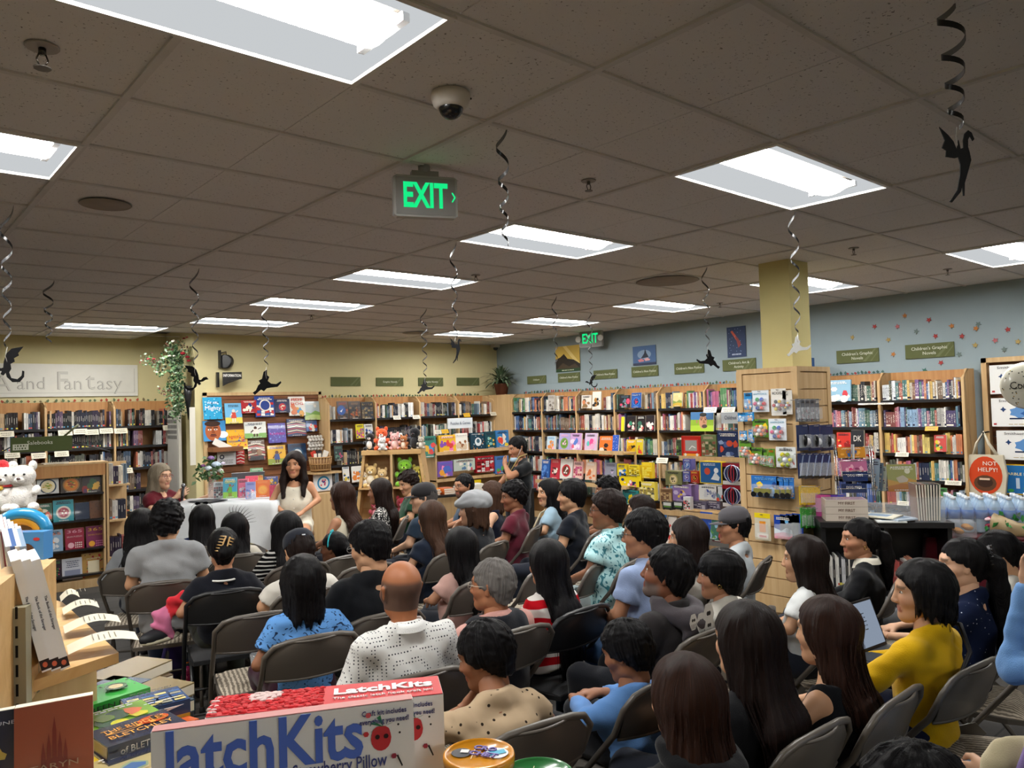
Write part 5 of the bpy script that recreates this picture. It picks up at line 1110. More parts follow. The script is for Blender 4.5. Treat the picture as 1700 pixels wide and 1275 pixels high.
face_out('hanging_sign','white hanging sign reading Puzzles and Games','sign',(744,694,785,711),dict(Y=9.95),'#c9ced2',None,(),[('Puzzles & Games',.5,.42,'#5a6474',.8)],.02,mat='print')
for px,py,c_,l_ in[(658,694,'#d8d4c4','cream shelf card under the top of the second back bay'),(690,693,'#d8d4c4','cream shelf card at the right of the second back bay'),(774,690,'#e8b41f','yellow shelf card in the fourth back bay'),(818,688,'#d8d4c4','cream shelf card at the far end of the back wall bays'),(661,723,'#e2e4e6','white shelf card over the plush toys'),(738,717,'#e8b41f','yellow shelf card above the crayon puzzle'),(726,718,'#d8d4c4','cream shelf card left of the yellow one')]:
 small_card(l_,px,py-4,dict(Y=10.58),0,.14,.07,c_)
pl=at(655,752,Z=1.32);PS=Vector((5.15,8.35,0));sp=at(655,745,D=9.1);PS=Vector((sp.x,sp.y,0));zt_=sp.z;print('plush z',zt_)
t=thing('plush_stand','tapered maple stand with open bays for plush toys','display stand',PS,-.7)
MB().bb((-.34,-.3,zt_-.05),(.34,.3,zt_),'#c9a06a').build('top_board','blond',t)
for q in(-1,1):MB().slab([(q*.3,zt_-.05),(q*.33,zt_-.05),(q*.52,0),(q*.48,0)][::q],.56,'#b98f5c').build('side_panel','blond',t)
MB().slab([(-.3,zt_-.05),(-.5,0),(.5,0),(.3,zt_-.05)],.02,'#a98050').build('divider','blond',t)
MB().bb((-.012,-.31,0),(.012,-.02,zt_-.05),'#c9a878').build('centre_post','maple',t)
for z,w_ in((zt_-.42,.38),(zt_-.8,.44),(.06,.49)):MB().bb((-w_,-.32,z-.02),(w_,.28,z),'#c9a06a').build('shelf','blond',t)
def plush(kind,lab,loc,rz,s,c1,c2,face_col='#111111'):
 t=thing('plush_toy',lab,'plush toy',loc,rz)
 b=MB();b.ball((0,0,.07*s),(.062*s,.055*s,.075*s),c1,14,10);b.ball((0,-.02*s,.07*s),(.045*s,.045*s,.06*s),c2,12,8);b.build('body','plush',t)
 h=MB();h.ball((0,-.01*s,.17*s),(.062*s,.055*s,.055*s),c1,16,10);h.ball((0,-.05*s,.155*s),(.026*s,.022*s,.02*s),c2,10,7);ho=h.build('head','plush',t)
 for q in(-1,1):
  MB().ball((q*.045*s,0,.22*s),(.02*s,.012*s,.026*s),c1,9,6).build('ear','plush',ho)
  MB().ball((q*.055*s,-.045*s,.02*s),(.026*s,.045*s,.024*s),c1,10,7).build('foot','plush',t)
  MB().ball((q*.065*s,-.03*s,.1*s),(.02*s,.035*s,.022*s),c1,10,7,R=Matrix.Rotation(.5,4,'X')).build('arm','plush',t)
  MB().ball((q*.022*s,-.06*s,.182*s),.006*s,face_col,7,5).build('eye','gloss',ho)
 MB().ball((0,-.071*s,.162*s),(.009*s,.006*s,.006*s),'#4a2c2c',7,5).build('nose','gloss',ho)
 return t
def on_stand(x,y,z):return PS+Matrix.Rotation(-.7,3,'Z')@Vector((x,y,z))
for i,(x,y,s,c1,c2,lab)in enumerate([(-.26,-.15,1,'#1c1c1e','#e6e2dc','black and white plush cat, left end of the stand top'),(-.12,-.16,1.25,'#e0582a','#ece6e0','orange and white plush fox on the stand top'),(-.1,-.28,.75,'#dedad6','#efece8','small white plush in front of the orange fox'),(.03,-.2,.95,'#e0a8a4','#edc8c0','pink plush pig on the stand top'),(.14,-.22,.8,'#b06a3a','#e6d2bc','brown plush dog on the stand top'),(.26,-.14,1.25,'#17171a','#2a2a2c','large black plush dog, right end of the stand top'),(.34,-.22,.7,'#b8b0a0','#d8d0c4','small beige plush hanging at the right corner')]):
 plush('x',lab,on_stand(x,y,zt_),-.7+random.uniform(-.3,.3),s*.88,c1,c2)
for x,z,s,c1,c2,lab in[(-.25,zt_-.42,1.1,'#d8b878','#efe4cc','tan plush giraffe in the left bay'),(-.12,zt_-.42,.9,'#e2c48c','#f2e8d4','cream plush pup beside the giraffe'),(-.32,zt_-.42,.8,'#e8d8b8','#ffffff','cream plush rabbit in the left bay'),(.14,zt_-.42,1.35,'#7cb82e','#a8d85a','green plush dinosaur in the right bay'),(.29,zt_-.42,1.0,'#a89a3a','#d8c85a','olive plush dragon in the right bay'),(-.2,zt_-.8,1,'#c04a5a','#e8a0a8','red plush in the lower left bay'),(.1,zt_-.8,1.1,'#b83a4c','#e8b0b4','pink and red plush in the lower right bay'),(.3,zt_-.8,.9,'#d86a7a','#f0d0d0','rosy plush at the right of the lower bay')]:
 plush('x',lab,on_stand(x,-.2,z),-.7,s,c1,c2)
p=at(745,822,Z=.78);t=thing('book_table','black low table with small piles of books behind the audience','table',(p.x+.6,p.y+.3,0),-.3);MB().bb((-.8,-.35,.74),(.8,.35,.77),'#1c1a1a').build('table_top','metal',t)
for x in(-.74,.74):
 for y in(-.3,.3):MB().bb((x-.03,y-.03,0),(x+.03,y+.03,.74),'#161616').build('leg','metal',t)
T2=t
R2=Matrix.Rotation(-.3,3,'Z')
for i,(x,n,c_,cn_)in enumerate([(-.6,3,'#d8862c','orange'),(-.42,3,'#c9703a','copper'),(-.2,4,'#e2dfd6','white'),(0,4,'#dcdad2','cream'),(.25,2,'#2f6a9c','blue'),(.45,2,'#e6c81f','yellow')]):
 for k in range(n):
  o=MB().box((0,0,.0125),(.15,.21,.025),c_).box((.001,-.001,.0125),(.146,.211,.019),'#e6e0d0').build('paperback','gloss',None,Vector(T2.location)+R2@Vector((x,-.18,.77+k*.0255)),-.3+random.uniform(-.15,.15));tag(o,'%s paperback, %s from the bottom of the %s pile on the low black table'%(cn_,ordn(k),cn_),'book','piled paperbacks on the low black table')
# ---- blue wall fixtures
def ledge(lab,px0,px1,py,X,dep=.28,back=None,zdrop=None):
 a=at(px0,py,X=X);b=at(px1,py,X=X);y0,y1=sorted((a.y,b.y));z=a.z
 t=thing('display_ledge',lab,'shelf',(0,0,0));MB().bb((X,y0,z-.025),(X+dep,y1,z),'#d3ac72').build('board','blond',t);MB().bb((X-.012,y0,z-.03),(X,y1,z+.025),'#c9a878').build('lip','maple',t)
 for y in(y0,y1-.02):MB().bb((X+dep-.03,y,0),(X+dep,y+.02,z-.025),'#b98f5c').build('upright','maple',t)
 return z
GX=8.3
ledge('pale wood ledge of sticker puzzle boxes before the blue wall',905,1035,748,GX)
for lab,bx,col,kd,cs in[('pale cardboard book of a rainbow caterpillar, first on the puzzle ledge',(907,724,921,748),'#b8ccd8','blobs',('#d88a4a','#e8b0c0','#6a9ac4')),('sticker book with a green tree on lilac, puzzle ledge',(927,719,945,748),'#a9a0cc','circle',('#7a9a4a','#5a8a3a','#e8b0c8')),('pink sticker book of a mushroom house, puzzle ledge',(946,719,964,748),'#c49ac8','blobs',('#d8607a','#5a7ac4','#e8d0e0')),('pink mermaid sticker book, puzzle ledge',(970,719,990,748),'#cdb4d0','blobs',('#d8508c','#5ab0a8','#e8a0c0')),('orange dog sticker book leaning on the puzzle ledge',(994,724,1016,757),'#e0722c','blobs',('#2f2420','#f0b060','#d8d0c0')),('blue patterned book at the right end of the puzzle ledge',(1016,722,1026,750),'#2f56b0','dots',('#a8c4f0','#e8f0ff')),('blue boxed set of books on the lower puzzle ledge',(898,763,911,795),'#2c5aa0','blobs',('#5a8ad0','#1c3a70')),('red anime picture box on the lower puzzle ledge',(913,762,928,795),'#b8303c','blobs',('#e8d8cc','#5a2a2c','#d88a8a')),('white puppy box on the lower puzzle ledge',(929,762,949,795),'#dcd6d0','circle',('#c9303c','#6a4030','#f0e8e0')),('pink chocolate pattern box on the lower puzzle ledge',(951,766,966,795),'#e0b0a8','collage',('#c9608a','#e8c8b8','#b04a5a')),('orange tiger puzzle box on the lower puzzle ledge',(971,767,988,797),'#d8b8a0','blobs',('#c96a3a','#8a3a2a','#e8c8a8')),('grey puzzle box on the lower puzzle ledge',(1003,768,1022,800),'#8a8a98','blobs',('#b8a8c4','#5a5a6a'))]:
 face_out('sticker_book' if 'book' in lab and 'boxed' not in lab else 'puzzle_box',lab,'book' if 'book' in lab and 'boxed' not in lab else 'puzzle box',bx,dict(X=GX+.03),col,kd,cs,[],.025,RX,8)
ledge('lower wood ledge of puzzle boxes before the blue wall',890,1040,798,GX,.26)
for lab,bx,col,kd,cs,ti in[('white book of animal drawings, second blue bay top shelf',(965,656,981,678),'#d8d2c8','blobs',('#8a6a4a','#3a3a3a','#c9805a'),[]),('white book with a tiger, second blue bay top shelf',(983,650,997,680),'#e2ded4','blobs',('#2a2a2c','#a8763a'),[]),('grey photo book on the second blue bay top shelf',(909,656,920,682),'#b0aaa4','blobs',('#5a5450','#8a827a'),[]),('black sea creature book in the third blue bay',(1028,656,1046,677),'#26242c','blobs',('#c94a6a','#d8d4c0','#5a7a8a'),[]),('blue shark book titled FREAKING OUT in the third blue bay',(1048,652,1064,677),'#2454a0','circle',('#3c78c8','#1c3a70','#c9303c'),[('FREAKY',.85,.12,'#e8f0f8')]),('bright yellow square book in the fourth blue bay',(1031,692,1036,716),'#e2dc2c','dots',('#c8c020',),[]),('black fruit patterned book, left of three',(1040,690,1055,716),'#241c22','blobs',('#d8808a','#3a8a6a','#e8d0c8'),[]),('black fruit patterned book, middle of three',(1057,690,1071,716),'#241c22','blobs',('#c9605a','#e8d8c8','#3a6a5a'),[]),('black fruit patterned book, right of three',(1072,689,1086,716),'#2a2026','blobs',('#d8a0a8','#c94a5a','#e8e0d8'),[]),('yellow book of a lone cactus sunset on the fifth bay top shelf',(1117,652,1132,675),'#d8c88a','hills',('#8a9a4a','#c9a83a','#e8d8a0'),[]),('green poster book with a caricature of a bearded man',(1146,684,1184,716),'#8cb02c',None,(),[]),('yellow and black toy truck book in the third blue bay',(1040,730,1055,755),'#e0b41f','blobs',('#3a3024','#c98a1c'),[]),('yellow craft book beside the truck book',(1056,729,1067,755),'#d8c02c','blobs',('#3a8a4a','#d84a3a'),[])]:
 ex=None
 if 'caricature' in lab:
  def ex(a):
   a.rect(0,.6,1,1,'#3f74a8');a.rect(0,0,1,.3,'#a8c838');a.disc(.55,.5,.32,'#c08a68',18,.75,1.15);a.disc(.55,.86,.22,'#1c1a1a',12,1.0,.5);a.disc(.62,.26,.14,'#4a3a34',12,1.2,.7);a.disc(.28,.5,.07,'#b07a58',8,.7,1.3)
   for q in(.48,.66):a.disc(q,.6,.04,'#1c1a1a',8,1.2,.7);a.rect(q-.06,.67,q+.07,.7,'#1c1a1a')
   a.poly([(.56,.58),(.6,.58),(.66,.42),(.55,.42)],'#9a6848')
 face_out('picture_book',lab,'book',bx,dict(X=8.86),col,kd,cs,ti,.02,RX,5,extra=ex)
for lab,bx,col,kd,cs,ti in[('yellow science kit boxes left of the Duplo shelf',(1025,770,1040,790),'#e2c81f','blobs',('#2f6ab0','#e8e4da'),[('ICE',.75,.22,'#1c3a8c',.6)]),('yellow wordy science pouch',(1044,772,1062,790),'#e6cc2c','collage',('#c9a81c','#e8dc6c','#8a7a1c'),[]),('yellow sequin tall box right of the pouch',(1066,768,1083,794),'#e2c024','collage',('#d8b01c','#e8d44c'),[]),('yellow framed double picture box',(1028,787,1064,808),'#e2c81f','blobs',('#26305a','#e8e0d8','#d0607a'),[]),('teal kit box under the yellow picture box',(1034,814,1060,838),'#2c7a7a','blobs',('#e2c81f','#e8e4da'),[]),('stack of yellow booklets on the low ledge',(1062,800,1088,830),'#d8c24a','collage',('#8a7a4a','#e8dca0','#5a5a4a'),[])]:
 face_out('science_kit',lab,'toy box',bx,dict(X=8.35),col,kd,cs,ti,.06,RX,0)
HX=7.4
zl1=ledge('pale wood toy ledge left of the pillar, upper one',1128,1246,760,HX,.3);zl2=ledge('pale wood toy ledge left of the pillar, middle one',1086,1290,848,HX-.35,.5);zl3=ledge('pale wood ledge left of the pillar, lowest with tilted books',1100,1290,908,HX-.45,.4)
def etch(a):a.rect(.12,.22,.88,.85,'#d84038');a.rect(.2,.3,.8,.8,'#a8a8a4');a.poly([(.4,.35),(.55,.5),(.72,.42),(.74,.46),(.55,.56),(.38,.38)],'#e8e8e6');a.rect(.08,.03,.92,.17,'#e8a03a');a.disc(.2,.12,.07,'#e8e4da');a.disc(.8,.12,.07,'#e8e4da')
for lab,bx,col,kd,cs,ti,ex,th in[('red drawing toy with a grey screen on the upper toy ledge',(1132,724,1164,759),'#c02820',None,(),[],etch,.05),('green picture search puzzle box on the upper toy ledge',(1165,722,1190,758),'#6a7a52','collage',('#8a5a4a','#a8a07a','#4a5a3a','#c9b49a'),[],None,.05),('large navy comets and machines puzzle box on the upper toy ledge',(1192,716,1227,760),'#26355e','blobs',('#8aa0c8','#c9503a','#d8d4d0','#4a5f98'),[('Deeper Space',.9,.08,'#c8d0e4')],None,.06),('green frog hopping toy in a box',(1123,730,1132,758),'#4a5a44','blobs',('#6aa04a','#2a3a2c'),[],None,.05),('olive bear toy box on the toy ledge',(1105,782,1132,806),'#7a7c54','circle',('#b8a86a','#e0cda0','#4a4a34'),[],None,.12),('purple snow globe box, upper',(1134,762,1148,780),'#5a5a9a','circle',('#8a9ac8','#4a6ab0','#d8e0f0'),[],None,.08),('purple snow globe box, lower',(1134,782,1146,800),'#5a5a9a','circle',('#8a9ac8','#6a4a90','#d8e0f0'),[],None,.08),('small red devil toy box',(1147,782,1160,802),'#a8382c','circle',('#d8603a','#6a1c14','#e8c04a'),[],None,.08),('large yellow framed rocket science box',(1162,766,1199,803),'#e0c02c',None,(),[],lambda a:(a.rect(.04,.04,.96,.96,'#2c5f98'),a.disc(.35,.55,.16,'#c9503a',10),a.poly([(.5,.2),(.85,.15),(.9,.3),(.7,.55),(.6,.35)],'#d8dce0'),a.disc(.75,.6,.12,'#e8ecf0'),a.lines(.1,.8,.8,.92,2,'#d8e4f0')),.08),('purple and yellow number blocks box on the toy ledge',(1117,805,1148,832),'#8a70a8','blobs',('#e8c04a','#c9b8d8','#5a4080'),[('Real Number',.85,.1,'#f0e8d0')],None,.14),('white building toy box with a blue shape',(1161,806,1192,830),'#dcdcda','blobs',('#4a5a9a','#8a90a8','#c9cbd0'),[],None,.12),('white train puzzle box beside the building toy',(1190,808,1206,832),'#d4d8dc','blobs',('#6a8a9a','#c94a3a'),[],None,.12),('wooden puzzle box on the low toy shelf',(1097,812,1116,832),'#8a6a4a','collage',('#c9a87a','#6a4a3a'),[],None,.1),('clear boxed toy set with purple cars, left',(1144,832,1172,845),'#6a6478','collage',('#b8b4c0','#4a4458'),[],None,.12),('clear boxed toy set with purple cars, right',(1173,832,1196,846),'#625c70','collage',('#a8a4b4','#3a3448'),[],None,.12),('dark boxed construction toy by the pillar',(1232,826,1252,852),'#26262a','collage',('#4a4a50','#8a8a90'),[],None,.1)]:
 face_out('toy_box',lab,'toy box',bx,dict(X=HX+.02 if bx[3]<770 else HX-.25),col,kd,cs,ti,th,RX,0,extra=ex)
for k,(cx_,cy_,top_)in enumerate([(1220,791,'upper'),(1220,828,'lower')]):
 o=face_out('toy_box','black and red boxed ring ball toy, %s of the two'%top_,'toy box',(1200,cy_-22,1240,cy_+14),dict(X=HX-.28),'#1a1214',None,(),[],.14,RX,0,extra=lambda a:(a.rect(.0,.82,1,1,'#8a1c28'),a.rect(0,0,.8,.17,'#d8d4d4'),a.disc(.5,.5,.34,'#8a1c30',20),a.disc(.5,.5,.3,'#1c1c2c',20)))
 g=MB()
 for i in range(4):g.tube([(.1*math.cos(a_)*math.cos(i*.8),-.04+.05*math.cos(a_)*math.sin(i*.8)*.6,.12+.09*math.sin(a_))for a_ in np.linspace(0,2*PI,15)[:-1]],.005,['#c8ccd8','#3a4a8a','#b83040','#8a90a8'][i],5,closed=True)
 g.build('ring','gloss',o)
for k,px in enumerate((1108,1126)):
 o=face_out('toy_truck','boxed black and green toy van on the low ledge, %s'%('left one' if k==0 else 'right one'),'toy vehicle',(px-8,833,px+8,846),dict(X=HX-.33),'#2c3230',None,(),[],.1,RX,0,extra=lambda a:(a.rect(.1,.5,.9,.9,'#c8ccc8'),a.rect(.15,.3,.85,.45,'#5a8a3a')))
 wv=MB();[wv.ball((q*.045,-.005,.01),(.016,.01,.016),'#111111')for q in(-1,1)];wv.build('wheel','matte',o)
o=face_out('robot_toy','small black and white robot toy between the vans and clear boxes','toy',(1135,825,1146,846),dict(X=HX-.33),'#e0e0e0','collage',('#111111','#e0e0e0','#c03030'),[],.06,RX,0)
for lab,bx,col,kd,cs in[('white sticker poster book standing on the lowest ledge',(1100,850,1118,905),'#d8cfc8','blobs',('#c93a3a','#e8e4da')),('blue word book leaning on the lowest ledge',(1158,850,1178,892),'#26479a','blobs',('#d8dcf0','#4a70c0')),('green and blue nature book leaning on the lowest ledge',(1172,856,1192,896),'#3a6a5a','blobs',('#5a8a4a','#8ab0c8')),('yellow and blue magazine behind the low haired girl',(1088,846,1104,880),'#2c5f98','blobs',('#e8c04a','#d8dce0')),('red and dark comic book on the lowest ledge',(1182,866,1206,900),'#4a1c24','blobs',('#c93a3a','#2c1c24')),('blue pool floats book beside the grey cap',(1236,868,1258,898),'#2f72c4','blobs',('#e070a0','#8ac0e8'))]:
 face_out('picture_book',lab,'book',bx,dict(X=HX-.4),col,kd,cs,[],.02,RX,14)
face_out('hanging_sign','white hanging sign reading Children','sign',(1197,684,1252,703),dict(X=7.4),'#c4ccd4',None,(),[("Children's",.5,.5,'#3a4258',.42,.32)],.02,RX,0,mat='print')
for px,py,c_,l_ in[(1180,676,'#e0e2e4','white shelf card left of the Children sign'),(1210,676,'#dcd8c6','long cream shelf card over the Children sign'),(1256,678,'#dcd8c6','cream shelf card behind the blister packs'),(1100,760,'#dcd8c6','cream shelf card low in the fifth blue bay')]:small_card(l_,px,py,dict(X=8.8),RX,.2,.08,c_)
for px,py,c_,l_,w_ in[(1547,708,'#e8a81c','orange shelf card in the rightmost graphic novel bay',.13),(1498,751,'#dcd8c6','cream shelf card under the third shelf of the rightmost bay',.14),(1583,798,'#dcd8c6','wide white shelf card at the right end of the rightmost bay',.16),(1532,835,'#7aa83c','green shelf card low in the rightmost bay',.1),(1570,838,'#c8605a','red shelf card low in the rightmost bay',.1),(1500,832,'#dcd8c6','white shelf card behind the counter',.12),(1454,669,'#dcdcd8','long white label strip on the left graphic novel bay',.4)]:small_card(l_,px,py,dict(X=8.84),RX,w_,.05 if w_<.3 else .02,c_)
for lab,bx,col,kd,cs,ti in[('pale blue boxed ball toy with red parts, top of the left graphic novel bay',(1364,631,1412,666),'#8cb4cc','blobs',('#c93a44','#d8dcd8','#e8ecec'),[]),('red picture book showing a girl in the third shelf',(1389,718,1412,745),'#c8352c','blobs',('#e8a83c','#f0dcc0','#8a1c1c'),[]),('black book with large white letters DK',(1413,714,1434,746),'#26262a',None,(),[('DK',.55,.42,'#e4ddd2',.6)]),('orange and pink family comic, third shelf of the rightmost bay',(1551,722,1571,750),'#c8504a','blobs',('#e8b48c','#5a2a24','#d8c83c','#3a8a5a'),[]),('green soccer comic low in the rightmost bay',(1553,810,1572,838),'#4a8a4c','blobs',('#c93a3a','#e8e4da','#2a2a2a'),[])]:
 face_out('picture_book' if 'toy' not in lab else 'toy_box',lab,'book' if 'toy' not in lab else 'toy box',bx,dict(X=8.86),col,kd,cs,ti,.025,RX,5)
tag(MB().bb((-.1,0,0),(.1,.2,.34),'#24508c').build('game_box','gloss',None,at(1347,640,X=8.95)),'blue game box standing on top of the case right of the pillar','toy box')
# ---- blister packs on the pillar
def pack(lab,bx,face,col,kd,cs,ti=(),tcol='#fff',th=.03,ex=None,ball=None,n=1,name='blister_pack',cat='toy pack',hook=True,shape=None):
 pl=dict(X=PX0-.07)if face=='x' else dict(Y=PY0-.07);rz=RX if face=='x' else 0
 o=face_out(name,lab,cat,bx,pl,col,kd,cs,ti,.004,rz,0,extra=ex);
 h=[v.co.z for v in o.data.vertices];h=max(h);wd=max(v.co.x for v in o.data.vertices)*2
 b=MB();b.bb((-wd*.4,-th,h*.12),(wd*.4,-.006,h*.62),'#dfe8ee');b.build('blister','clear',o)
 if ball:
  for k in range(6):q=k*PI/3;MB().ball((math.cos(q)*wd*.26,-th*.5,h*.38+math.sin(q)*wd*.26),wd*.11,ball[k%len(ball)],9,7).build('ball','gloss',o)
  MB().ball((0,-th*.5,h*.38),wd*.13,'#d8dce8',9,7).build('ball','gloss',o)
 MB().tube([(0,.06,h*.95),(0,-.03,h*.95),(0,-.035,h*.97)],.003,'#888888',5).build('peg','metal',o)
 return o
RB=('#c8303c','#3c5fc0','#3ca05a','#d8407a','#2c4aa0','#d85a4a')
pack('white pack of coloured ball puzzle, upper left on the pillar stand',(1249,648,1277,684),'x','#dfe6ec',None,(),[('ANTI-DICE',.83,.1,'#3a90b0')],ball=RB)
pack('white card reading ICOSA with red and yellow balls',(1281,645,1306,690),'x','#e2dfd8',None,(),[('ICOSA',.83,.13,'#181818')],ball=('#b8202c','#e0b820','#181818','#b8202c','#e8d040','#6a1c20'))
pack('white card behind the ICOSA card',(1300,648,1316,688),'x','#d6d2ca',None,(),[('A',.83,.13,'#181818',.2)],ball=('#b8202c','#e0b820','#181818'))
pack('lower white pack of coloured ball puzzle on the pillar stand',(1277,695,1306,731),'x','#dfe6ec',None,(),[('ANTI-DICE',.83,.1,'#3a90b0')],ball=RB)
for bx,l_ in[((1236,652,1250,680),'blue water picture pack, top of the pillar stand'),((1225,685,1240,700),'blue picture pack behind the Children sign, left'),((1240,684,1252,699),'blue picture pack behind the Children sign, right'),((1228,715,1240,732),'blue picture pack, lower left'),((1243,713,1252,735),'blue picture pack, lower right')]:pack(l_,bx,'x','#2f86c4','blobs',('#8cc8e8','#e8a04a','#d8eef8'))
for bx,l_ in[((1250,696,1276,726),'green and orange toy car pack, upper'),((1244,743,1268,772),'orange toy car pack, left of three lower'),((1266,745,1275,774),'orange toy car pack, middle of three lower'),((1276,745,1287,776),'orange toy car pack, right of three lower'),((1228,730,1248,760),'yellow and green figure pack left of the car packs')]:pack(l_,bx,'x','#5a8a2c','blobs',('#e8c82c','#8a1c4a','#3a5a1c','#d86a20'),th=.04,ball=('#e06a1c','#e8e0c8','#e06a1c'))
pack('white pack with a green alien toy and yellow car',(1289,742,1322,776),'x','#d8dcdc','blobs',('#7aa83c','#c94a2c','#e8e8e8'),ball=('#c8c020','#8aa020'))
for i,bx in enumerate([(1248,790,1294,826),(1290,792,1302,828),(1301,793,1311,828),(1310,793,1319,828)]):
 o=pack('blue monster truck card, %s of the row on the pillar stand'%ordn(i),bx,'x','#2b6cb8','blobs',('#e8902c','#1c3f80','#e8c82c','#6aa8e0'),th=.05)
 w_=MB();wd=max(v.co.x for v in o.data.vertices);[w_.lathe([(.022,-.01),(.022,.01)],'#17181a',12,c=(q*wd*.6,-.05,.03),R=Matrix.Rotation(PI/2,4,'X'))for q in(-1,-.2,.6)if wd>.05 or q==-.2];w_.box((0,-.04,.06),(wd*1.2,.03,.035),'#7c7a40');w_.build('truck','gloss',o)
pack('pack with a tiny orange game on yellow card, low on the pillar stand',(1254,852,1280,897),'x','#c8c0a8',None,(),[],ex=lambda a:(a.rect(0,.82,1,1,'#e2c81f'),a.rect(.3,.3,.7,.7,'#d88a2c'),a.rect(.15,.05,.85,.25,'#e8e0d0'),a.lines(.2,.08,.8,.22,1,'#c93a2c')))
for i in range(4):pack('blue folder pack of skate toys, %s of four low on the pillar'%ORD[i],(1286+i*10,856-i*1,1316+i*6,895-i*1),'x' if i<1 else 'x','#1c3f9a','hills' if i==0 else None,('#d8e4ec','#e8a0b0','#6aa8d8'))
for j in range(2):
 for i in range(5-j):pack('slim pack of dark red toy keyrings, %s of the %s row'%(ORD[i],'top' if j==0 else 'second'),(1322+i*8,662+j*0-j*2,1329+i*8,700),'y','#6c7078','blobs',('#7c1c2c','#2a2a34','#b8bcc4'))if j==0 else None
for i,px in enumerate((1324,1343,1364)):
 o=pack('navy card with a black and white mouse-like toy, %s of three'%ORD[i],(px,705,px+20,748),'y','#1c2c5a',None,(),[]);wd=.05;MB().ball((.02,-.03,.07),(.024,.02,.03),'#dfe2e8',10,8).ball((-.02,-.025,.08),(.03,.02,.05),'#0e1016',10,8).build('toy','gloss',o)
for i in range(5):pack('navy pen pack with a silver curve, %s of five'%ORD[i],(1326+i*11,752,1337+i*11,794),'y','#18285c',None,(),[],ex=lambda a:(a.rect(0,0,1,.12,'#101014'),a.poly([(.1,.1),(.3,.1),(.9,.9),(.7,.9)],'#8a9cc0')))
for i in range(5):pack('yellow battery pack, %s of five'%ORD[i],(1328+i*7,806+(0 if i<4 else 2),1335+i*7,838),'y','#e2b81f','dots',('#2a2a2c','#e8e0c0'),th=.015)
for i in range(4):pack('green marker pack, %s of four'%ORD[i],(1330+i*9,842,1338+i*9,876),'y','#3f9a3c','dots',('#e8f0e0','#1c5a1c'),th=.015)
# ---- right wall slatwall, kits, tote, balloon
t=thing('slatwall_panel','brown slatwall panel in a maple frame at the right edge','display panel',(9.2,2.86,0),RX)
for i in range(24):z=.1+i*.087;MB().bb((.04,0,z),(1.6,.018,z+.08),'#7d5236').build('slat','walnut',t)
for lo,hi in(((0,-.1,.05),(.05,.03,2.23)),((0,-.1,2.18),(1.6,.03,2.23))):MB().bb(lo,hi,'#c9a878').build('frame_rail','maple',t)
def kit(a):
 a.disc(.5,.5,.28,'#5a8ac0',14,1.4,.8,.2);a.disc(.62,.45,.2,'#2c5a98',12,1.3,.8,.3);a.disc(.2,.6,.1,'#24406c',8,1,1,.5);a.rect(.3,.25,.85,.3,'#1c2f50');a.rect(.03,.06,.08,.12,'#a83038');a.lines(.2,.06,.9,.1,1,'#b0a070')
for k,bx in enumerate([(1643,604,1745,653),(1646,660,1748,708),(1655,715,1757,764)]):
 face_out('science_kit','white science kit box titled Smithsonian with a blue machine, %s one'%('top','middle','lowest')[k],'toy box',bx,dict(X=9.0),'#e2e2e0',None,(),[('Smithsonian',.9,.12,'#4a4a50',.45,.36)],.07,RX,0,extra=kit)
def marble(a):a.rect(.03,.03,.97,.97,'#1c6cac');[a.disc(random.uniform(.1,.9),random.uniform(.12,.4),.07,random.choice(['#e2b02c','#3a9a4c','#d86a2c']),8,1.4,.8)for _ in range(12)];a.rect(.3,.2,.36,.55,'#b8ccdc');a.rect(.6,.15,.66,.6,'#e2b02c')
for k,bx in enumerate([(1657,772,1760,822),(1659,828,1760,860)]):face_out('science_kit','blue marble run kit box with a yellow border, %s'%('upper one' if k==0 else 'lower one half hidden'),'toy box',bx,dict(X=9.0),'#e2b82c',None,(),[('MARBLE RUN',.68,.13,'#f0e8a8',.5,.35)],.07,RX,0,extra=marble)
p=at(1638,820,X=8.95);t=thing('tote_bag','cream tote bag with an orange badge reading Not Helpy hanging on the wall','bag',p,RX);s_=1/1280*9.0
hgt=at(1638,755,X=8.95).z-p.z;m=MB();n=12
pts=[(-.2,.0),(.17,-.04),(.2,hgt*.5),(.17,hgt),(-.14,hgt),(-.17,hgt*.5)]
m.slab(pts,.05,'#c9bfa8');m.build('bag_body','cloth',t)
z2=at(1638,717,X=8.95).z-p.z
for q in(0,1):MB().tube([(-.11,-.01+q*.03,hgt-.02),(-.07,-.01+q*.02,(hgt+z2)/2),(-.0,0,z2),(.04,-.01+q*.02,(hgt+z2)/2),(.12,-.01+q*.03,hgt-.02)],.013,'#cfc6b0',6).build('handle','cloth',t)
a=Art(.37,hgt,-.027);a.disc(.52,.48,.46,'#c8431c',22,.9,1.15);a.disc(.5,.28,.3,'#5a3a26',14,.95,.75);a.disc(.5,.3,.2,'#3a241a',12,1,.7);a.rect(.36,.36,.62,.41,'#d8b8a0');a.m.build('printed_badge','print',t)
text('NOT',.06,'#e8dfd0',t,(.05,-.031,hgt*.78),name='lettering');text('HELPY!',.06,'#e8dfd0',t,(.03,-.031,hgt*.62),name='lettering')
MB().tube([(0,.25,z2+.0),(0,-.02,z2-.01)],.008,'#111111').build('hook','metal',t)
p=at(1705,640,D=6.2);t=thing('foil_balloon','round white foil balloon with gold dots reading Congrats','balloon',p,math.radians(-62));MB().ball((0,0,0),(.19,.07,.19),'#d6d4c4',28,16).build('balloon','gloss',t)
m=MB();
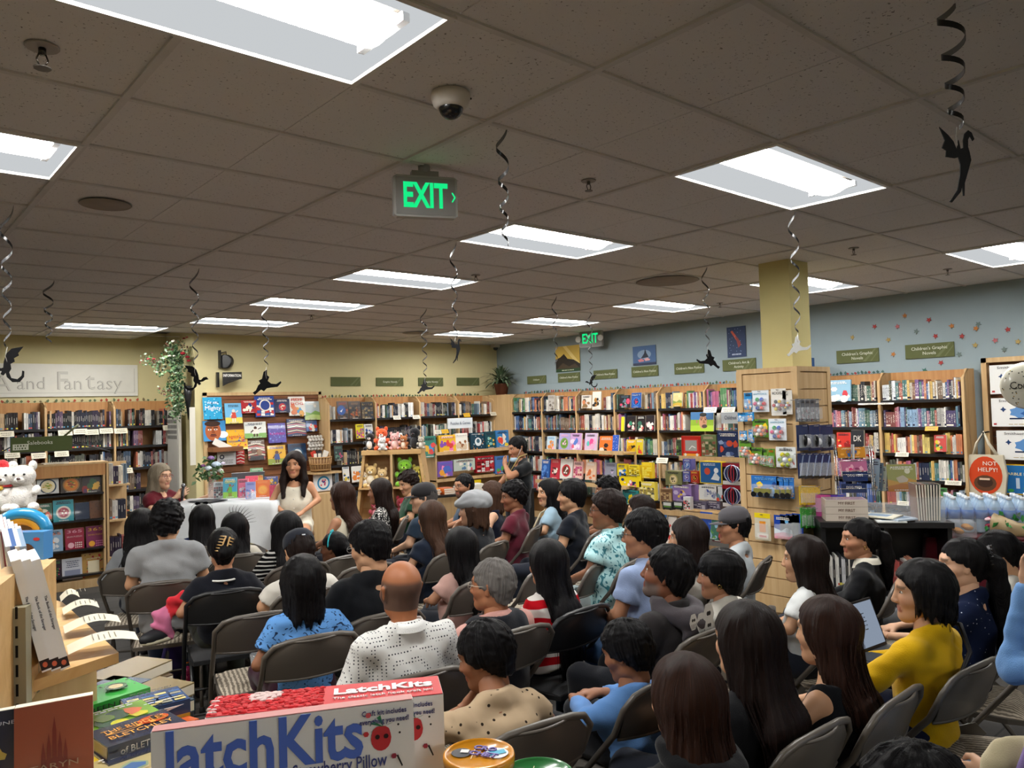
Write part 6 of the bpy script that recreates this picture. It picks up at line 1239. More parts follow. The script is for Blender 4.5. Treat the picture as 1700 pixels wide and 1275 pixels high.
for k in range(46):
 a_,r_=random.uniform(0,2*PI),.18*math.sqrt(random.random());x,z=r_*math.cos(a_),r_*math.sin(a_);y=-.07*math.sqrt(max(0,1-(r_/.19)**2))-.001;m.ball((x,y,z),(.005,.002,.005),random.choice(['#222222','#a8863a','#222222']),6,4)
m.build('printed_dots','gloss',t);text('Congrats',.085,'#1c1c1c',t,(-.0,-.0745,0),fit=.27);MB().tube([(0,0,-.19),(.01,0,-.5),(0,0,-.9)],.0015,'#cccccc',4).build('ribbon','cloth',t)
# ---- comic rack, counter, table with bottles
p=at(1418,800,D=6.9);t=thing('comic_rack','clear wire comic rack with tilted pockets behind the counter','rack',(p.x,p.y,0),-.9);zt_=at(1418,738,D=6.9).z
MB().tube([(0,0,0),(0,0,zt_)],.015,'#777777').lathe([(.22,0),(.22,.03)],'#222222').build('pole','metal',t)
for(w1,w2)in((-.16,-.14),(.14,.16)):
 m=MB();m.tube([(w1,-.12,.7),(w1,.02,zt_)],.004,'#b8bcc0');m.tube([(w2,-.12,.7),(w2,.02,zt_)],.004,'#b8bcc0');m.build('wire_frame','steel',t)
for k in range(5):m=MB();z=.78+k*(zt_-.95)/4;m.tube([(-.16,-.1+k*.02,z),(-.16,-.15+k*.02,z+.03),(.16,-.15+k*.02,z+.03),(.16,-.1+k*.02,z)],.003,'#b8bcc0');m.build('pocket','steel',t)
DP=6.9
for lab,bx,col,kd,cs,ti in[('orange comic in the top pocket of the comic rack',(1393,742,1436,760),'#c98a2c','blobs',('#e8b04a','#3a6ab0'),[('ONE',.5,.5,'#2c5fa8',.4)]),('red and white comic behind the top pocket',(1436,740,1454,762),'#d8c8bc','blobs',('#c93a2c','#b02a24'),[]),('pink comic in the second pocket of the comic rack',(1399,762,1439,782),'#b86a94','blobs',('#e0a8c4','#d82c7c','#8a3a6a'),[]),('navy comic reading DOG MAN, upper one',(1401,783,1440,799),'#1c2f62',None,(),[('DOG MAN',.6,.36,'#e8e8ec',.6)]),('navy comic reading DOG MAN, lower one',(1399,803,1438,818),'#1c2f62',None,(),[('DOG MAN',.6,.36,'#e8e8ec',.6)])]:
 face_out('comic_book',lab,'book',bx,dict(D=DP),col,kd,cs,ti,.008,-.9,15);DP-=.02
for i in range(5):o=face_out('comic_book','comic seen nearly edge-on in the right side of the rack, %s from the left'%ORD[i],'book',(1446+i*6,762+i*6,1458+i*6,815),dict(D=6.85),['#8aa0b4','#5a6a7a','#a8b0a4','#6a5a6a','#8a9aa8'][i],'blobs',('#c9b8a8','#5a4a5a'),[],.008,-1.6,12)
ct=at(1478,866,Z=.92);t=thing('service_counter','black low service counter with open shelves','counter',(ct.x,ct.y,0),-.95)
MB().bb((-.5,-.05,.88),(.42,.5,.92),'#17171a').build('worktop','metal',t);MB().bb((-.48,.45,0),(.4,.48,.88),'#121214').build('back_panel','metal',t)
for x in(-.49,-.05,.38):MB().bb((x,-.02,0),(x+.03,.46,.88),'#121214').build('side_panel','metal',t)
MB().bb((-.48,0,.4),(.4,.45,.42),'#141416').build('shelf','metal',t)
RC=Matrix.Rotation(-.95,3,'Z');CT=Vector((ct.x,ct.y,0))
shelf_books(CT,RC,-.0,.36,.421,'red',(.18,.22),.14,(.012,.02),depth_y=.02);shelf_books(CT,RC,-.44,-.08,.421,'manga',(.2,.26),.14,(.01,.02),depth_y=.02)
def on_c(x,y,z=.92):return CT+RC@Vector((x,y,z))
for i,(w_,c_,l_)in enumerate([(.36,'#c04a90','pink'),(.34,'#5a3aa0','purple'),(.33,'#3a4a9a','indigo')]):
 o=MB().box((0,0,.085),(.045,.22,.17),c_).build('toy_box','gloss',None,on_c(-.47+i*.05,.3),-.95+1.2);tag(o,l_+' boxed craft set standing at the left end of the counter','toy box');MB().box((-.0235,-.0,.09),(.002,.17,.11),'#d8a0c4').build('printed_front','gloss',o)
for k in range(3):
 o=MB().box((0,0,.028),(.3,.2,.052),'#c8bcae').box((0,0,.0545),(.28,.18,.002),'#8a7a8a').build('game_box','gloss',None,on_c(-.3,.1,.92+k*.054),-.95);tag(o,'flat cream boxed card game, %s of the pile of three'%('bottom','middle','top')[k],'toy box')
 text('MY FIRST',.03,'#5a3a2c',o,(0,-.102,.028),name='title')
face_out('picture_book','green and gold farm animals book standing on the counter','book',(1477,771,1521,816),dict(D=6.3),'#8a8c3c','hills',('#b88a2c','#a86a24','#d8d4b8'),[('Farming',.84,.09,'#d8d8a0')],.012,-.95,8,extra=lambda a:a.disc(.5,.45,.17,'#b8ac94',9,1.3,.9,.2))
o=MB().bb((-.17,-.06,0),(.17,.1,.1),'#cfd4d8').build('acrylic_stand','clear',None,on_c(-.0,.25),-.95);tag(o,'clear acrylic stand under the farm animals book','stand')
for i in range(9):o=MB().box((0,0,.14),(.014,.2,.27),random.choice(['#8a6a5a','#5a6a5a','#a89a8a','#3a3a44','#7a5a6a','#4a5a3a'])).box((0,-.001,.14),(.01,.2,.262),'#d8d0c0').build('magazine','gloss',None,on_c(.2+i*.017,.1),-.95);o.rotation_euler=(0,.04*(i-4)/4,-.95);tag(o,'slim magazine, %s from the left in the clear magazine box'%ORD[i],'magazine','magazines in the clear box on the counter')
o=MB().bb((-.1,-.12,0),(.1,.12,.18),'#cfd4d8').build('magazine_box','clear',None,on_c(.27,.1),-.95);tag(o,'clear acrylic box of magazines on the counter','box')
for i,(x,y,c_,l_)in enumerate([(.0,.05,'#d8dad8','white'),(.06,.08,'#b8c8d8','pale blue'),(-.05,.1,'#e0dcc8','cream')]):o=MB().box((0,0,.006),(.2,.28,.01),c_).box((0,0,.0115),(.12,.16,.001),'#7a94b0').build('leaflet','print',None,on_c(x,y+.02,.92+i*.011),-.95+.5*i);tag(o,l_+' leaflet lying on the black counter','leaflet')
bt=at(1665,886,Z=.76);t=thing('cloth_table','table under a burgundy cloth at the right edge','table',(bt.x+.2,bt.y-.1,0),-1.05)
m=MB();n=40;W2,D2=.75,.38;vs=[];
ring=[]
for k in range(n):
 q=k/n*4;s_,f_=int(q),q-int(q);c4=[(-W2,-D2),(W2,-D2),(W2,D2),(-W2,D2),(-W2,-D2)];x=c4[s_][0]+(c4[s_+1][0]-c4[s_][0])*f_;y=c4[s_][1]+(c4[s_+1][1]-c4[s_][1])*f_;ring.append((x,y))
for z,k in((.76,1.0),(.74,1.01),(.1,1.06)):vs+=[(x*(k+.012*math.sin(i*2.2)*(z<.5)),y*(k+.03*math.sin(i*2.2)*(z<.5)),z)for i,(x,y)in enumerate(ring)]
m.add(vs,[(i,(i+1)%n,n+(i+1)%n,n+i)for i in range(n)]+[(n+i,n+(i+1)%n,2*n+(i+1)%n,2*n+i)for i in range(n)]+[list(range(n))],'#5e1c26',True);m.build('tablecloth','cloth',t)
for x in(-.68,.68):
 for y in(-.32,.32):MB().tube([(x,y,0),(x,y,.74)],.015,'#555555').build('leg','metal',t)
RT=Matrix.Rotation(-1.05,3,'Z');BT=Vector((bt.x+.2,bt.y-.1,0))
bottle=MB();bottle.lathe([(.03,.0),(.032,.01),(.0315,.06),(.029,.075),(.0315,.09),(.0315,.13),(.02,.165),(.013,.178),(.013,.182)],'#dfeaf2',14)
MAT['water']=nt('bottle_water')[0];b_=MAT['water'].node_tree.nodes['Principled BSDF'];b_.inputs['Base Color'].default_value=(.55,.72,.86,1);b_.inputs['Alpha'].default_value=.55;b_.inputs['Roughness'].default_value=.08;b_.inputs['Specular IOR Level'].default_value=.9
bme=bottle.mesh('body','water');cme=MB().lathe([(.0145,.18),(.0145,.197),(.0,.198)],'#dfe4ea',12).mesh('cap','gloss');lme=MB().lathe([(.0325,.075),(.0325,.125)],'#3f6fb4',14).mesh('bottle_label','gloss')
for i in range(8):
 for j in range(4):
  p=BT+RT@Vector((-.6+i*.096,-.06+j*.096,.762));t=bpy.data.objects.new('water_bottle',None);C.objects.link(t);t.location=p;t.empty_display_size=.02;t.scale=(1.35,1.35,1.4)
  tag(t,'clear water bottle with a white cap in the shrink-wrapped packs on the burgundy table','bottle','water bottles in the packs')
  for nm,me in(('body',bme),('cap',cme),('bottle_label',lme)):o=bpy.data.objects.new(nm,me);C.objects.link(o);o.parent=t
o=MB().bb((-.41,-.2,0),(.41,.2,.2),'#8fb4d8').build('shrink_wrap','clear',None,BT+RT@Vector((-.265,.085,.763)),-1.05);tag(o,'crinkled clear plastic wrap around the bottle packs','plastic wrap')
t=thing('cookie_box','clear box of baked treats at the near end of the burgundy table','food box',BT+RT@Vector((-.55,-.26,.762)),-1.05);MB().bb((-.14,-.09,0),(.14,.09,.11),'#e0dcd4').build('lid','clear',t)
for i in range(4):
 for j in range(3):MB().ball((-.095+i*.063,-.05+j*.05,.035+.03*(i%2)),(.034,.026,.02),'#a8763c',8,6).build('pastry','matte',t)
t=thing('flower_bouquet','wrapped bouquet of pink flowers lying on the burgundy table','bouquet',BT+RT@Vector((-.1,-.2,.8)),-1.05-.5);m=MB();m.lathe([(.03,-.2),(.06,0),(.12,.16)],'#a8926c',14,R=Matrix.Rotation(-PI/2,4,'Y'));m.build('wrapper','print',t)
for k in range(11):rose(t,(-.16+random.uniform(-.03,.05),random.uniform(-.09,.09),random.uniform(-.03,.09)),.03,random.choice(['#b83a6a','#d86a94','#8a2440','#e8c8d0']))
leafy('leaves',t,[(-.1,0,.05),(.1,.05,.06),(.2,0,.04)],60,.05,('#2c7a3a','#3f9a4c'),spread=.05)
p=at(1478,1000,Z=.0);p=at(1483,1000,D=5.5);t=thing('trash_bin','black round waste bin with a clear bag liner','bin',(p.x,p.y,0));MB().lathe([(.13,0),(.16,.36),(.165,.37),(.155,.37),(.12,.02)],'#101013',20).build('bin','matte',t);MB().lathe([(.168,.25),(.172,.38),(.16,.39),(.15,.3)],'#d4d8dc',20).build('liner','clear',t)
# ---- low cookbook case on the left
LX,LY,LR=.72,9.75,-.06
CO=Vector((LX,LY,0));RL=Matrix.Rotation(LR,3,'Z');CW=1.57
t=thing('low_bookcase','low maple bookcase with face-out cookbooks and puzzle books','bookcase',CO,LR)
MB().bb((0,.3,0),(CW,.32,1.37),'#8a5a38').build('back_panel','oak',t);MB().bb((0,-.02,0),(CW,.3,.09),'#c9a878').build('plinth','maple',t)
for x in(0,CW-.025,CW+.01):MB().bb((x,0,0),(x+.022,.32,1.37),'#c9a878').build('side_panel','maple',t)
MB().bb((0,-.005,1.24),(CW,.02,1.37),'#b07c4c').build('header','oak',t);MB().bb((0,-.01,1.37),(CW+.03,.33,1.39),'#c9a878').build('top_board','maple',t)
LZ=[at(120,y,Y=9.72).z for y in(820,864,912,955)]
for z in LZ:MB().bb((.02,-.01,z-.02),(CW-.02,.3,z),'#1b1a1c').build('shelf','metal',t)
t2=thing('end_shelf','narrow end shelf of leaning books right of the low bookcase','bookcase',CO+RL@Vector((CW+.035,0,0)),LR)
for z in(.3,.72,1.12):MB().bb((0,.0,z-.02),(.22,.3,z),'#c9a878').build('shelf','maple',t2);shelf_books(CO+RL@Vector((CW+.035,0,0)),RL,.01,.2,z,'fantasy',(.2,.24),.14,(.015,.03),.05)
MB().bb((0,.3,0),(.24,.32,1.37),'#c9a878').build('back_panel','maple',t2)
PL=dict(Y=9.72)
def num365(cc,c2):return lambda a:(a.disc(.3,.2,.17,c2,14),[a.disc(.55+.1*(k%4),.1+.1*(k//4),.04,'#f0e8e0' if c2!='#e8a83c' else '#d880b0',7)for k in range(12)])
LB=[('teal cookbook at the left edge of the top shelf',(0,791,24,820),'#3c8a80','blobs',('#c9d8c4','#d84a3a'),[]),('white cookbook of oranges and dough, top shelf of the low bookcase',(24,790,60,820),'#d8d0c4','bowl',('#c9b8a0','#e0a060','#c9603a','#d88a4a'),[]),('white cookbook showing a bowl of pasta',(62,789,98,820),'#cfd0cc','bowl',('#3a4a5a','#e8dcb8','#c9a84a','#8a9a3a','#d8c48a'),[]),('dark cookbook titled SUPER SOUPS in green',(101,785,136,818),'#33291f','bowl',('#8a6a3c','#c9762c','#8a3a24','#5a7a2c','#d8a84c'),[('SUPER',.88,.12,'#b8c83a',.7),('SOUPS',.74,.12,'#b8c83a',.8)]),('dark cookbook of vegetables beside SUPER SOUPS',(137,785,170,818),'#3a3230','blobs',('#8a2c2c','#d8a83c','#3a5a3a','#5a3a5a'),[]),('green floral journal on the second shelf of the low bookcase',(62,836,87,866),'#2f5f4c','blobs',('#d86a5a','#e8dcc8'),[]),('teal mandala book on the second shelf',(89,830,123,866),'#3a9aa8','circle',('#e0dcd0','#a84a5a','#c98a8a','#f0ece0'),[]),('plain navy journal on the second shelf',(125,834,149,864),'#26344a',None,(),[]),('plain brown journal on the second shelf',(150,831,173,862),'#6a4630','dots',('#4a3020',),[]),('pale blue puzzle book on the third shelf of the low bookcase',(75,880,105,916),'#8aa8c4','blobs',('#e8a06a','#dfe4e8'),[('365',.8,.16,'#d8784a')]),('crimson puzzle book reading 365 on the third shelf',(109,877,140,912),'#96203c',None,(),[('365',.84,.2,'#e8a0b4'),('BRAIN PUZZLES',.6,.09,'#e8c0c8')]),('plum and gold puzzle book reading 365',(144,873,174,909),'#7a2c54',None,(),[('365',.84,.2,'#d8a03c'),('SUDOKU PUZZLES',.6,.09,'#d8a03c')]),('spiral bound white activity book on the lowest shelf',(104,927,137,962),'#c9cbd4',None,(),[]),('gold WILDFLOWER journal with red blooms on the lowest shelf',(137,918,175,960),'#b08a4c','dots',('#8a2430','#3f5a34','#c9303c'),[('WILDFLOWER',.78,.08,'#f0e0c0',.6)]),('dark floral book at the left of the lowest shelf',(92,930,103,962),'#2c1f2a','blobs',('#c93a5a','#3a6a3a'),[])]
for lab,bx,col,kd,cs,ti in LB:
 ex=num365('#fff','#e8b4c0' if 'crimson' in lab else '#e8a83c')if '365' in lab else(lambda a:(a.rect(.12,.1,.9,.45,'#8a90a8'),a.lines(.15,.55,.9,.9,4,'#4a4f64',.4)))if 'spiral' in lab else(lambda a:a.rect(.25,.2,.75,.7,'#e0d4b4'))if 'WILD' in lab else None
 if 'DK' in lab:ex=None
 face_out('cookbook' if 'cook' in lab else 'puzzle_book' if 'puzzle' in lab else 'journal',lab,'book',bx,PL,col,kd,cs,ti,.022,LR,8,extra=ex)
a=Art(.3,.1);o=MB().bb((-.15,0,-.05),(.15,.002,.05),'#d8d6ce').build('header_card','print',None,at(142,779,Y=9.71),LR);tag(o,'white card with scribbled vines on the low bookcase header','sign');a=Art(.3,.1);[a.disc(random.uniform(.05,.95),random.uniform(-.4,.4),.14,random.choice(['#5a5a54','#d8d6ce','#8a8a80']),8,1.4,.5,.4)for _ in range(22)];a.m.build('ink_drawing','print',o)
o=MB().bb((-.17,0,-.04),(.17,.002,.04),'#6f5c48').build('header_card','print',None,at(42,778,Y=9.71),LR);tag(o,'brown sketch strip at the left of the low bookcase header','sign')
o=MB().bb((-.13,0,-.022),(.13,.03,.022),'#d8d4c8').build('header_card','print',None,at(92,771,Y=9.71),LR);tag(o,'curved white lettered label on top of the low bookcase','sign');text('NEW RELEASES',.025,'#444444',o,(0,-.002,0))
p=at(70,737,Y=9.7);o=MB().bb((-.29,0,-.08),(.29,.012,.08),'#4f5a34').build('hanging_sign','matte',None,p,0);tag(o,'olive sign reading Salebooks above the low bookcase','sign');text('Salebooks',.06,'#d6d8c6',o,(-.02,-.002,.015));a=Art(.58,.16);a.rect(.03,-.35,.28,.05,'#d0d2c0');a.lines(.05,-.33,.26,.02,2,'#4f5a34',.6);a.m.build('shop_emblem','print',o)
m=MB();m.tube([(.2,.02,.06),(.36,.02,.2)],.012,'#5a5e38',4);m.tube([(.3,.02,.0),(.5,.02,-.06),(.68,.02,-.12)],.008,'#2c2c30',5);m.tube([(-.29,.02,-.02),(-.42,.02,-.1)],.008,'#2c2c30',5);m.build('wire_bracket','metal',o)
for i,(px,py)in enumerate([(10,716),(108,714),(133,712),(152,713),(176,711),(200,711),(280,706),(20,751),(64,752),(102,749),(209,777)]):small_card('cream handwritten shelf card, %s from the left on the fantasy shelves'%ORD[i],px,py,dict(Y=11.8),0,.17,.08,group='cream cards on the fantasy shelves')
# ==== SPEAKERS' TABLE
tc=at(385,832,Z=1.03);TB=at(383,832,D=7.6);TB.z=0;TR=-.62
a=at(302,830,Z=1.03);b=at(460,842,Z=1.03)
t=thing('speaker_table','tall wooden table under a white cloth, in front of the display wall','table',TB,TR)
for x in(-.42,.42):
 for y in(-.25,.25):MB().bb((x-.03,y-.03,0),(x+.03,y+.03,.99),'#b98f5c').build('leg','maple',t)
MB().bb((-.47,-.3,.99),(.47,.3,1.02),'#b98f5c').build('table_top','maple',t)
def cloth_mesh(W2,D2,z,drop,n=72):
 m=MB();ring=[]
 for k in range(n):
  q=k/n*4;s_,f_=int(q),q-int(q);c4=[(-W2,-D2),(W2,-D2),(W2,D2),(-W2,D2),(-W2,-D2)];ring.append((c4[s_][0]+(c4[s_+1][0]-c4[s_][0])*f_,c4[s_][1]+(c4[s_+1][1]-c4[s_][1])*f_,f_))
 vs=[];L=7
 for j in range(L):
  q=j/(L-1)
  for i,(x,y,f_)in enumerate(ring):
   cor=abs(f_-.5)*2;d=drop*(.62+.38*cor**3);wv=q*(.02*math.sin(i*1.1)+.015*math.sin(i*.47+2));k=1+q*(.05+.03*cor)+wv
   vs.append((x*k,y*(k+q*.05+wv),z-d*q-(.004 if j==0 else 0)))
 fs=[(j*n+i,(j+1)*n+i,(j+1)*n+(i+1)%n,j*n+(i+1)%n)for j in range(L-1)for i in range(n)]+[list(range(n))[::1]]
 m.add(vs,fs,'#d9dcde',True);return m
o=cloth_mesh(.5,.33,1.032,.55).build('tablecloth','cloth',None,TB,TR);tag(o,'white cloth hanging in points over the tall speaker table','tablecloth')
def on_t(px,py):return at(px,py,Z=1.035)
def standing(name,lab,bx,d,col,kd,cs,ti,cat='book',th=.02,lean=10,rz=-.45,ex=None):return face_out(name,lab,cat,bx,dict(D=d),col,kd,cs,ti,th,rz,lean,extra=ex)
standing('paperback','teal paperback titled GEMS with a child, front of the speaker table',(371,793,393,827),7.51,'#3c9ab8','figure',('#8ac04a','#8a5a3c','#5aa83c'),[('GEMS!',.78,.17,'#e8e04a',.75)])
standing('paperback','grey and white paperback left of the GEMS book',(355,800,370,828),7.55,'#b8bcc0','collage',('#e0e0dc','#8a5a5a','#5a5f68'),[])
standing('paperback','pink and blue paperback right of the GEMS book',(396,795,412,826),7.63,'#e06a88','blobs',('#7aa0d8','#f0d0d8','#c93a5a'),[])
standing('paperback','lilac and pink paperback, second right of the GEMS book',(408,800,424,828),7.59,'#8a90c8','blobs',('#e0607a','#d8d8f0','#5a6ab0'),[])
standing('paperback','orange and hot pink paperback on the speaker table',(425,797,448,825),7.67,'#e8762c','circle',('#f0943c','#f0b04a','#f0a050'),[])
standing('paperback','hot pink open paperback behind the orange one',(408,790,428,812),7.79,'#e84a6a','dots',('#f0809a','#c92c50'),[])
standing('paperback','hot pink paperback at the right end of the speaker table',(448,805,462,834),7.63,'#d8285a','dots',('#f05a80','#a81c40'),[])
standing('paperback','navy and yellow paperback behind the pink one',(440,791,461,806),7.79,'#2f4a98','blobs',('#e8c83c','#dfe0e8'),[])
standing('paperback','green and orange paperback behind the speaker table books',(416,777,436,799),7.91,'#7ab88a','hills',('#d8803a','#e8b04a','#4a9a6a'),[])
t=thing('laptop','grey open laptop seen from behind on the speaker table','laptop',on_t(400,826)+Vector((.15,.2,0)),TR+.3);MB().bb((-.16,-.11,0),(.16,.11,.015),'#4c4f53').build('base','metal',t);o=MB().bb((-.16,-.006,0),(.16,.006,.24),'#56595d').build('lid','metal',t,(0,-.1,.012));o.rotation_euler=(.25,0,0)
p=on_t(360,828)+Vector((.0,.12,0));t=thing('flower_vase','glass vase of lilac and white flowers on the speaker table','vase',p);MB().lathe([(.04,0),(.05,.12),(.035,.2)],'#cfd8dc',14).build('glass','clear',t)
leafy('leaves',t,[(0,0,.22),(.05,0,.28),(-.06,0,.3),(0,.03,.34)],110,.06,('#5a7a4c','#3f5c38','#7f9a72'),spread=.05)
for x,z,r,c_ in[(-.02,.4,.045,'#8a6a9c'),(.03,.33,.06,'#b8c8d8'),(-.05,.3,.05,'#c8d4dc'),(.07,.27,.04,'#e0dcd8'),(.0,.25,.045,'#d8d4d0'),(-.1,.33,.03,'#7a4a7c'),(.1,.34,.03,'#c8bcd0')]:rose(t,(x,-.03,z),r,c_)
for i,(px,l_)in enumerate([(413,'left'),(421,'right')]):t=thing('water_glass','small clear glass on the speaker table, %s of two'%l_,'glass',on_t(px,829));MB().lathe([(.022,0),(.028,.08),(.026,.08),(.02,.004)],'#d8e4e8',14).build('cup','clear',t)
o=MB().box((0,0,.004),(.22,.3,.006),'#24262a').box((0,0,.008),(.2,.28,.003),'#3a3c42').build('notebook','leather',None,on_t(345,832),.4);tag(o,'thin black notebook lying at the left of the speaker table','notebook')
def stool(lab,loc,h,rz=0):
 t=thing('bar_stool',lab,'stool',(loc[0],loc[1],0),rz);MB().lathe([(.17,h-.05),(.18,h-.03),(.18,h-.01),(.16,h)],'#6a4a32',20).build('seat','leather',t)
 for q in range(4):a_=PI/4+q*PI/2;MB().tube([(.11*math.cos(a_),.11*math.sin(a_),h-.05),(.19*math.cos(a_),.19*math.sin(a_),0)],.016,'#9a7650').build('leg','maple',t)
 MB().tube([(.165*math.cos(a_),.165*math.sin(a_),.28)for a_ in np.linspace(0,2*PI,17)[:-1]],.009,'#8a8a8c',6,closed=True).build('foot_ring','metal',t)
# ==== FOLDING CHAIRS
def fabric_mat():
 m,t,b=nt('striped_seat_fabric');tc=N(t,'ShaderNodeTexCoord');wv=N(t,'ShaderNodeTexWave',Scale=14.0,Distortion=2.2,Detail=1.0);wv.inputs['Detail Scale'].default_value=4
 t.links.new(tc.outputs['Object'],wv.inputs['Vector']);cr=N(t,'ShaderNodeValToRGB');e=cr.color_ramp.elements;e[0].color=(*lin('#6f665a'),1);e[1].color=(*lin('#b5aa98'),1);e[0].position=.4;e[1].position=.6
 t.links.new(wv.outputs[1]if len(wv.outputs)>1 else wv.outputs[0],cr.inputs[0]);t.links.new(cr.outputs[0],b.inputs['Base Color']);b.inputs['Roughness'].default_value=.95;return m
MAT['seatfab']=fabric_mat()
def chair_parts(col):
 P=[]
 W=.215;bk=[]
 side=[(.0,.235,.015),(.0,.17,.22),(.0,.075,.46),(.0,-.10,.66),(.0,-.15,.76)]
 pts=[(-W-.01,y,z)for _,y,z in side]+[(-W+.03,-.168,.805),(-W+.09,-.175,.82),(0,-.182,.826),(W-.09,-.175,.82),(W-.03,-.168,.805)]+[(W+.01,y,z)for _,y,z in side[::-1]]
 P.append(('front_frame',MB().tube(pts,.0125,col,8).mesh('front_frame','metal'),None))
 m=MB();n=12;vs=[]
 for j,z in enumerate((.63,.665,.745,.80,.817)):
  for i in range(n+1):
   x=(i/n*2-1);wz=W-(.0 if z<.77 else .05 if z<.81 else .1);y=-.105-(z-.625)*.36-.028*(1-x*x);zz=z+(.012*(x*x)if j==0 else 0);vs.append((x*wz,y,zz))
 k=n+1;front=[(x,y+.012,z)for x,y,z in vs];o_=len(vs)
 fs=[(j*k+i,j*k+i+1,(j+1)*k+i+1,(j+1)*k+i)for j in range(4)for i in range(n)]
 m.add(vs,fs,col,True);m.add(front,[f[::-1]for f in fs],col,True)
 m.tube(vs[:k],.006,col,5);m.tube(vs[-k:],.006,col,5);P.append(('backrest',m.mesh('backrest','metal'),None))
 for q in(-1,1):P.append(('rear_leg',MB().tube([(q*.185,.14,.44),(q*.19,-.02,.3),(q*.2,-.235,.015)],.0115,col,8).mesh('rear_leg','metal'),None))
 P.append(('crossbar',MB().tube([(-.195,-.16,.13),(.195,-.16,.13)],.008,col,6).mesh('crossbar','metal'),None));P.append(('crossbar',MB().tube([(-.22,.19,.16),(.22,.19,.16)],.008,col,6).mesh('crossbar','metal'),None))
 m=MB();m.slab([(-.19,-.17),(.19,-.17),(.21,-.1),(.205,.19),(.17,.225),(-.17,.225),(-.205,.19),(-.21,-.1)],.022,col,'z');m.v=[(x,y,z+.425)for x,y,z in m.v];P.append(('seat_pan',m.mesh('seat_pan','metal'),None))
 for q in(-1,1):m=MB();m.slab([(.0,.40),(.05,.41),(.06,.47),(.0,.49),(-.04,.45)],.006,col);m.v=[(q*.212+y,x+.06,z)for x,y,z in m.v];P.append(('hinge_bracket',m.mesh('hinge_bracket','metal'),None))
 for x,y in((-.225,.237),(.225,.237),(-.2,-.237),(.2,-.237)):P.append(('rubber_foot',MB().tube([(x,y,.0),(x,y,.035)],.016,'#1a1a1a',8).mesh('rubber_foot','matte'),None))
 return P
def cushion(mat,col):
 m=MB();n=8;vs=[]
 for i in range(n+1):
  for j in range(n+1):
   x,y=i/n*2-1,j/n*2-1;e=(1-abs(x)**5)*(1-abs(y)**5);vs.append((x*.195*(1-.03*y*y),y*.19+.03,.437+.028*e**.5))
 m.add(vs,[(i*(n+1)+j,(i+1)*(n+1)+j,(i+1)*(n+1)+j+1,i*(n+1)+j+1)for i in range(n)for j in range(n)],col,True);m.bb((-.19,-.155,.432),(.19,.215,.439),col);return m.mesh('seat_cushion',mat)
CH={'brown':(chair_parts('#565049'),cushion('seatfab','#888888')),'black':(chair_parts('#1f2022'),cushion('cloth','#2f3032')),'grey':(chair_parts('#45413c'),cushion('cloth','#5d5852'))}
def chair(lab,x,y,rz,kind='brown',group=None):
 t=thing('folding_chair',lab,'chair',(x,y,0),rz,group);P,cu=CH[kind]
 for nm,me,_ in P:o=bpy.data.objects.new(nm,me);C.objects.link(o);o.parent=t
 o=bpy.data.objects.new('seat_cushion',cu);C.objects.link(o);o.parent=t;return t
# ==== THE PEOPLE
def aim(x,y,k=.8,tx=2.6,ty=7.3):return math.degrees(math.atan2(-(tx-x),ty-y))*k
def seated(lab,px,py,d,who,chairk='brown',face=None,hy=0,z=None,**k):
 crown=at(px,py,D=d);f=aim(crown.x,crown.y)if face is None else face;zt=crown.z
 s=k.pop('scale',None)or max(.78,min(1.0,((zt-.45)/.83)**.6))
 root,T,HM,WR,hz=person(lab,px,py,zt,face=f,hy=hy,scale=s,loc=(crown.x,crown.y),**k)
 if chairk:
  R=Matrix.Rotation(math.radians(f),3,'Z');c_=Vector((root.location.x,root.location.y,0))+R@Vector((0,-.035 if k.get('L',0)<.45 else-.085,0))
  chair('%s metal folding chair under the %s'%(chairk if chairk!='brown' else 'taupe',who),c_.x,c_.y,math.radians(f),chairk)
 return root,T,HM,WR,hz
S1,S2,S3,S4,S5='#8d5f45','#a9785a','#c39573','#d0a486','#6f4630'
seated('woman with long wavy black hair in a grey long sleeved top, leftmost seat',236,838,5.6,'woman with long wavy black hair at the far left',kind='woman',skin=S3,hair='long',L=.52,wave=1,top=('#7d8084','long'),legs='#1c2436',pose='side',wide=1.05)
seated('man with thick dark hair in a heather grey T-shirt, seen from behind',277,824,5.05,'man in the grey T-shirt',kind='man',skin=S3,hair='curly',top=('#8e9092','short'),legs='#1c2436')
seated('woman in navy with sunglasses pushed up on straight black hair',335,832,6.3,'woman with sunglasses on her hair',kind='woman',skin=S2,hair='long',L=.28,top=('#1c2a50','short'),extras=[('glasses','#141416',1)])
seated('woman in an off-white top with a black spiked headband',388,846,5.9,'woman with the spiked headband',kind='woman',skin=S3,hair='long',L=.42,wave=1,top=('#bcb6a8','long'),extras=[('spikes',)])
seated('woman in a black ringer T-shirt with a gold claw clip in her hair',369,868,4.75,'woman with the gold claw clip','black',kind='woman',skin=S2,hair='bun',top=('#14161e','short'),legs='#2c3028',pose='side',extras=[('claw',),('trim','#d8d8d4')],scale=1.0)
seated('woman in a black and white striped top with long black hair',473,842,5.5,'woman in the striped top',kind='woman',skin=S2,hair='long',L=.45,wide=1.15,top=('#111111','long'),tmat='c_stripes')
seated('man in a white T-shirt and a backwards navy cap',496,874,4.7,'man in the backwards navy cap',kind='man',skin=S3,hair='short',hc='darkbrown',top=('#d4d0c6','short'),extras=[('cap','#23262f',1)],hp=-22,scale=1.0)
seated('girl with a black bob in a blue T-shirt covered in signatures',500,915,3.75,'girl in the signed blue T-shirt',kind='woman',skin=S1,hair='bob',L=.2,vol=.008,top=('#6b9fdc','short'),tmat='c_sign',legs='#3a1a2c',pose='side')
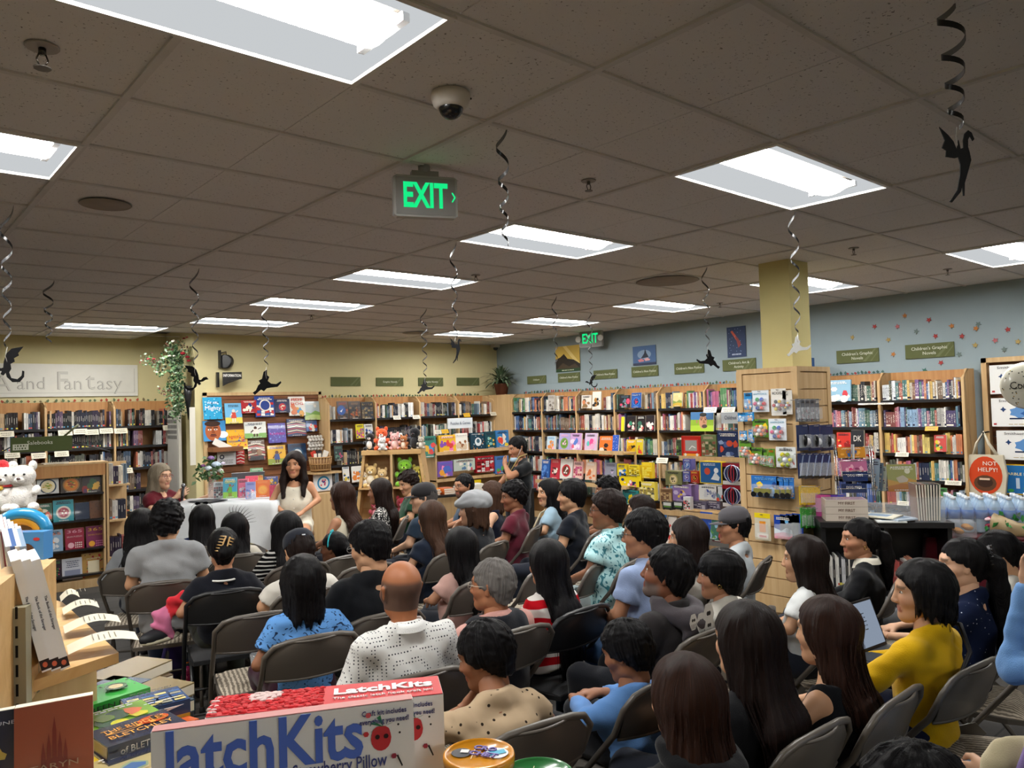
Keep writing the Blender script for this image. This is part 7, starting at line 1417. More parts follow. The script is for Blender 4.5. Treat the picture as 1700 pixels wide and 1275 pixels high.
seated('small girl in navy with a turquoise bow headband',552,880,5.7,'girl with the turquoise headband',kind='child',skin=S5,hair='pony',L=.3,top=('#1a2040','short'),extras=[('band',)],hy=35)
seated('man with cropped black hair and wire glasses in a black T-shirt',610,857,4.1,'man in black with wire glasses',kind='man',skin=S3,hair='short',vol=.006,top=('#101216','short'),extras=[('glasses','#8a8a8a')],hy=30,hp=-12)
seated('bald man in a white shirt patterned with small dark dots',663,915,3.2,'bald man in the dotted shirt',kind='man',skin='#9c6240',hair=None,bald='#3a3634',top=('#d8d8d6','long'),tmat='c_dots',legs='#2a2c34',pose='lap',extras=[('collar','#d8d8d6')],scale=1.0)
seated('woman in a sleeveless cream top with long wavy brown hair',565,795,6.9,'woman in the cream top',kind='woman',skin=S2,hair='long',hc='brown',L=.42,wave=1,top=('#d4cbb4','tank'),wide=1.05)
seated('woman in a black and white speckled top with long dark brown hair',628,790,7.5,'woman in the speckled top',kind='woman',skin=S2,hair='long',hc='darkbrown',L=.5,wide=1.05,top=('#111111','short'),tmat='c_speckle')
seated('man with curly dark hair in a green shirt',676,778,8.2,'man in the green shirt',kind='man',skin=S3,hair='curly',hc='darkbrown',top=('#1c3f2c','short'),hy=25,hp=-15)
seated('man in a dark cap and dark blue T-shirt',700,797,6.6,'man in the dark cap',kind='man',skin=S4,hair='short',hc='gray2',top=('#22303f','short'),extras=[('cap','#2c2b2d')],hy=35)
seated('girl in navy with long brown wavy hair, second row behind the dark cap',713,825,5.7,'girl with brown wavy hair',kind='woman',skin=S3,hair='long',hc='midbrown',L=.42,wave=1,top=('#18202f','short'))
seated('girl in a dusty pink shirt with straight black hair',761,868,4.8,'girl in the dusty pink shirt',kind='woman',skin=S2,hair='long',L=.38,top=('#b8938a','short'),scale=.97)
seated('man with glasses and a trimmed beard in a slate blue shirt',768,782,7.9,'bearded man in slate blue',kind='man',skin=S2,hair='short',hc='black',beard='#1c1614',top=('#33465a','short'),extras=[('glasses',)],hy=38)
seated('person in a grey flat cap and black T-shirt resting chin on hand',783,814,6.0,'person in the grey flat cap',kind='man',skin=S4,hair='bob',hc='midbrown',L=.15,wave=1,top=('#15171c','short'),pose='chin',extras=[('flat','#8b8d90')],hy=25)
seated('woman in a strappy navy top with a brown bob',814,795,7.5,'woman in the strappy navy top',kind='woman',skin=S4,hair='bob',hc='midbrown',L=.2,top=('#181c2c','tank'))
seated('young man with curly black hair in a maroon polo shirt',850,795,6.7,'young man in the maroon polo',kind='man',skin=S1,hair='curly',top=('#571c2a','short'),hy=28,hp=-5)
seated('older man with grey hair in a black vest over a pink shirt',813,918,3.75,'grey haired man in the black vest',kind='man',skin='#a06b4c',hair='short',hc='grey',top=('#c9978e','long'),extras=[('vest','#1b1d24'),('glasses','#b0a898')],hy=30,legs='#1c1c24',scale=.98)
seated('boy in a beige palm print shirt resting his chin on his hand',800,1010,2.8,'boy in the beige palm shirt',kind='child',skin=S1,hair='short',vol=.006,top=('#ad9a80','short'),tmat='c_palms',legs='#1c2430',pose='chin',lean=14,hy=38,hp=-14,scale=.93)
seated('woman in a red and white patterned top with very long black hair',905,887,4.1,'woman in red and white','black',kind='woman',skin=S2,hair='long',L=.62,top=('#b01c24','long'),tmat='c_redwhite',wide=1.0,scale=.97)
seated('woman in a light blue shirt with a bag strap over her shoulder',908,790,7.1,'woman in light blue with a strap',kind='woman',skin=S3,hair='long',L=.34,top=('#93aec0','short'),extras=[('strap','#c8b898')],hy=40)
seated('young man with black hair in a dark navy T-shirt',946,790,6.3,'young man in the dark navy T-shirt',kind='man',skin=S3,hair='fringe',top=('#12161f','short'),hy=22)
seated('man with thick black hair half hidden behind the turquoise shirt',1005,787,7.2,'half hidden man behind the turquoise shirt',kind='man',skin=S1,hair='curly',top=('#2c6a60','short'))
seated('man with glasses in a turquoise leaf print shirt',1004,808,5.2,'man in the turquoise leaf shirt',kind='man',skin=S1,hair='short',hc='darkbrown',vol=.012,top=('#9fcdd2','short'),tmat='c_floral',extras=[('glasses',),('collar','#9fcdd2')],hy=26,legs='#a8b8bc')
seated('girl with low dark hair in a grey patterned jacket behind the blue shirt',1060,818,6.3,'girl in the grey patterned jacket',kind='woman',skin=S3,hair='bob',hc='darkbrown',L=.22,top=('#8a8684','long'))
seated('man with glasses in a pale blue shirt with a denim lap',1064,838,4.15,'man in the pale blue shirt',kind='man',skin=S2,hair='short',vol=.01,top=('#8ea0c4','short'),extras=[('glasses',),('collar','#8ea0c4')],hy=24,legs='#2f4c70',pose='lap')
seated('man with a grey beard in a black hoodie with a white print on the back',1102,895,3.6,'bearded man in the black hoodie',kind='man',skin='#7d4f38',hair='short',vol=.006,beard='#6a6460',top=('#2b2829','long'),extras=[('hood','#4c474b')],hy=24,hp=12,legs='#1a1c22',scale=1.0)
HOOD=bpy.data.objects[[o.name for o in bpy.data.objects if o.get('label','').startswith('man with a grey beard')][0]]
seated('woman in an off-white shirt with very long straight dark hair',1138,850,4.5,'woman with long hair in off-white',kind='woman',skin=S3,hair='long',hc='darkbrown',L=.52,top=('#b4aea4','short'),hy=18)
seated('young man in a grey cap and pale grey T-shirt',1214,835,5.1,'young man in the grey cap',kind='man',skin=S2,hair='short',top=('#a8aeb2','short'),extras=[('cap','#4a484c')],hy=26)
seated('child with short black hair and a white long sleeved shirt',1190,908,3.9,'child in the white long sleeves',kind='child',skin=S2,hair='fringe',vol=.006,top=('#c9c6bc','long'),hy=26,extras=[('earring',)],pose='lap')
seated('boy with short black hair in a sky blue sweatshirt looking down',1036,1018,3.05,'boy in the sky blue sweatshirt','grey',kind='child',skin=S1,hair='short',vol=.005,top=('#5b86bf','long'),legs='#15171c',hy=16,hp=-16,pose='lap',scale=.93)
seated('woman with straight brown hair in a black hoodie, front right of the boy',1130,1070,2.25,'woman with brown hair in the black hoodie',None,kind='woman',skin=S3,hair='long',hc='brown',L=.40,top=('#101114','long'),extras=[('hood','#141518')],wide=1.02,scale=.98)
seated('woman with very long black hair and black top, centre of the nearest row',1232,985,2.6,'woman with very long black hair','brown',kind='woman',skin=S3,hair='long',hc='darkbrown',L=.5,top=('#0f1014','long'),wide=1.1,scale=1.0)
seated('woman with long reddish brown hair in a sleeveless black top',1366,978,2.85,'woman with long reddish hair',kind='woman',skin=S3,hair='long',hc='brown',L=.46,top=('#0f1116','tank'),wide=.82,scale=1.0)
seated('woman with long straight black hair in a white T-shirt',1330,880,3.95,'woman in the white T-shirt',kind='woman',skin=S3,hair='long',hc='darkbrown',L=.5,top=('#cdd0d0','short'),hy=12,pose='lap')
seated('woman in black with a white collar and gold earring, in profile',1423,852,4.5,'woman with the white collar',kind='woman',skin=S2,hair='pony',L=.34,top=('#101114','long'),extras=[('collar','#d4cfc0'),('earring',)],hy=28)
YW=seated('woman in a bright yellow jacket with a black bob and crossbody strap',1524,920,3.1,'woman in the yellow jacket',kind='woman',skin=S3,hair='bob',L=.11,vol=.0,top=('#d2a70e','long'),extras=[('strap','#15151a')],face=-6,hy=40,pose='laptop',legs='#1a2036')
seated('woman in navy with stars and a long clipped black ponytail',1592,883,3.65,'woman with the long ponytail',kind='woman',skin=S4,hair='pony',L=.5,top=('#1c2440','short'),tmat='c_stars',extras=[('claw','#17171a')],hy=22,pose='laptop')
seated('woman in a pale grey T-shirt with a low black bun',1652,875,4.1,'woman with the low bun',kind='woman',skin=S3,hair='bun',top=('#bdb9b0','short'),extras=[('bow','#151517')],hy=8,hp=-16)
seated('child whose black hair and glasses show at the bottom edge',1500,1225,1.62,'child at the bottom edge',None,kind='child',skin=S3,hair='short',vol=.012,top=('#3a3440','short'),extras=[('glasses','#c8c8d0')],hy=45,pose='side')
EDGE=seated('person in a sky blue sweater and jeans raising a hand at the right edge',1822,905,2.35,'person in the sky blue sweater',kind='woman',skin=S4,hair='bob',L=.2,top=('#6a94c8','long'),legs='#6c7f94',face=aim(2.9,.6)+10,pose='phone',scale=1.05)
def back_print(root,fn,w,h,z,y):
 a=Art(w,h,-.001);fn(a);o=a.m.build('back_print','print',root);o.location=(0,y,z)
def skulls(a):
 for x,z,r in((.2,.6,.16),(.5,.5,.2),(.8,.65,.24),(.8,.3,.2)):
  a.disc(x,z,r*1.3,'#dededa',12,1,1.25,.1);a.disc(x-.03,z+.05,r*.3,'#222022',8);a.disc(x+.04,z+.05,r*.3,'#222022',8)
  for k in range(3):a.rect(x-.08+k*.06,z-.2,x-.06+k*.06,z-.06,'#222022')
back_print(HOOD,skulls,.2,.15,.79,-.185)
p46=at(268,765,D=7.75);p47=at(488,745,D=7.6)
r46=person('older woman with grey blond hair and glasses in a burgundy top, holding a microphone',268,765,p46.z,loc=(p46.x,p46.y),face=-148,hy=-8,kind='woman',skin=S4,hair='long',hc='blondgrey',L=.27,top=('#5c1420','short'),legs='#22222a',pose='mic',stool=p46.z-1.27,extras=[('glasses','#8a3a44')],cat='person')
stool('tall stool under the woman with the microphone',(r46[0].location.x,r46[0].location.y),p46.z-.82)
r47=person('smiling young woman in a white sleeveless outfit with long dark wavy hair',488,745,p47.z,loc=(p47.x,p47.y),face=150,hy=-10,kind='woman',skin='#b98563',hair='long',hc='darkbrown',L=.36,wave=1,top=('#d9d2c0','tank'),legs='#d9d2c0',pose='lap',stool=p47.z-1.27,front=1,shorts=True,shoe='#c8b89c')
stool('tall stool under the young woman in white',(r47[0].location.x,r47[0].location.y),p47.z-.82)
m=MB()
for k in range(4):m.ball((0,.145,.86+.09*k+.0),(.007,.003,.007),'#e8e4da',8,5)
m.build('button','gloss',r47[0])
W=r46[3][1];M46=Matrix.Translation(r46[0].location)@Matrix.Rotation(math.radians(-148),4,'Z');pm=M46@Vector((W[0]-.03,W[1]+.04,W[2]+.05))
t=thing('microphone','black wireless microphone held up by the older woman','microphone',pm);t.rotation_euler=(.5,.1,2.4);t.scale=(.85,)*3;MB().tube([(0,0,-.12),(0,0,.04)],[.014,.018],'#15151a',10).build('handle','metal',t);MB().ball((0,0,.065),.027,'#8a8c90',12,8).build('grille','steel',t)
ps=at(857,720,D=8.1)
rs=person('man standing in a black polo with a lanyard and a mask under his chin',857,720,ps.z,loc=(ps.x,ps.y),face=78,hy=0,hp=-12,kind='man',skin=S2,hair='short',hc='black',top=('#15171a','short'),legs='#15171c',pose='chin',legpose='stand',scale=.94)
mk=MB(rs[2]);mk.ball((0,.06,-.115),(.055,.05,.035),'#9fb9cc',12,8);mk.tube([(.05,.05,-.1),(.088,-.01,-.0)],.002,'#d8dce0',4);mk.tube([(-.05,.05,-.1),(-.088,-.01,-.0)],.002,'#d8dce0',4);mk.build('face_mask','cloth',rs[0])
ly=MB();T=rs[1];ly.tube([T(-.07,-.06,.5),T(-.09,.05,.47),T(-.04,.14,.3),T(0,.145,.15),T(.04,.14,.3),T(.09,.05,.47),T(.07,-.06,.5)],.006,'#a8925a',5);ly.bb(tuple(T(-.03,.15,.06)),tuple(T(.03,.155,.15)),'#d8d4c0');ly.build('lanyard','cloth',rs[0])
def on_person(R_,x,y,z):return Matrix.Translation(R_[0].location)@Matrix.Rotation(R_[0].rotation_euler.z,4,'Z')@Vector((x,y,z))
t=thing('laptop','open dark laptop with a lit document on the yellow jacket woman\'s lap','laptop',on_person(YW,.12,.19,.72),YW[0].rotation_euler.z);MB().bb((-.15,-.1,0),(.15,.11,.015),'#2a2b2f').bb((-.13,-.03,.015),(.13,.09,.017),'#15161a').build('base','metal',t)
l=MB().bb((-.15,-.005,0),(.15,.005,.21),'#1b1c20').build('lid','metal',t,(0,.11,.015));l.rotation_euler=(-.35,0,0);MB().bb((-.14,-.007,.012),(.14,-.005,.2),'#a0b0c8').build('screen','screen',l);a=Art(.28,.19,-.008);a.lines(.1,.4,.7,.85,5,'#5a6a80',.25);a.m.build('document_text','print',l)
PW=[o for o in bpy.data.objects if o.get('label','').startswith('woman in navy with stars')][0];PWt=(PW,)
t=thing('laptop','open laptop with a blue lit screen before the ponytailed woman','laptop',on_person(PWt,-.05,.5,.66),PW.rotation_euler.z);MB().bb((-.15,-.1,0),(.15,.11,.015),'#2a2b2f').build('base','metal',t)
l=MB().bb((-.15,-.005,0),(.15,.005,.22),'#1b1c20').build('lid','metal',t,(0,.11,.015));l.rotation_euler=(-.3,0,0);MB().bb((-.14,-.007,.012),(.14,-.005,.21),'#a0b0c8').build('screen','screen',l);a=Art(.28,.2,-.008);a.rect(.1,.2,.45,.45,'#2c5fae');a.lines(.1,.55,.9,.95,4,'#31579a',.4);a.m.build('document_text','print',l)
for px,d,rz,kind,lab in[(425,4.15,-2,'brown','empty taupe folding chair holding a clear cup, left of the signed T-shirt'),(885,5.5,8,'brown','empty folding chair with a striped seat behind the grey haired man'),(862,5.0,12,'brown','empty folding chair left of the long black hair, half folded look'),(590,5.3,0,'brown','empty folding chair between the cap and the wire glasses'),(955,5.1,10,'brown','empty folding chair right of the very long black hair'),(1660,3.0,25,'brown','empty striped folding chair beside the jeans at the right edge'),(880,2.15,18,'grey','near folding chair with its back just above the tin lids'),(1330,2.05,22,'brown','empty folding chair at the bottom edge below the reddish hair')]:
 zb=.84;py=0
 dd=at(px,1000,D=d);chair(lab,dd.x,dd.y,math.radians(rz+aim(dd.x,dd.y)),kind)
 if px==425:t=thing('plastic_cup','clear plastic cup standing on the empty chair seat','cup',(dd.x+.0,dd.y+.0,.466));MB().lathe([(.028,0),(.038,.11),(.036,.11),(.026,.004)],'#dfe6ea',16).build('cup','clear',t)
p=at(285,1098,Z=.12)
f=Field((-.2,-.2,0),(.2,.2,.42),.01);f.cap((0,0,.12),(0,0,.28),.13,.08,.03,(1,.7,1));f.bumpy(.006,30,4);v,q=f.mesh();o=np_obj('backpack',[(v,q,lin('#4b3c78'))],'cloth');o.location=(p.x,p.y,0);tag(o,'purple drawstring backpack on the floor beside the black chair','bag');MB().tube([(-.04,-.05,.3),(-.1,-.13,.18),(-.08,-.12,.03)],.012,'#3a2f60').build('strap','cloth',o)
p=at(311,1135,Z=.13);t=thing('drink_bottle','pink drink bottle with an orange lid loop on the floor','bottle',(p.x,p.y,0));MB().lathe([(.035,0),(.037,.02),(.037,.18),(.03,.2)],'#b81c68',16).build('body','gloss',t);MB().lathe([(.03,.2),(.03,.235),(.01,.24)],'#c83c7c',14).build('cap','gloss',t);MB().tube([(-.025,0,.23),(-.02,0,.265),(.02,0,.265),(.025,0,.23)],.006,'#e0761c').build('loop','gloss',t)
p=at(283,1015,D=4.75);f=Field((-.2,-.2,-.35),(.25,.2,.25),.011);f.cap((.12,0,.1),(-.1,0,-.05),.07,.09,.03,(1,.6,1));f.cap((-.08,0,-.05),(-.02,0,-.2),.08,.05,.03);f.bumpy(.008,30,9);v,q=f.mesh()
cl=np.where((v[:,0]+v[:,2]*.3<-.03)[:,None],np.array(lin('#d67aa0')),np.array(lin('#d4323c')));o=np_obj('jacket',[(v,q,cl)],'cloth');o.location=(p.x,p.y,p.z);o.scale=(.6,.6,.7);tag(o,'pink and red jacket hung over the side of the black chair','jacket')
p=at(262,1055,D=4.7);m=MB();m.ball((0,0,0),(.05,.13,.045),'#26282c',12,8).ball((0,.02,-.025),(.055,.14,.025),'#c8c2a8',12,6).tube([(-.03,.02,.045),(.03,.06,.04)],.004,'#d8d8d4');o=m.build('sneaker','leather',None,(p.x,p.y,p.z),-1.2);tag(o,'black and cream sneaker poking out beside the pink jacket','shoe')
p=at(105,0,Z=CEIL)
p=at(1712,1262,D=1.75);f=Field((-.25,-.15,-.3),(.25,.15,.2),.01);f.cap((-.08,0,-.15),(.1,0,-.12),.12,.12,.03,(1,.5,1));f.cap((-.1,0,.02),(.12,0,.06),.05,k=.06,fl=(1,.8,1));f.bumpy(.006,25,5);v,q=f.mesh();o=np_obj('tote_bag',[(v,q,lin('#b8ad8e'))],'cloth');o.location=p;o.rotation_euler=(0,0,-.9);o.scale=(.6,.6,.6);tag(o,'beige canvas tote with lilac handles at the bottom right corner','bag')
MB().tube([(-.14,-.06,-.2),(-.08,-.09,-.02),(-.02,-.08,.12),(.04,-.05,.16)],.018,'#7d6a9c',6).build('handle','cloth',o);MB().tube([(-.02,-.09,-.2),(-.0,-.1,-.05),(.1,-.08,.1)],.018,'#7d6a9c',6).build('handle','cloth',o)
# ==== THE NEAR DISPLAY TABLES
def near_z(pa,pb,L):
 a=at(*pa,Z=CAMZ-1);b=at(*pb,Z=CAMZ-1);return CAMZ-L/Vector((a.x-b.x,a.y-b.y)).length
def near_box(name,lab,cat,pa,pb,L,dep,H,cols,z=None):
 """box whose top front edge runs between two pixels; L its real width"""
 z=z or near_z(pa,pb,L);a=at(*pa,Z=z);b=at(*pb,Z=z);d=b-a;L=d.length;ang=math.atan2(d.y,d.x)
 t=thing(name,lab,cat,(a.x,a.y,z-H),ang);return t,L,z,ang
def strawberry(a,x,z,r):
 a.disc(x,z,r,'#b83238',16,.9,1.1);a.disc(x+.0,z+r*.55,r*.8,'#b83238',12,1,.7)
 for k in range(5):a.poly([(x+.01,z+r*1.0),(x+.035*math.cos(k*.8),z+r*1.0+.06*math.sin(k*.8+.2)),(x+.05*math.cos(k*.8+.3),z+r+.05*math.sin(k*.8+.3))],'#2f7a4c')
 a.disc(x-.015,z+.01,.012,'#2a1416',8);a.disc(x+.02,z+.01,.012,'#2a1416',8)
 for dx,dz,c_ in((-.06,.03,'#b83238'),(-.05,.12,'#c9525a'),(.05,-.09,'#8a2a3c'),(.07,.06,'#222222'),(.075,.02,'#222222')):a.disc(x+dx,z+dz,.014 if c_!='#222222' else .006,c_,6)
 a.poly([(x+.06,z-.09),(x+.066,z-.085),(x+.085,z-.14),(x+.08,z-.145)],'#222222')
for k,(pa,pb,dep,lab)in enumerate([((250,1215),(686,1160),.022,'white LatchKits strawberry pillow box, nearest in front'),((340,1191),(736,1151),.085,'second LatchKits strawberry pillow box with a red top')]):
 t,L,z,ang=near_box('craft_kit_box',lab,'craft box',pa,pb,.36,dep,.3,None);H=.3
 b=MB();b.bb((0,0,0),(L,dep,H-.0015),'#d9d8d6');b.build('carton','print',t)
 MB().bb((0.001,.001,H-.001),(L-.001,dep,H),'#c98a86' if k==0 else '#c6262c').build('lid_panel','print',t)
 a=Art(L,H,-.0008);strawberry(a,.865,.83,.055);a.m.build('printed_strawberry','print',t).location=(L/2,0,0)
 def tx(s_,x,zf,sz,c_,fit=None,bold=0):return text(s_,sz,c_,t,(x*L,-.0015,zf*H),fit=fit,bold=bold,name='lettering')
 if k==0:tx('latchKits',.42,.86,.098,'#4c68bc',L*.74,.0022);tx('Strawberry Pillow',.7,.725,.027,'#3c4480',L*.37)
 tx('Craft kit includes',.88 if k==0 else .86,.955,.0105,'#4a4a80',L*.18);tx('everything you need!',.88 if k==0 else .86,.915,.0105,'#4a4a80',L*.2)
 if k:
  u=text('LatchKits',.036,'#f2ecec',t,(L*.74,dep*.58,H+.0012),(0,0,0),bold=.0012,fit=L*.44);text('The classic latch hook craft kit!',.012,'#f2e4e4',t,(L*.74,dep*.25,H+.0012),(0,0,0),fit=L*.44)
  y_=MB();random.seed(3)
  for i in range(420):
   x,y=random.uniform(0,L*.47),random.uniform(.004,dep-.004);
   if(x-L*.22)**2+(y-dep*.8)**2<.0006 or x<.01 and random.random()<.5:c_='#e0c8c4'
   else:c_=random.choice(['#c8262c','#d8353a','#a81c22','#d24a4c'])
   y_.ball((x,y,H),(.006,.0035,.003),c_,5,4)
  y_.build('yarn_photo','matte',t)['kind']='stuff'
zc_=at(250,1215,Z=1.4)
def tin(lab,px,py,d,c_,letters):
 c=at(px,py,D=d);t=thing('round_tin',lab,'tin',c);r=.052
 MB().lathe([(r*.95,-.12),(r*.95,-.01)],c_,32).build('canister','print',t);MB().lathe([(r,-.016),(r+.001,-.004),(r,0),(r*.93,.001),(r*.92,-.002),(.0,-.002)],c_,36).build('lid','gloss',t)
 a=MB();n=20
 def dd(x,y,q,cc,k,sx=1):a.add([(x+q*sx*math.cos(2*PI*i/n),y+q*math.sin(2*PI*i/n),-.0008+.0003*k)for i in range(n)],[list(range(n))],cc)
 dd(-.026,0,.015,'#2b2a2c',1);a.box((-.022,.004,.0002),(.012,.01,.0004),'#e8e4e0');dd(.026,.004,.017,'#e8ecf0',1);a.box((.026,.004,.0003),(.026,.012,.0004),'#4ab0d0',rz=.5);dd(.026,.004,.006,'#e8b83c',3)
 a.box((-.008,0,.0002),(.001,.04,.0004),'#f0e0b0');a.build('printed_label','print',t);
 for i,s_ in enumerate(letters):text(s_,.017,'#6a5a9c',t,(.007,.014-i*.019,.0006),(0,0,-.2),bold=.0006)
 t.rotation_euler=(0,0,math.radians(-50));return t
tin('orange round tin lid reading CROCHET, right of the white boxes',795,1250,1.13,'#d8901c',['CRO','CHET']);tin('green round tin lid with pink patches at the bottom edge',893,1283,1.12,'#2f7a3f',[''])
zt1=near_z((250,1215),(686,1160),.36)-.3
pA=at(470,1275,Z=zt1);t=thing('display_table','pale wood display table top under the craft boxes','table',(pA.x,pA.y,0),-.62)
MB().bb((-.45,-.75,zt1-.04),(.22,.13,zt1-.001),'#d3ac72').build('table_top','blond',t);MB().bb((-.4,-.7,0),(.18,.1,zt1-.04),'#b98f5c').build('cabinet_body','maple',t)
c=(at(795,1250,D=1.13)+at(893,1283,D=1.12))/2;t=thing('display_riser','pale wood riser under the two round tins','display stand',(c.x,c.y,0),-.72);MB().bb((-.13,-.16,c.z-.16),(.13,.062,c.z-.122),'#d3ac72').build('top_board','blond',t);MB().bb((-.11,-.14,0),(.11,.04,c.z-.16),'#b98f5c').build('body','maple',t)
# --- pile of books on the lower table at the left
def pile_book(name,lab,px,py,d,w_,h_,th,rz,col,kd=None,cs=(),ti=(),spine=None,sp_txt=None,z=None,ex=None):
 c=at(px,py,D=d)if z is None else at(px,py,Z=z)
 m=MB();m.bb((-w_/2,-h_/2,0),(w_/2,h_/2,th),col);o=m.build(name,'gloss',None,(c.x,c.y,c.z-th),rz);tag(o,lab,'book')
 MB().bb((-w_/2-.0006,-h_/2+.004,.003),(w_/2-.004,h_/2-.004,th-.003),'#e0d8c4').build('pages','matte',o)
 MB().bb((-w_/2+.004,-h_/2+.004,.003),(w_/2-.004,h_/2+.0006,th-.003),'#e0d8c4').build('pages','matte',o)
 a=Art(w_,h_);auto_art(a,kd,cs)if kd else None
 if ex:ex(a)
 if a.k:
  q=a.m.build('cover_print','gloss',o);q.rotation_euler=(-PI/2,0,0);q.location=(0,-h_/2,th)
 for i,(s_,y,sz,cc)in enumerate(ti):text(s_,sz,cc,o,(0,y*h_,th+.003),(0,0,0),fit=w_*.8,name='title',depth=.0002)
 if sp_txt:text(sp_txt[0],th*.55,sp_txt[1],o,(.0,-h_/2-.0012,th/2),fit=w_*.7 if len(sp_txt)<3 else w_*sp_txt[2],name='spine_title')
 return o
random.seed(11)
pile_book('hardback','green hardback lying on the left pile with black vines on its cover',163,1152,2.05,.21,.14,.03,-.15+.35,'#2f9a3a','dots',('#1c5a24','#143c1a'),[],sp_txt=('GREEN HEX','#11301a'),ex=lambda a:(a.disc(.72,.5,.2,'#1c5a24',14),a.disc(.72,.5,.13,'#c9b88a',12)))
pile_book('paperback','blue and orange comic lying behind the green hardback',150,1132,2.3,.14,.12,.015,.2,'#4a5690','collage',('#c96a2c','#a8b0d8','#5a5f9a','#2c3158'))
pile_book('paperback','lime green paperback standing left of the green hardback',108,1150,2.1,.1,.16,.03,.2,'#7ea32c','dots',('#c8d86a',))
pile_book('paperback','thick maroon paperback reading YEARLY ART beside the lime one',88,1160,2.05,.09,.14,.04,.3,'#7a2c3c',sp_txt=('YEARLY ART','#e8dcc4'))
pile_book('paperback','yellow and green jungle comic on the left pile',180,1195,1.85,.21,.15,.035,-.1+.2,'#6f9a2c','blobs',('#c8c02c','#2c5a2a','#d86a2c','#8ab04a'),sp_txt=('THE JUNGLE','#1c3a1c'))
pile_book('hardback','blue and tan book lying right behind the pile with silver lettering',258,1160,2.0,.14,.12,.035,-.05,'#24406c','collage',('#8a8a7a','#3a5a8a','#c8b878'),[],sp_txt=('7','#e8e8f0'))
pile_book('paperback','yellow book under the blue and tan one',262,1180,2.0,.13,.11,.03,-.05,'#c0a83c')
pile_book('hardback','navy and orange hardback with BLETCHLEY on its spine, upper copy',228,1207,1.72,.17,.12,.035,.12,'#1c2138',None,(),[('THE RIDDLES',.12,.03,'#d8922c'),('OF',0,.02,'#d8922c'),('BLETCHLEY',-.2,.028,'#d8922c')],sp_txt=('of BLETCHLEY','#e8e4dc'),ex=lambda a:(a.disc(.75,.65,.24,'#c04a24',12,1.2,.8),a.disc(.8,.7,.12,'#2a1a18',9)))
pile_book('hardback','navy hardback with BLETCHLEY on its spine, lower copy',231,1233,1.70,.17,.125,.035,.10,'#1c2138',sp_txt=('of BLETCHLEY','#e8e4dc'))
pile_book('paperback','yellow thick book under the Bletchley pair',168,1245,1.68,.1,.14,.06,.1,'#d8b81c','dots',('#8a5a2c',))
pile_book('paperback','beige and blue book at the foot of the Bletchley pile',235,1262,1.62,.2,.15,.03,.15,'#b0a070','blobs',('#8a9a7a','#c8b890','#4a6a9a'))
pile_book('paperback','small orange and white book corner behind the Bletchley pile',285,1200,1.95,.1,.08,.02,.3,'#c85a2c')
pile_book('paperback','grey book under the maroon paperback',80,1172,2.0,.13,.12,.03,.1,'#6a645c')
zz_=at(200,1270,D=1.7).z-.06
for nm,loc in(('x',None),):
 c=at(170,1200,Z=zz_);t=thing('display_table','dark low display table under the left pile of books','table',(c.x,c.y,0),.1);MB().bb((-.45,-.5,zz_-.04),(.15,.5,zz_),'#2a2624').build('table_top','matte',t);MB().bb((-.4,-.45,0),(.12,.45,zz_-.04),'#3a2e26').build('base','matte',t)
 for k in range(10):
  x,y=[(-.1,-.1),(.1,-.05),(-.1,.15),(.12,.2),(.02,.05)][k%5];o=MB().bb((-.1,-.07,0),(.1,.07,.035),random.choice(['#5a4a3a','#7a6a4a','#3a4a5a'])).bb((-.098,-.0705,.004),(.0985,.0705,.031),'#e0d8c4').build('paperback','gloss',None,(c.x+x,c.y+y,zz_+.001+(k//5)*.036),.1+.05*k);tag(o,'half buried paperback %s in the lower layers of the left pile, counted from below'%ordn(k),'book')
def castle(a):
 for x,h in((.5,.86),(.36,.62),(.64,.62),(.43,.7),(.57,.7)):a.poly([(x-.03,.3),(x+.03,.3),(x+.025,h-.14),(x,h),(x-.025,h-.14)],'#6a1c1c')
 a.poly([(.34,.3),(.66,.3),(.6,.44),(.4,.44)],'#6a1c1c');a.disc(.5,.2,.14,'#4a1418',12,1.2,.8);a.poly([(.36,.28),(.42,.22),(.5,.3),(.58,.22),(.64,.28),(.6,.16),(.4,.16)],'#c88a4a')
o=face_out('hardback','brown hardback with dark red spires and a crown, standing at the lower left','book',(34,1172,148,1330),dict(D=1.45),'#8a4634',None,(),[('TARYN',.36,.085,'#a08474',.62)],.035,-.22,6,extra=castle)
o=face_out('hardback','navy hardback with white lettering at the bottom left corner','book',(-60,1190,31,1330),dict(D=1.42),'#171c3a',None,(),[('STARDUNES',.86,.06,'#b8bcd0',.9)],.03,-.22,6,extra=lambda a:(a.disc(.6,.5,.14,'#b09a4c',9,1,1,.4),a.rect(.96,0,1,1,'#0c0e1c')))
# --- shelving end on the left with white books
zs=1.29
t=thing('display_shelving','pale wood shelving end with a slotted metal upright at the left edge','shelving',(0,0,0))
def polyboard(pts,z,th,name,col='#d3ac72',mat='blond'):
 vs=[at(px,py,Z=z)for px,py in pts];n=len(vs);m=MB();lo=[v-Vector((0,0,th))for v in vs]
 m.add(vs+lo,[list(range(n))[::-1],list(range(n,2*n))]+[(i,(i+1)%n,(i+1)%n+n,i+n)for i in range(n)],col);return m.build(name,mat,t)
polyboard([(40,1135),(197,1083),(104,1000),(60,985),(10,1000)],zs,.025,'shelf')
def upright(px,py,pyb,d,w_,dep,rz,name,col,mat,tilt=0):
 b=at(px,pyb,D=d);tp=at(px,py,D=d);h=tp.z-b.z;m=MB();m.bb((-w_/2,-dep/2,0),(w_/2,dep/2,h),col);o=m.build(name,mat,t,b,rz);o.rotation_euler=(0,tilt,rz);return o
polyboard([(40,1120),(160,1075),(96,1005),(60,992),(20,1005)],zs-.03,zs-.03,'base_cabinet','#b98f5c','maple')
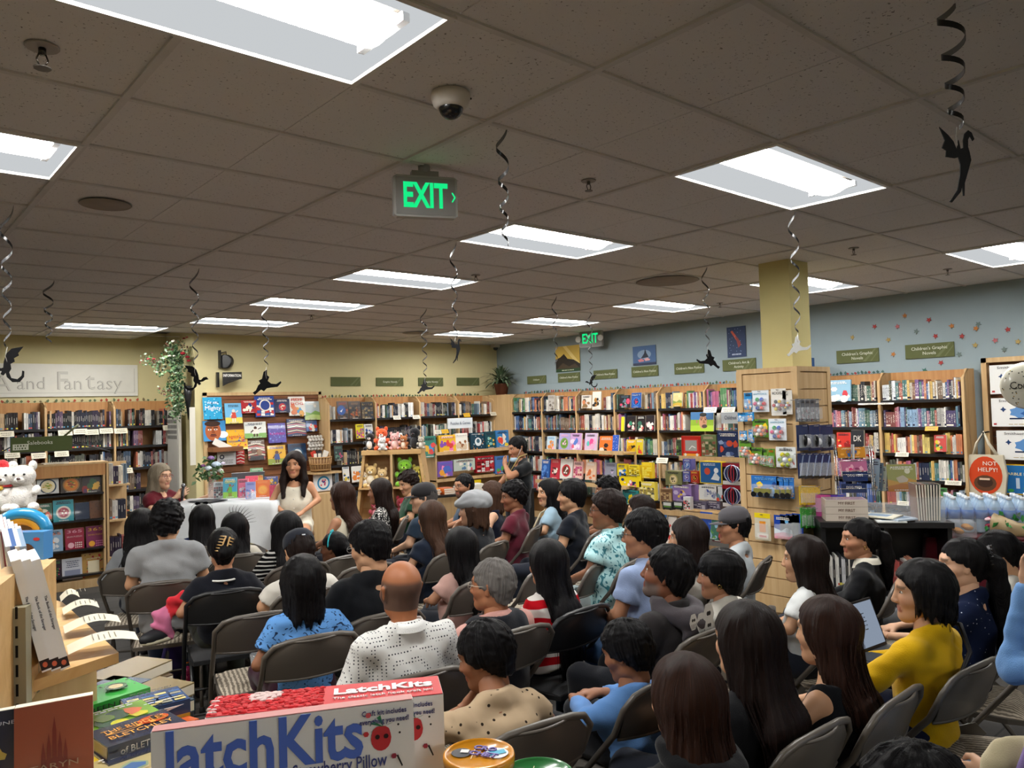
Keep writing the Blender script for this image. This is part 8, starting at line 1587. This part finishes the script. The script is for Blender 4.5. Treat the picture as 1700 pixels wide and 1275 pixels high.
upright(62,948,1130,1.78,.03,.30,-.35,'end_board','#cfa46c','blond',-.0);upright(5,958,1200,1.6,.04,.24,-.35,'end_board','#cfa46c','blond')
upright(34,975,1120,2.1,.12,.02,-.3,'back_panel','#7a532c','oak')
u=upright(34,1008,1200,1.62,.034,.03,-.5,'slotted_upright','#8d8872','metal');
sl=MB();[sl.bb((-.0025,-.0157,.02+k*.04),(.0025,-.0152,.045+k*.04),'#111111')for k in range(6)];sl.build('slot','matte',u)
upright(14,1012,1185,1.72,.03,.01,-.5,'metal_panel','#8a866e','metal');upright(52,1012,1150,1.72,.03,.01,-.5,'metal_panel','#77745f','metal')
for i in range(3):
 c=at(78+i*15.5,1114-i*2,D=1.66+.015*i);o=MB().bb((-.0092,0,0),(.0092,.16,.25),'#ebecee').build('hardback','print',None,c,-.1);o.rotation_euler=(0,-.22,-.1);tag(o,'white hardback with a thin grey spine title, %s of three on the near shelf'%('left','middle','right')[i],'book')
 MB().bb((-.0082,.004,.002),(.0082,.161,.2506),'#ece8dc').build('pages','matte',o);s=MB();s.bb((-.0092,-.0006,.004),(.0092,0,.026),'#26181a').ball((0,-.0006,.015),(.005,.001,.006),'#d86a4a',8,6);s.build('spine_emblem','print',o)
 x=text('The Book of the Stranger',.0075,'#5a5c66',o,(0,-.0012,.13),(PI/2,PI/2,0),name='spine_title')
def curl(lab,px,py,w_,rz,z=zs+.012):
 c=at(px,py,Z=z);m=MB();n=8;vs=[]
 for i in range(n+1):q=i/n;vs+=[(q*w_,-.045,.02*math.sin(q*PI*.9)+.004),(q*w_,.045,.02*math.sin(q*PI*.9)+.004)]
 m.add(vs,[(2*i,2*i+1,2*i+3,2*i+2)for i in range(n)],'#c9c2ac',True);o=m.build('shelf_talker','print',None,c,rz);tag(o,lab,'shelf label');a=MB();[a.bb((w_*.35+k*.012,-.03,.0245),(w_*.35+k*.012+.002,.03-.01*(k%3),.0249),'#6a6456')for k in range(5)];a.build('handwriting','print',o)
for i,(px,py,w_)in enumerate([(100,997,.05),(104,1018,.09),(106,1048,.13),(112,1082,.15)]):curl('cream handwritten shelf talker, %s along the near pale wood shelf'%('farthest','third','second','nearest')[i],px,py,w_,-.15)
c_=at(40,985,Z=1.5)
t=thing('plush_display','oak display box carrying the white plush cats at the left edge','display stand',(0,0,0));zp=1.42
def pboard(pts,z,h,col,name,mat):
 vs=[at(px,py,Z=z)for px,py in pts];n=len(vs);m=MB();lo=[v-Vector((0,0,h))for v in vs];m.add(vs+lo,[list(range(n))[::-1],list(range(n,2*n))]+[(i,(i+1)%n,(i+1)%n+n,i+n)for i in range(n)],col);return m.build(name,mat,t)
pboard([(-40,853),(71,846),(60,838),(-40,842)],zp,.03,'#b98f5c','top_board','blond');pboard([(-40,855),(70,848),(66,842),(-40,846)],zp-.03,zp-.03,'#9a6838','front_board','oak')
cc=at(38,848,Z=zp);plush('w','white plush polar cat sitting on the oak display box',cc,-.4,1.0,'#e4e0da','#f0ede8');cc=at(5,850,Z=zp);t=plush('w','white plush lucky cat with a red cap and bell at the left edge',cc,-.3,1.0,'#e8e4e0','#f2efea');MB().ball((0,0,.21),(.035,.035,.045),'#c02a30',10,8).build('cap','plush',t);MB().tube([(.045*math.cos(a_),.04*math.sin(a_)-.01,.128)for a_ in np.linspace(0,2*PI,13)[:-1]],.006,'#c02a30',5,closed=True).ball((0,-.055,.12),.012,'#d8b03c').build('collar','gloss',t)
o=face_out('activity_box','blue children\'s box with a bird and a number 4, left of the cookbooks','toy box',(16,884,73,930),dict(D=3.1),'#4c8cc8',None,(),[('4',.72,.2,'#2a3a4a',.1,.3)],.06,-.75,0,extra=lambda a:(a.disc(.3,.7,.17,'#e8e8e0',16),a.disc(.5,.3,.3,'#5a3c2c',14,1,1),a.disc(.8,.75,.09,'#b8383a',9,1.4,.7),a.disc(.55,.2,.12,'#3a8a5a',8)))
o=MB().tube([(.09*math.cos(a_),0,.07*math.sin(a_))for a_ in np.linspace(0,PI,12)],.022,'#2f90c4',8).tube([(.06*math.cos(a_),-.0,.045*math.sin(a_))for a_ in np.linspace(0,PI,12)],.018,'#e0a030',8).build('arch_toy','gloss',None,at(36,884,D=3.3),-.6);o.scale=(1.15,1.15,1.15);tag(o,'blue and yellow rainbow arch toy under the plush cats','toy')
random.seed(5)
for i in range(7):
 c=at(2+i*6.5,905+i*4,D=2.75);o=MB().bb((-.008,0,-.11),(.008,.18,.06),['#d8d8da','#7a2c3c','#3a4a8a','#e0dcd0','#6a2430','#d0d4d8','#7a2c3c'][i]).bb((-.0065,.003,-.11),(.0065,.1805,.0605),'#ece8dc').build('paperback','gloss',None,c,-.1);o.rotation_euler=(.25,-.1,-.1);tag(o,'slim paperback leaning in the row behind the metal upright, %s from the left'%ORD[i],'book')
for i in range(4):
 c=at(22+i*8,960,D=2.5);o=MB().bb((-.009,0,-.05),(.009,.19,.11),['#c8ccd0','#4a6aa0','#d8d8d4','#8aa0b8'][i]).build('paperback','gloss',None,c,-.1);o.rotation_euler=(.2,-.12,-.1);tag(o,'pale paperback just behind the white hardbacks, %s from the left'%ORD[i],'book')
cp=at(60,930,Z=1.25);t=thing('display_cabinet','maple display cabinet carrying the blue box and leaning paperbacks','display stand',(0,0,0));polyboard([(-60,1010),(60,985),(85,935),(76,922),(-60,930)],1.28,1.28,'cabinet_body','#b98f5c','maple')
# ---- everything left over on the shelves, as one mass
mass_mb.M=Matrix();mo=mass_mb.build('shelved_books','print');tag(mo,'packed rows of further small book spines filling the wall bookcases','books',None,'stuff')
print('FACES',len(mass_mb.f),'OBJECTS',len(bpy.data.objects),'BOOKS',NBOOK)
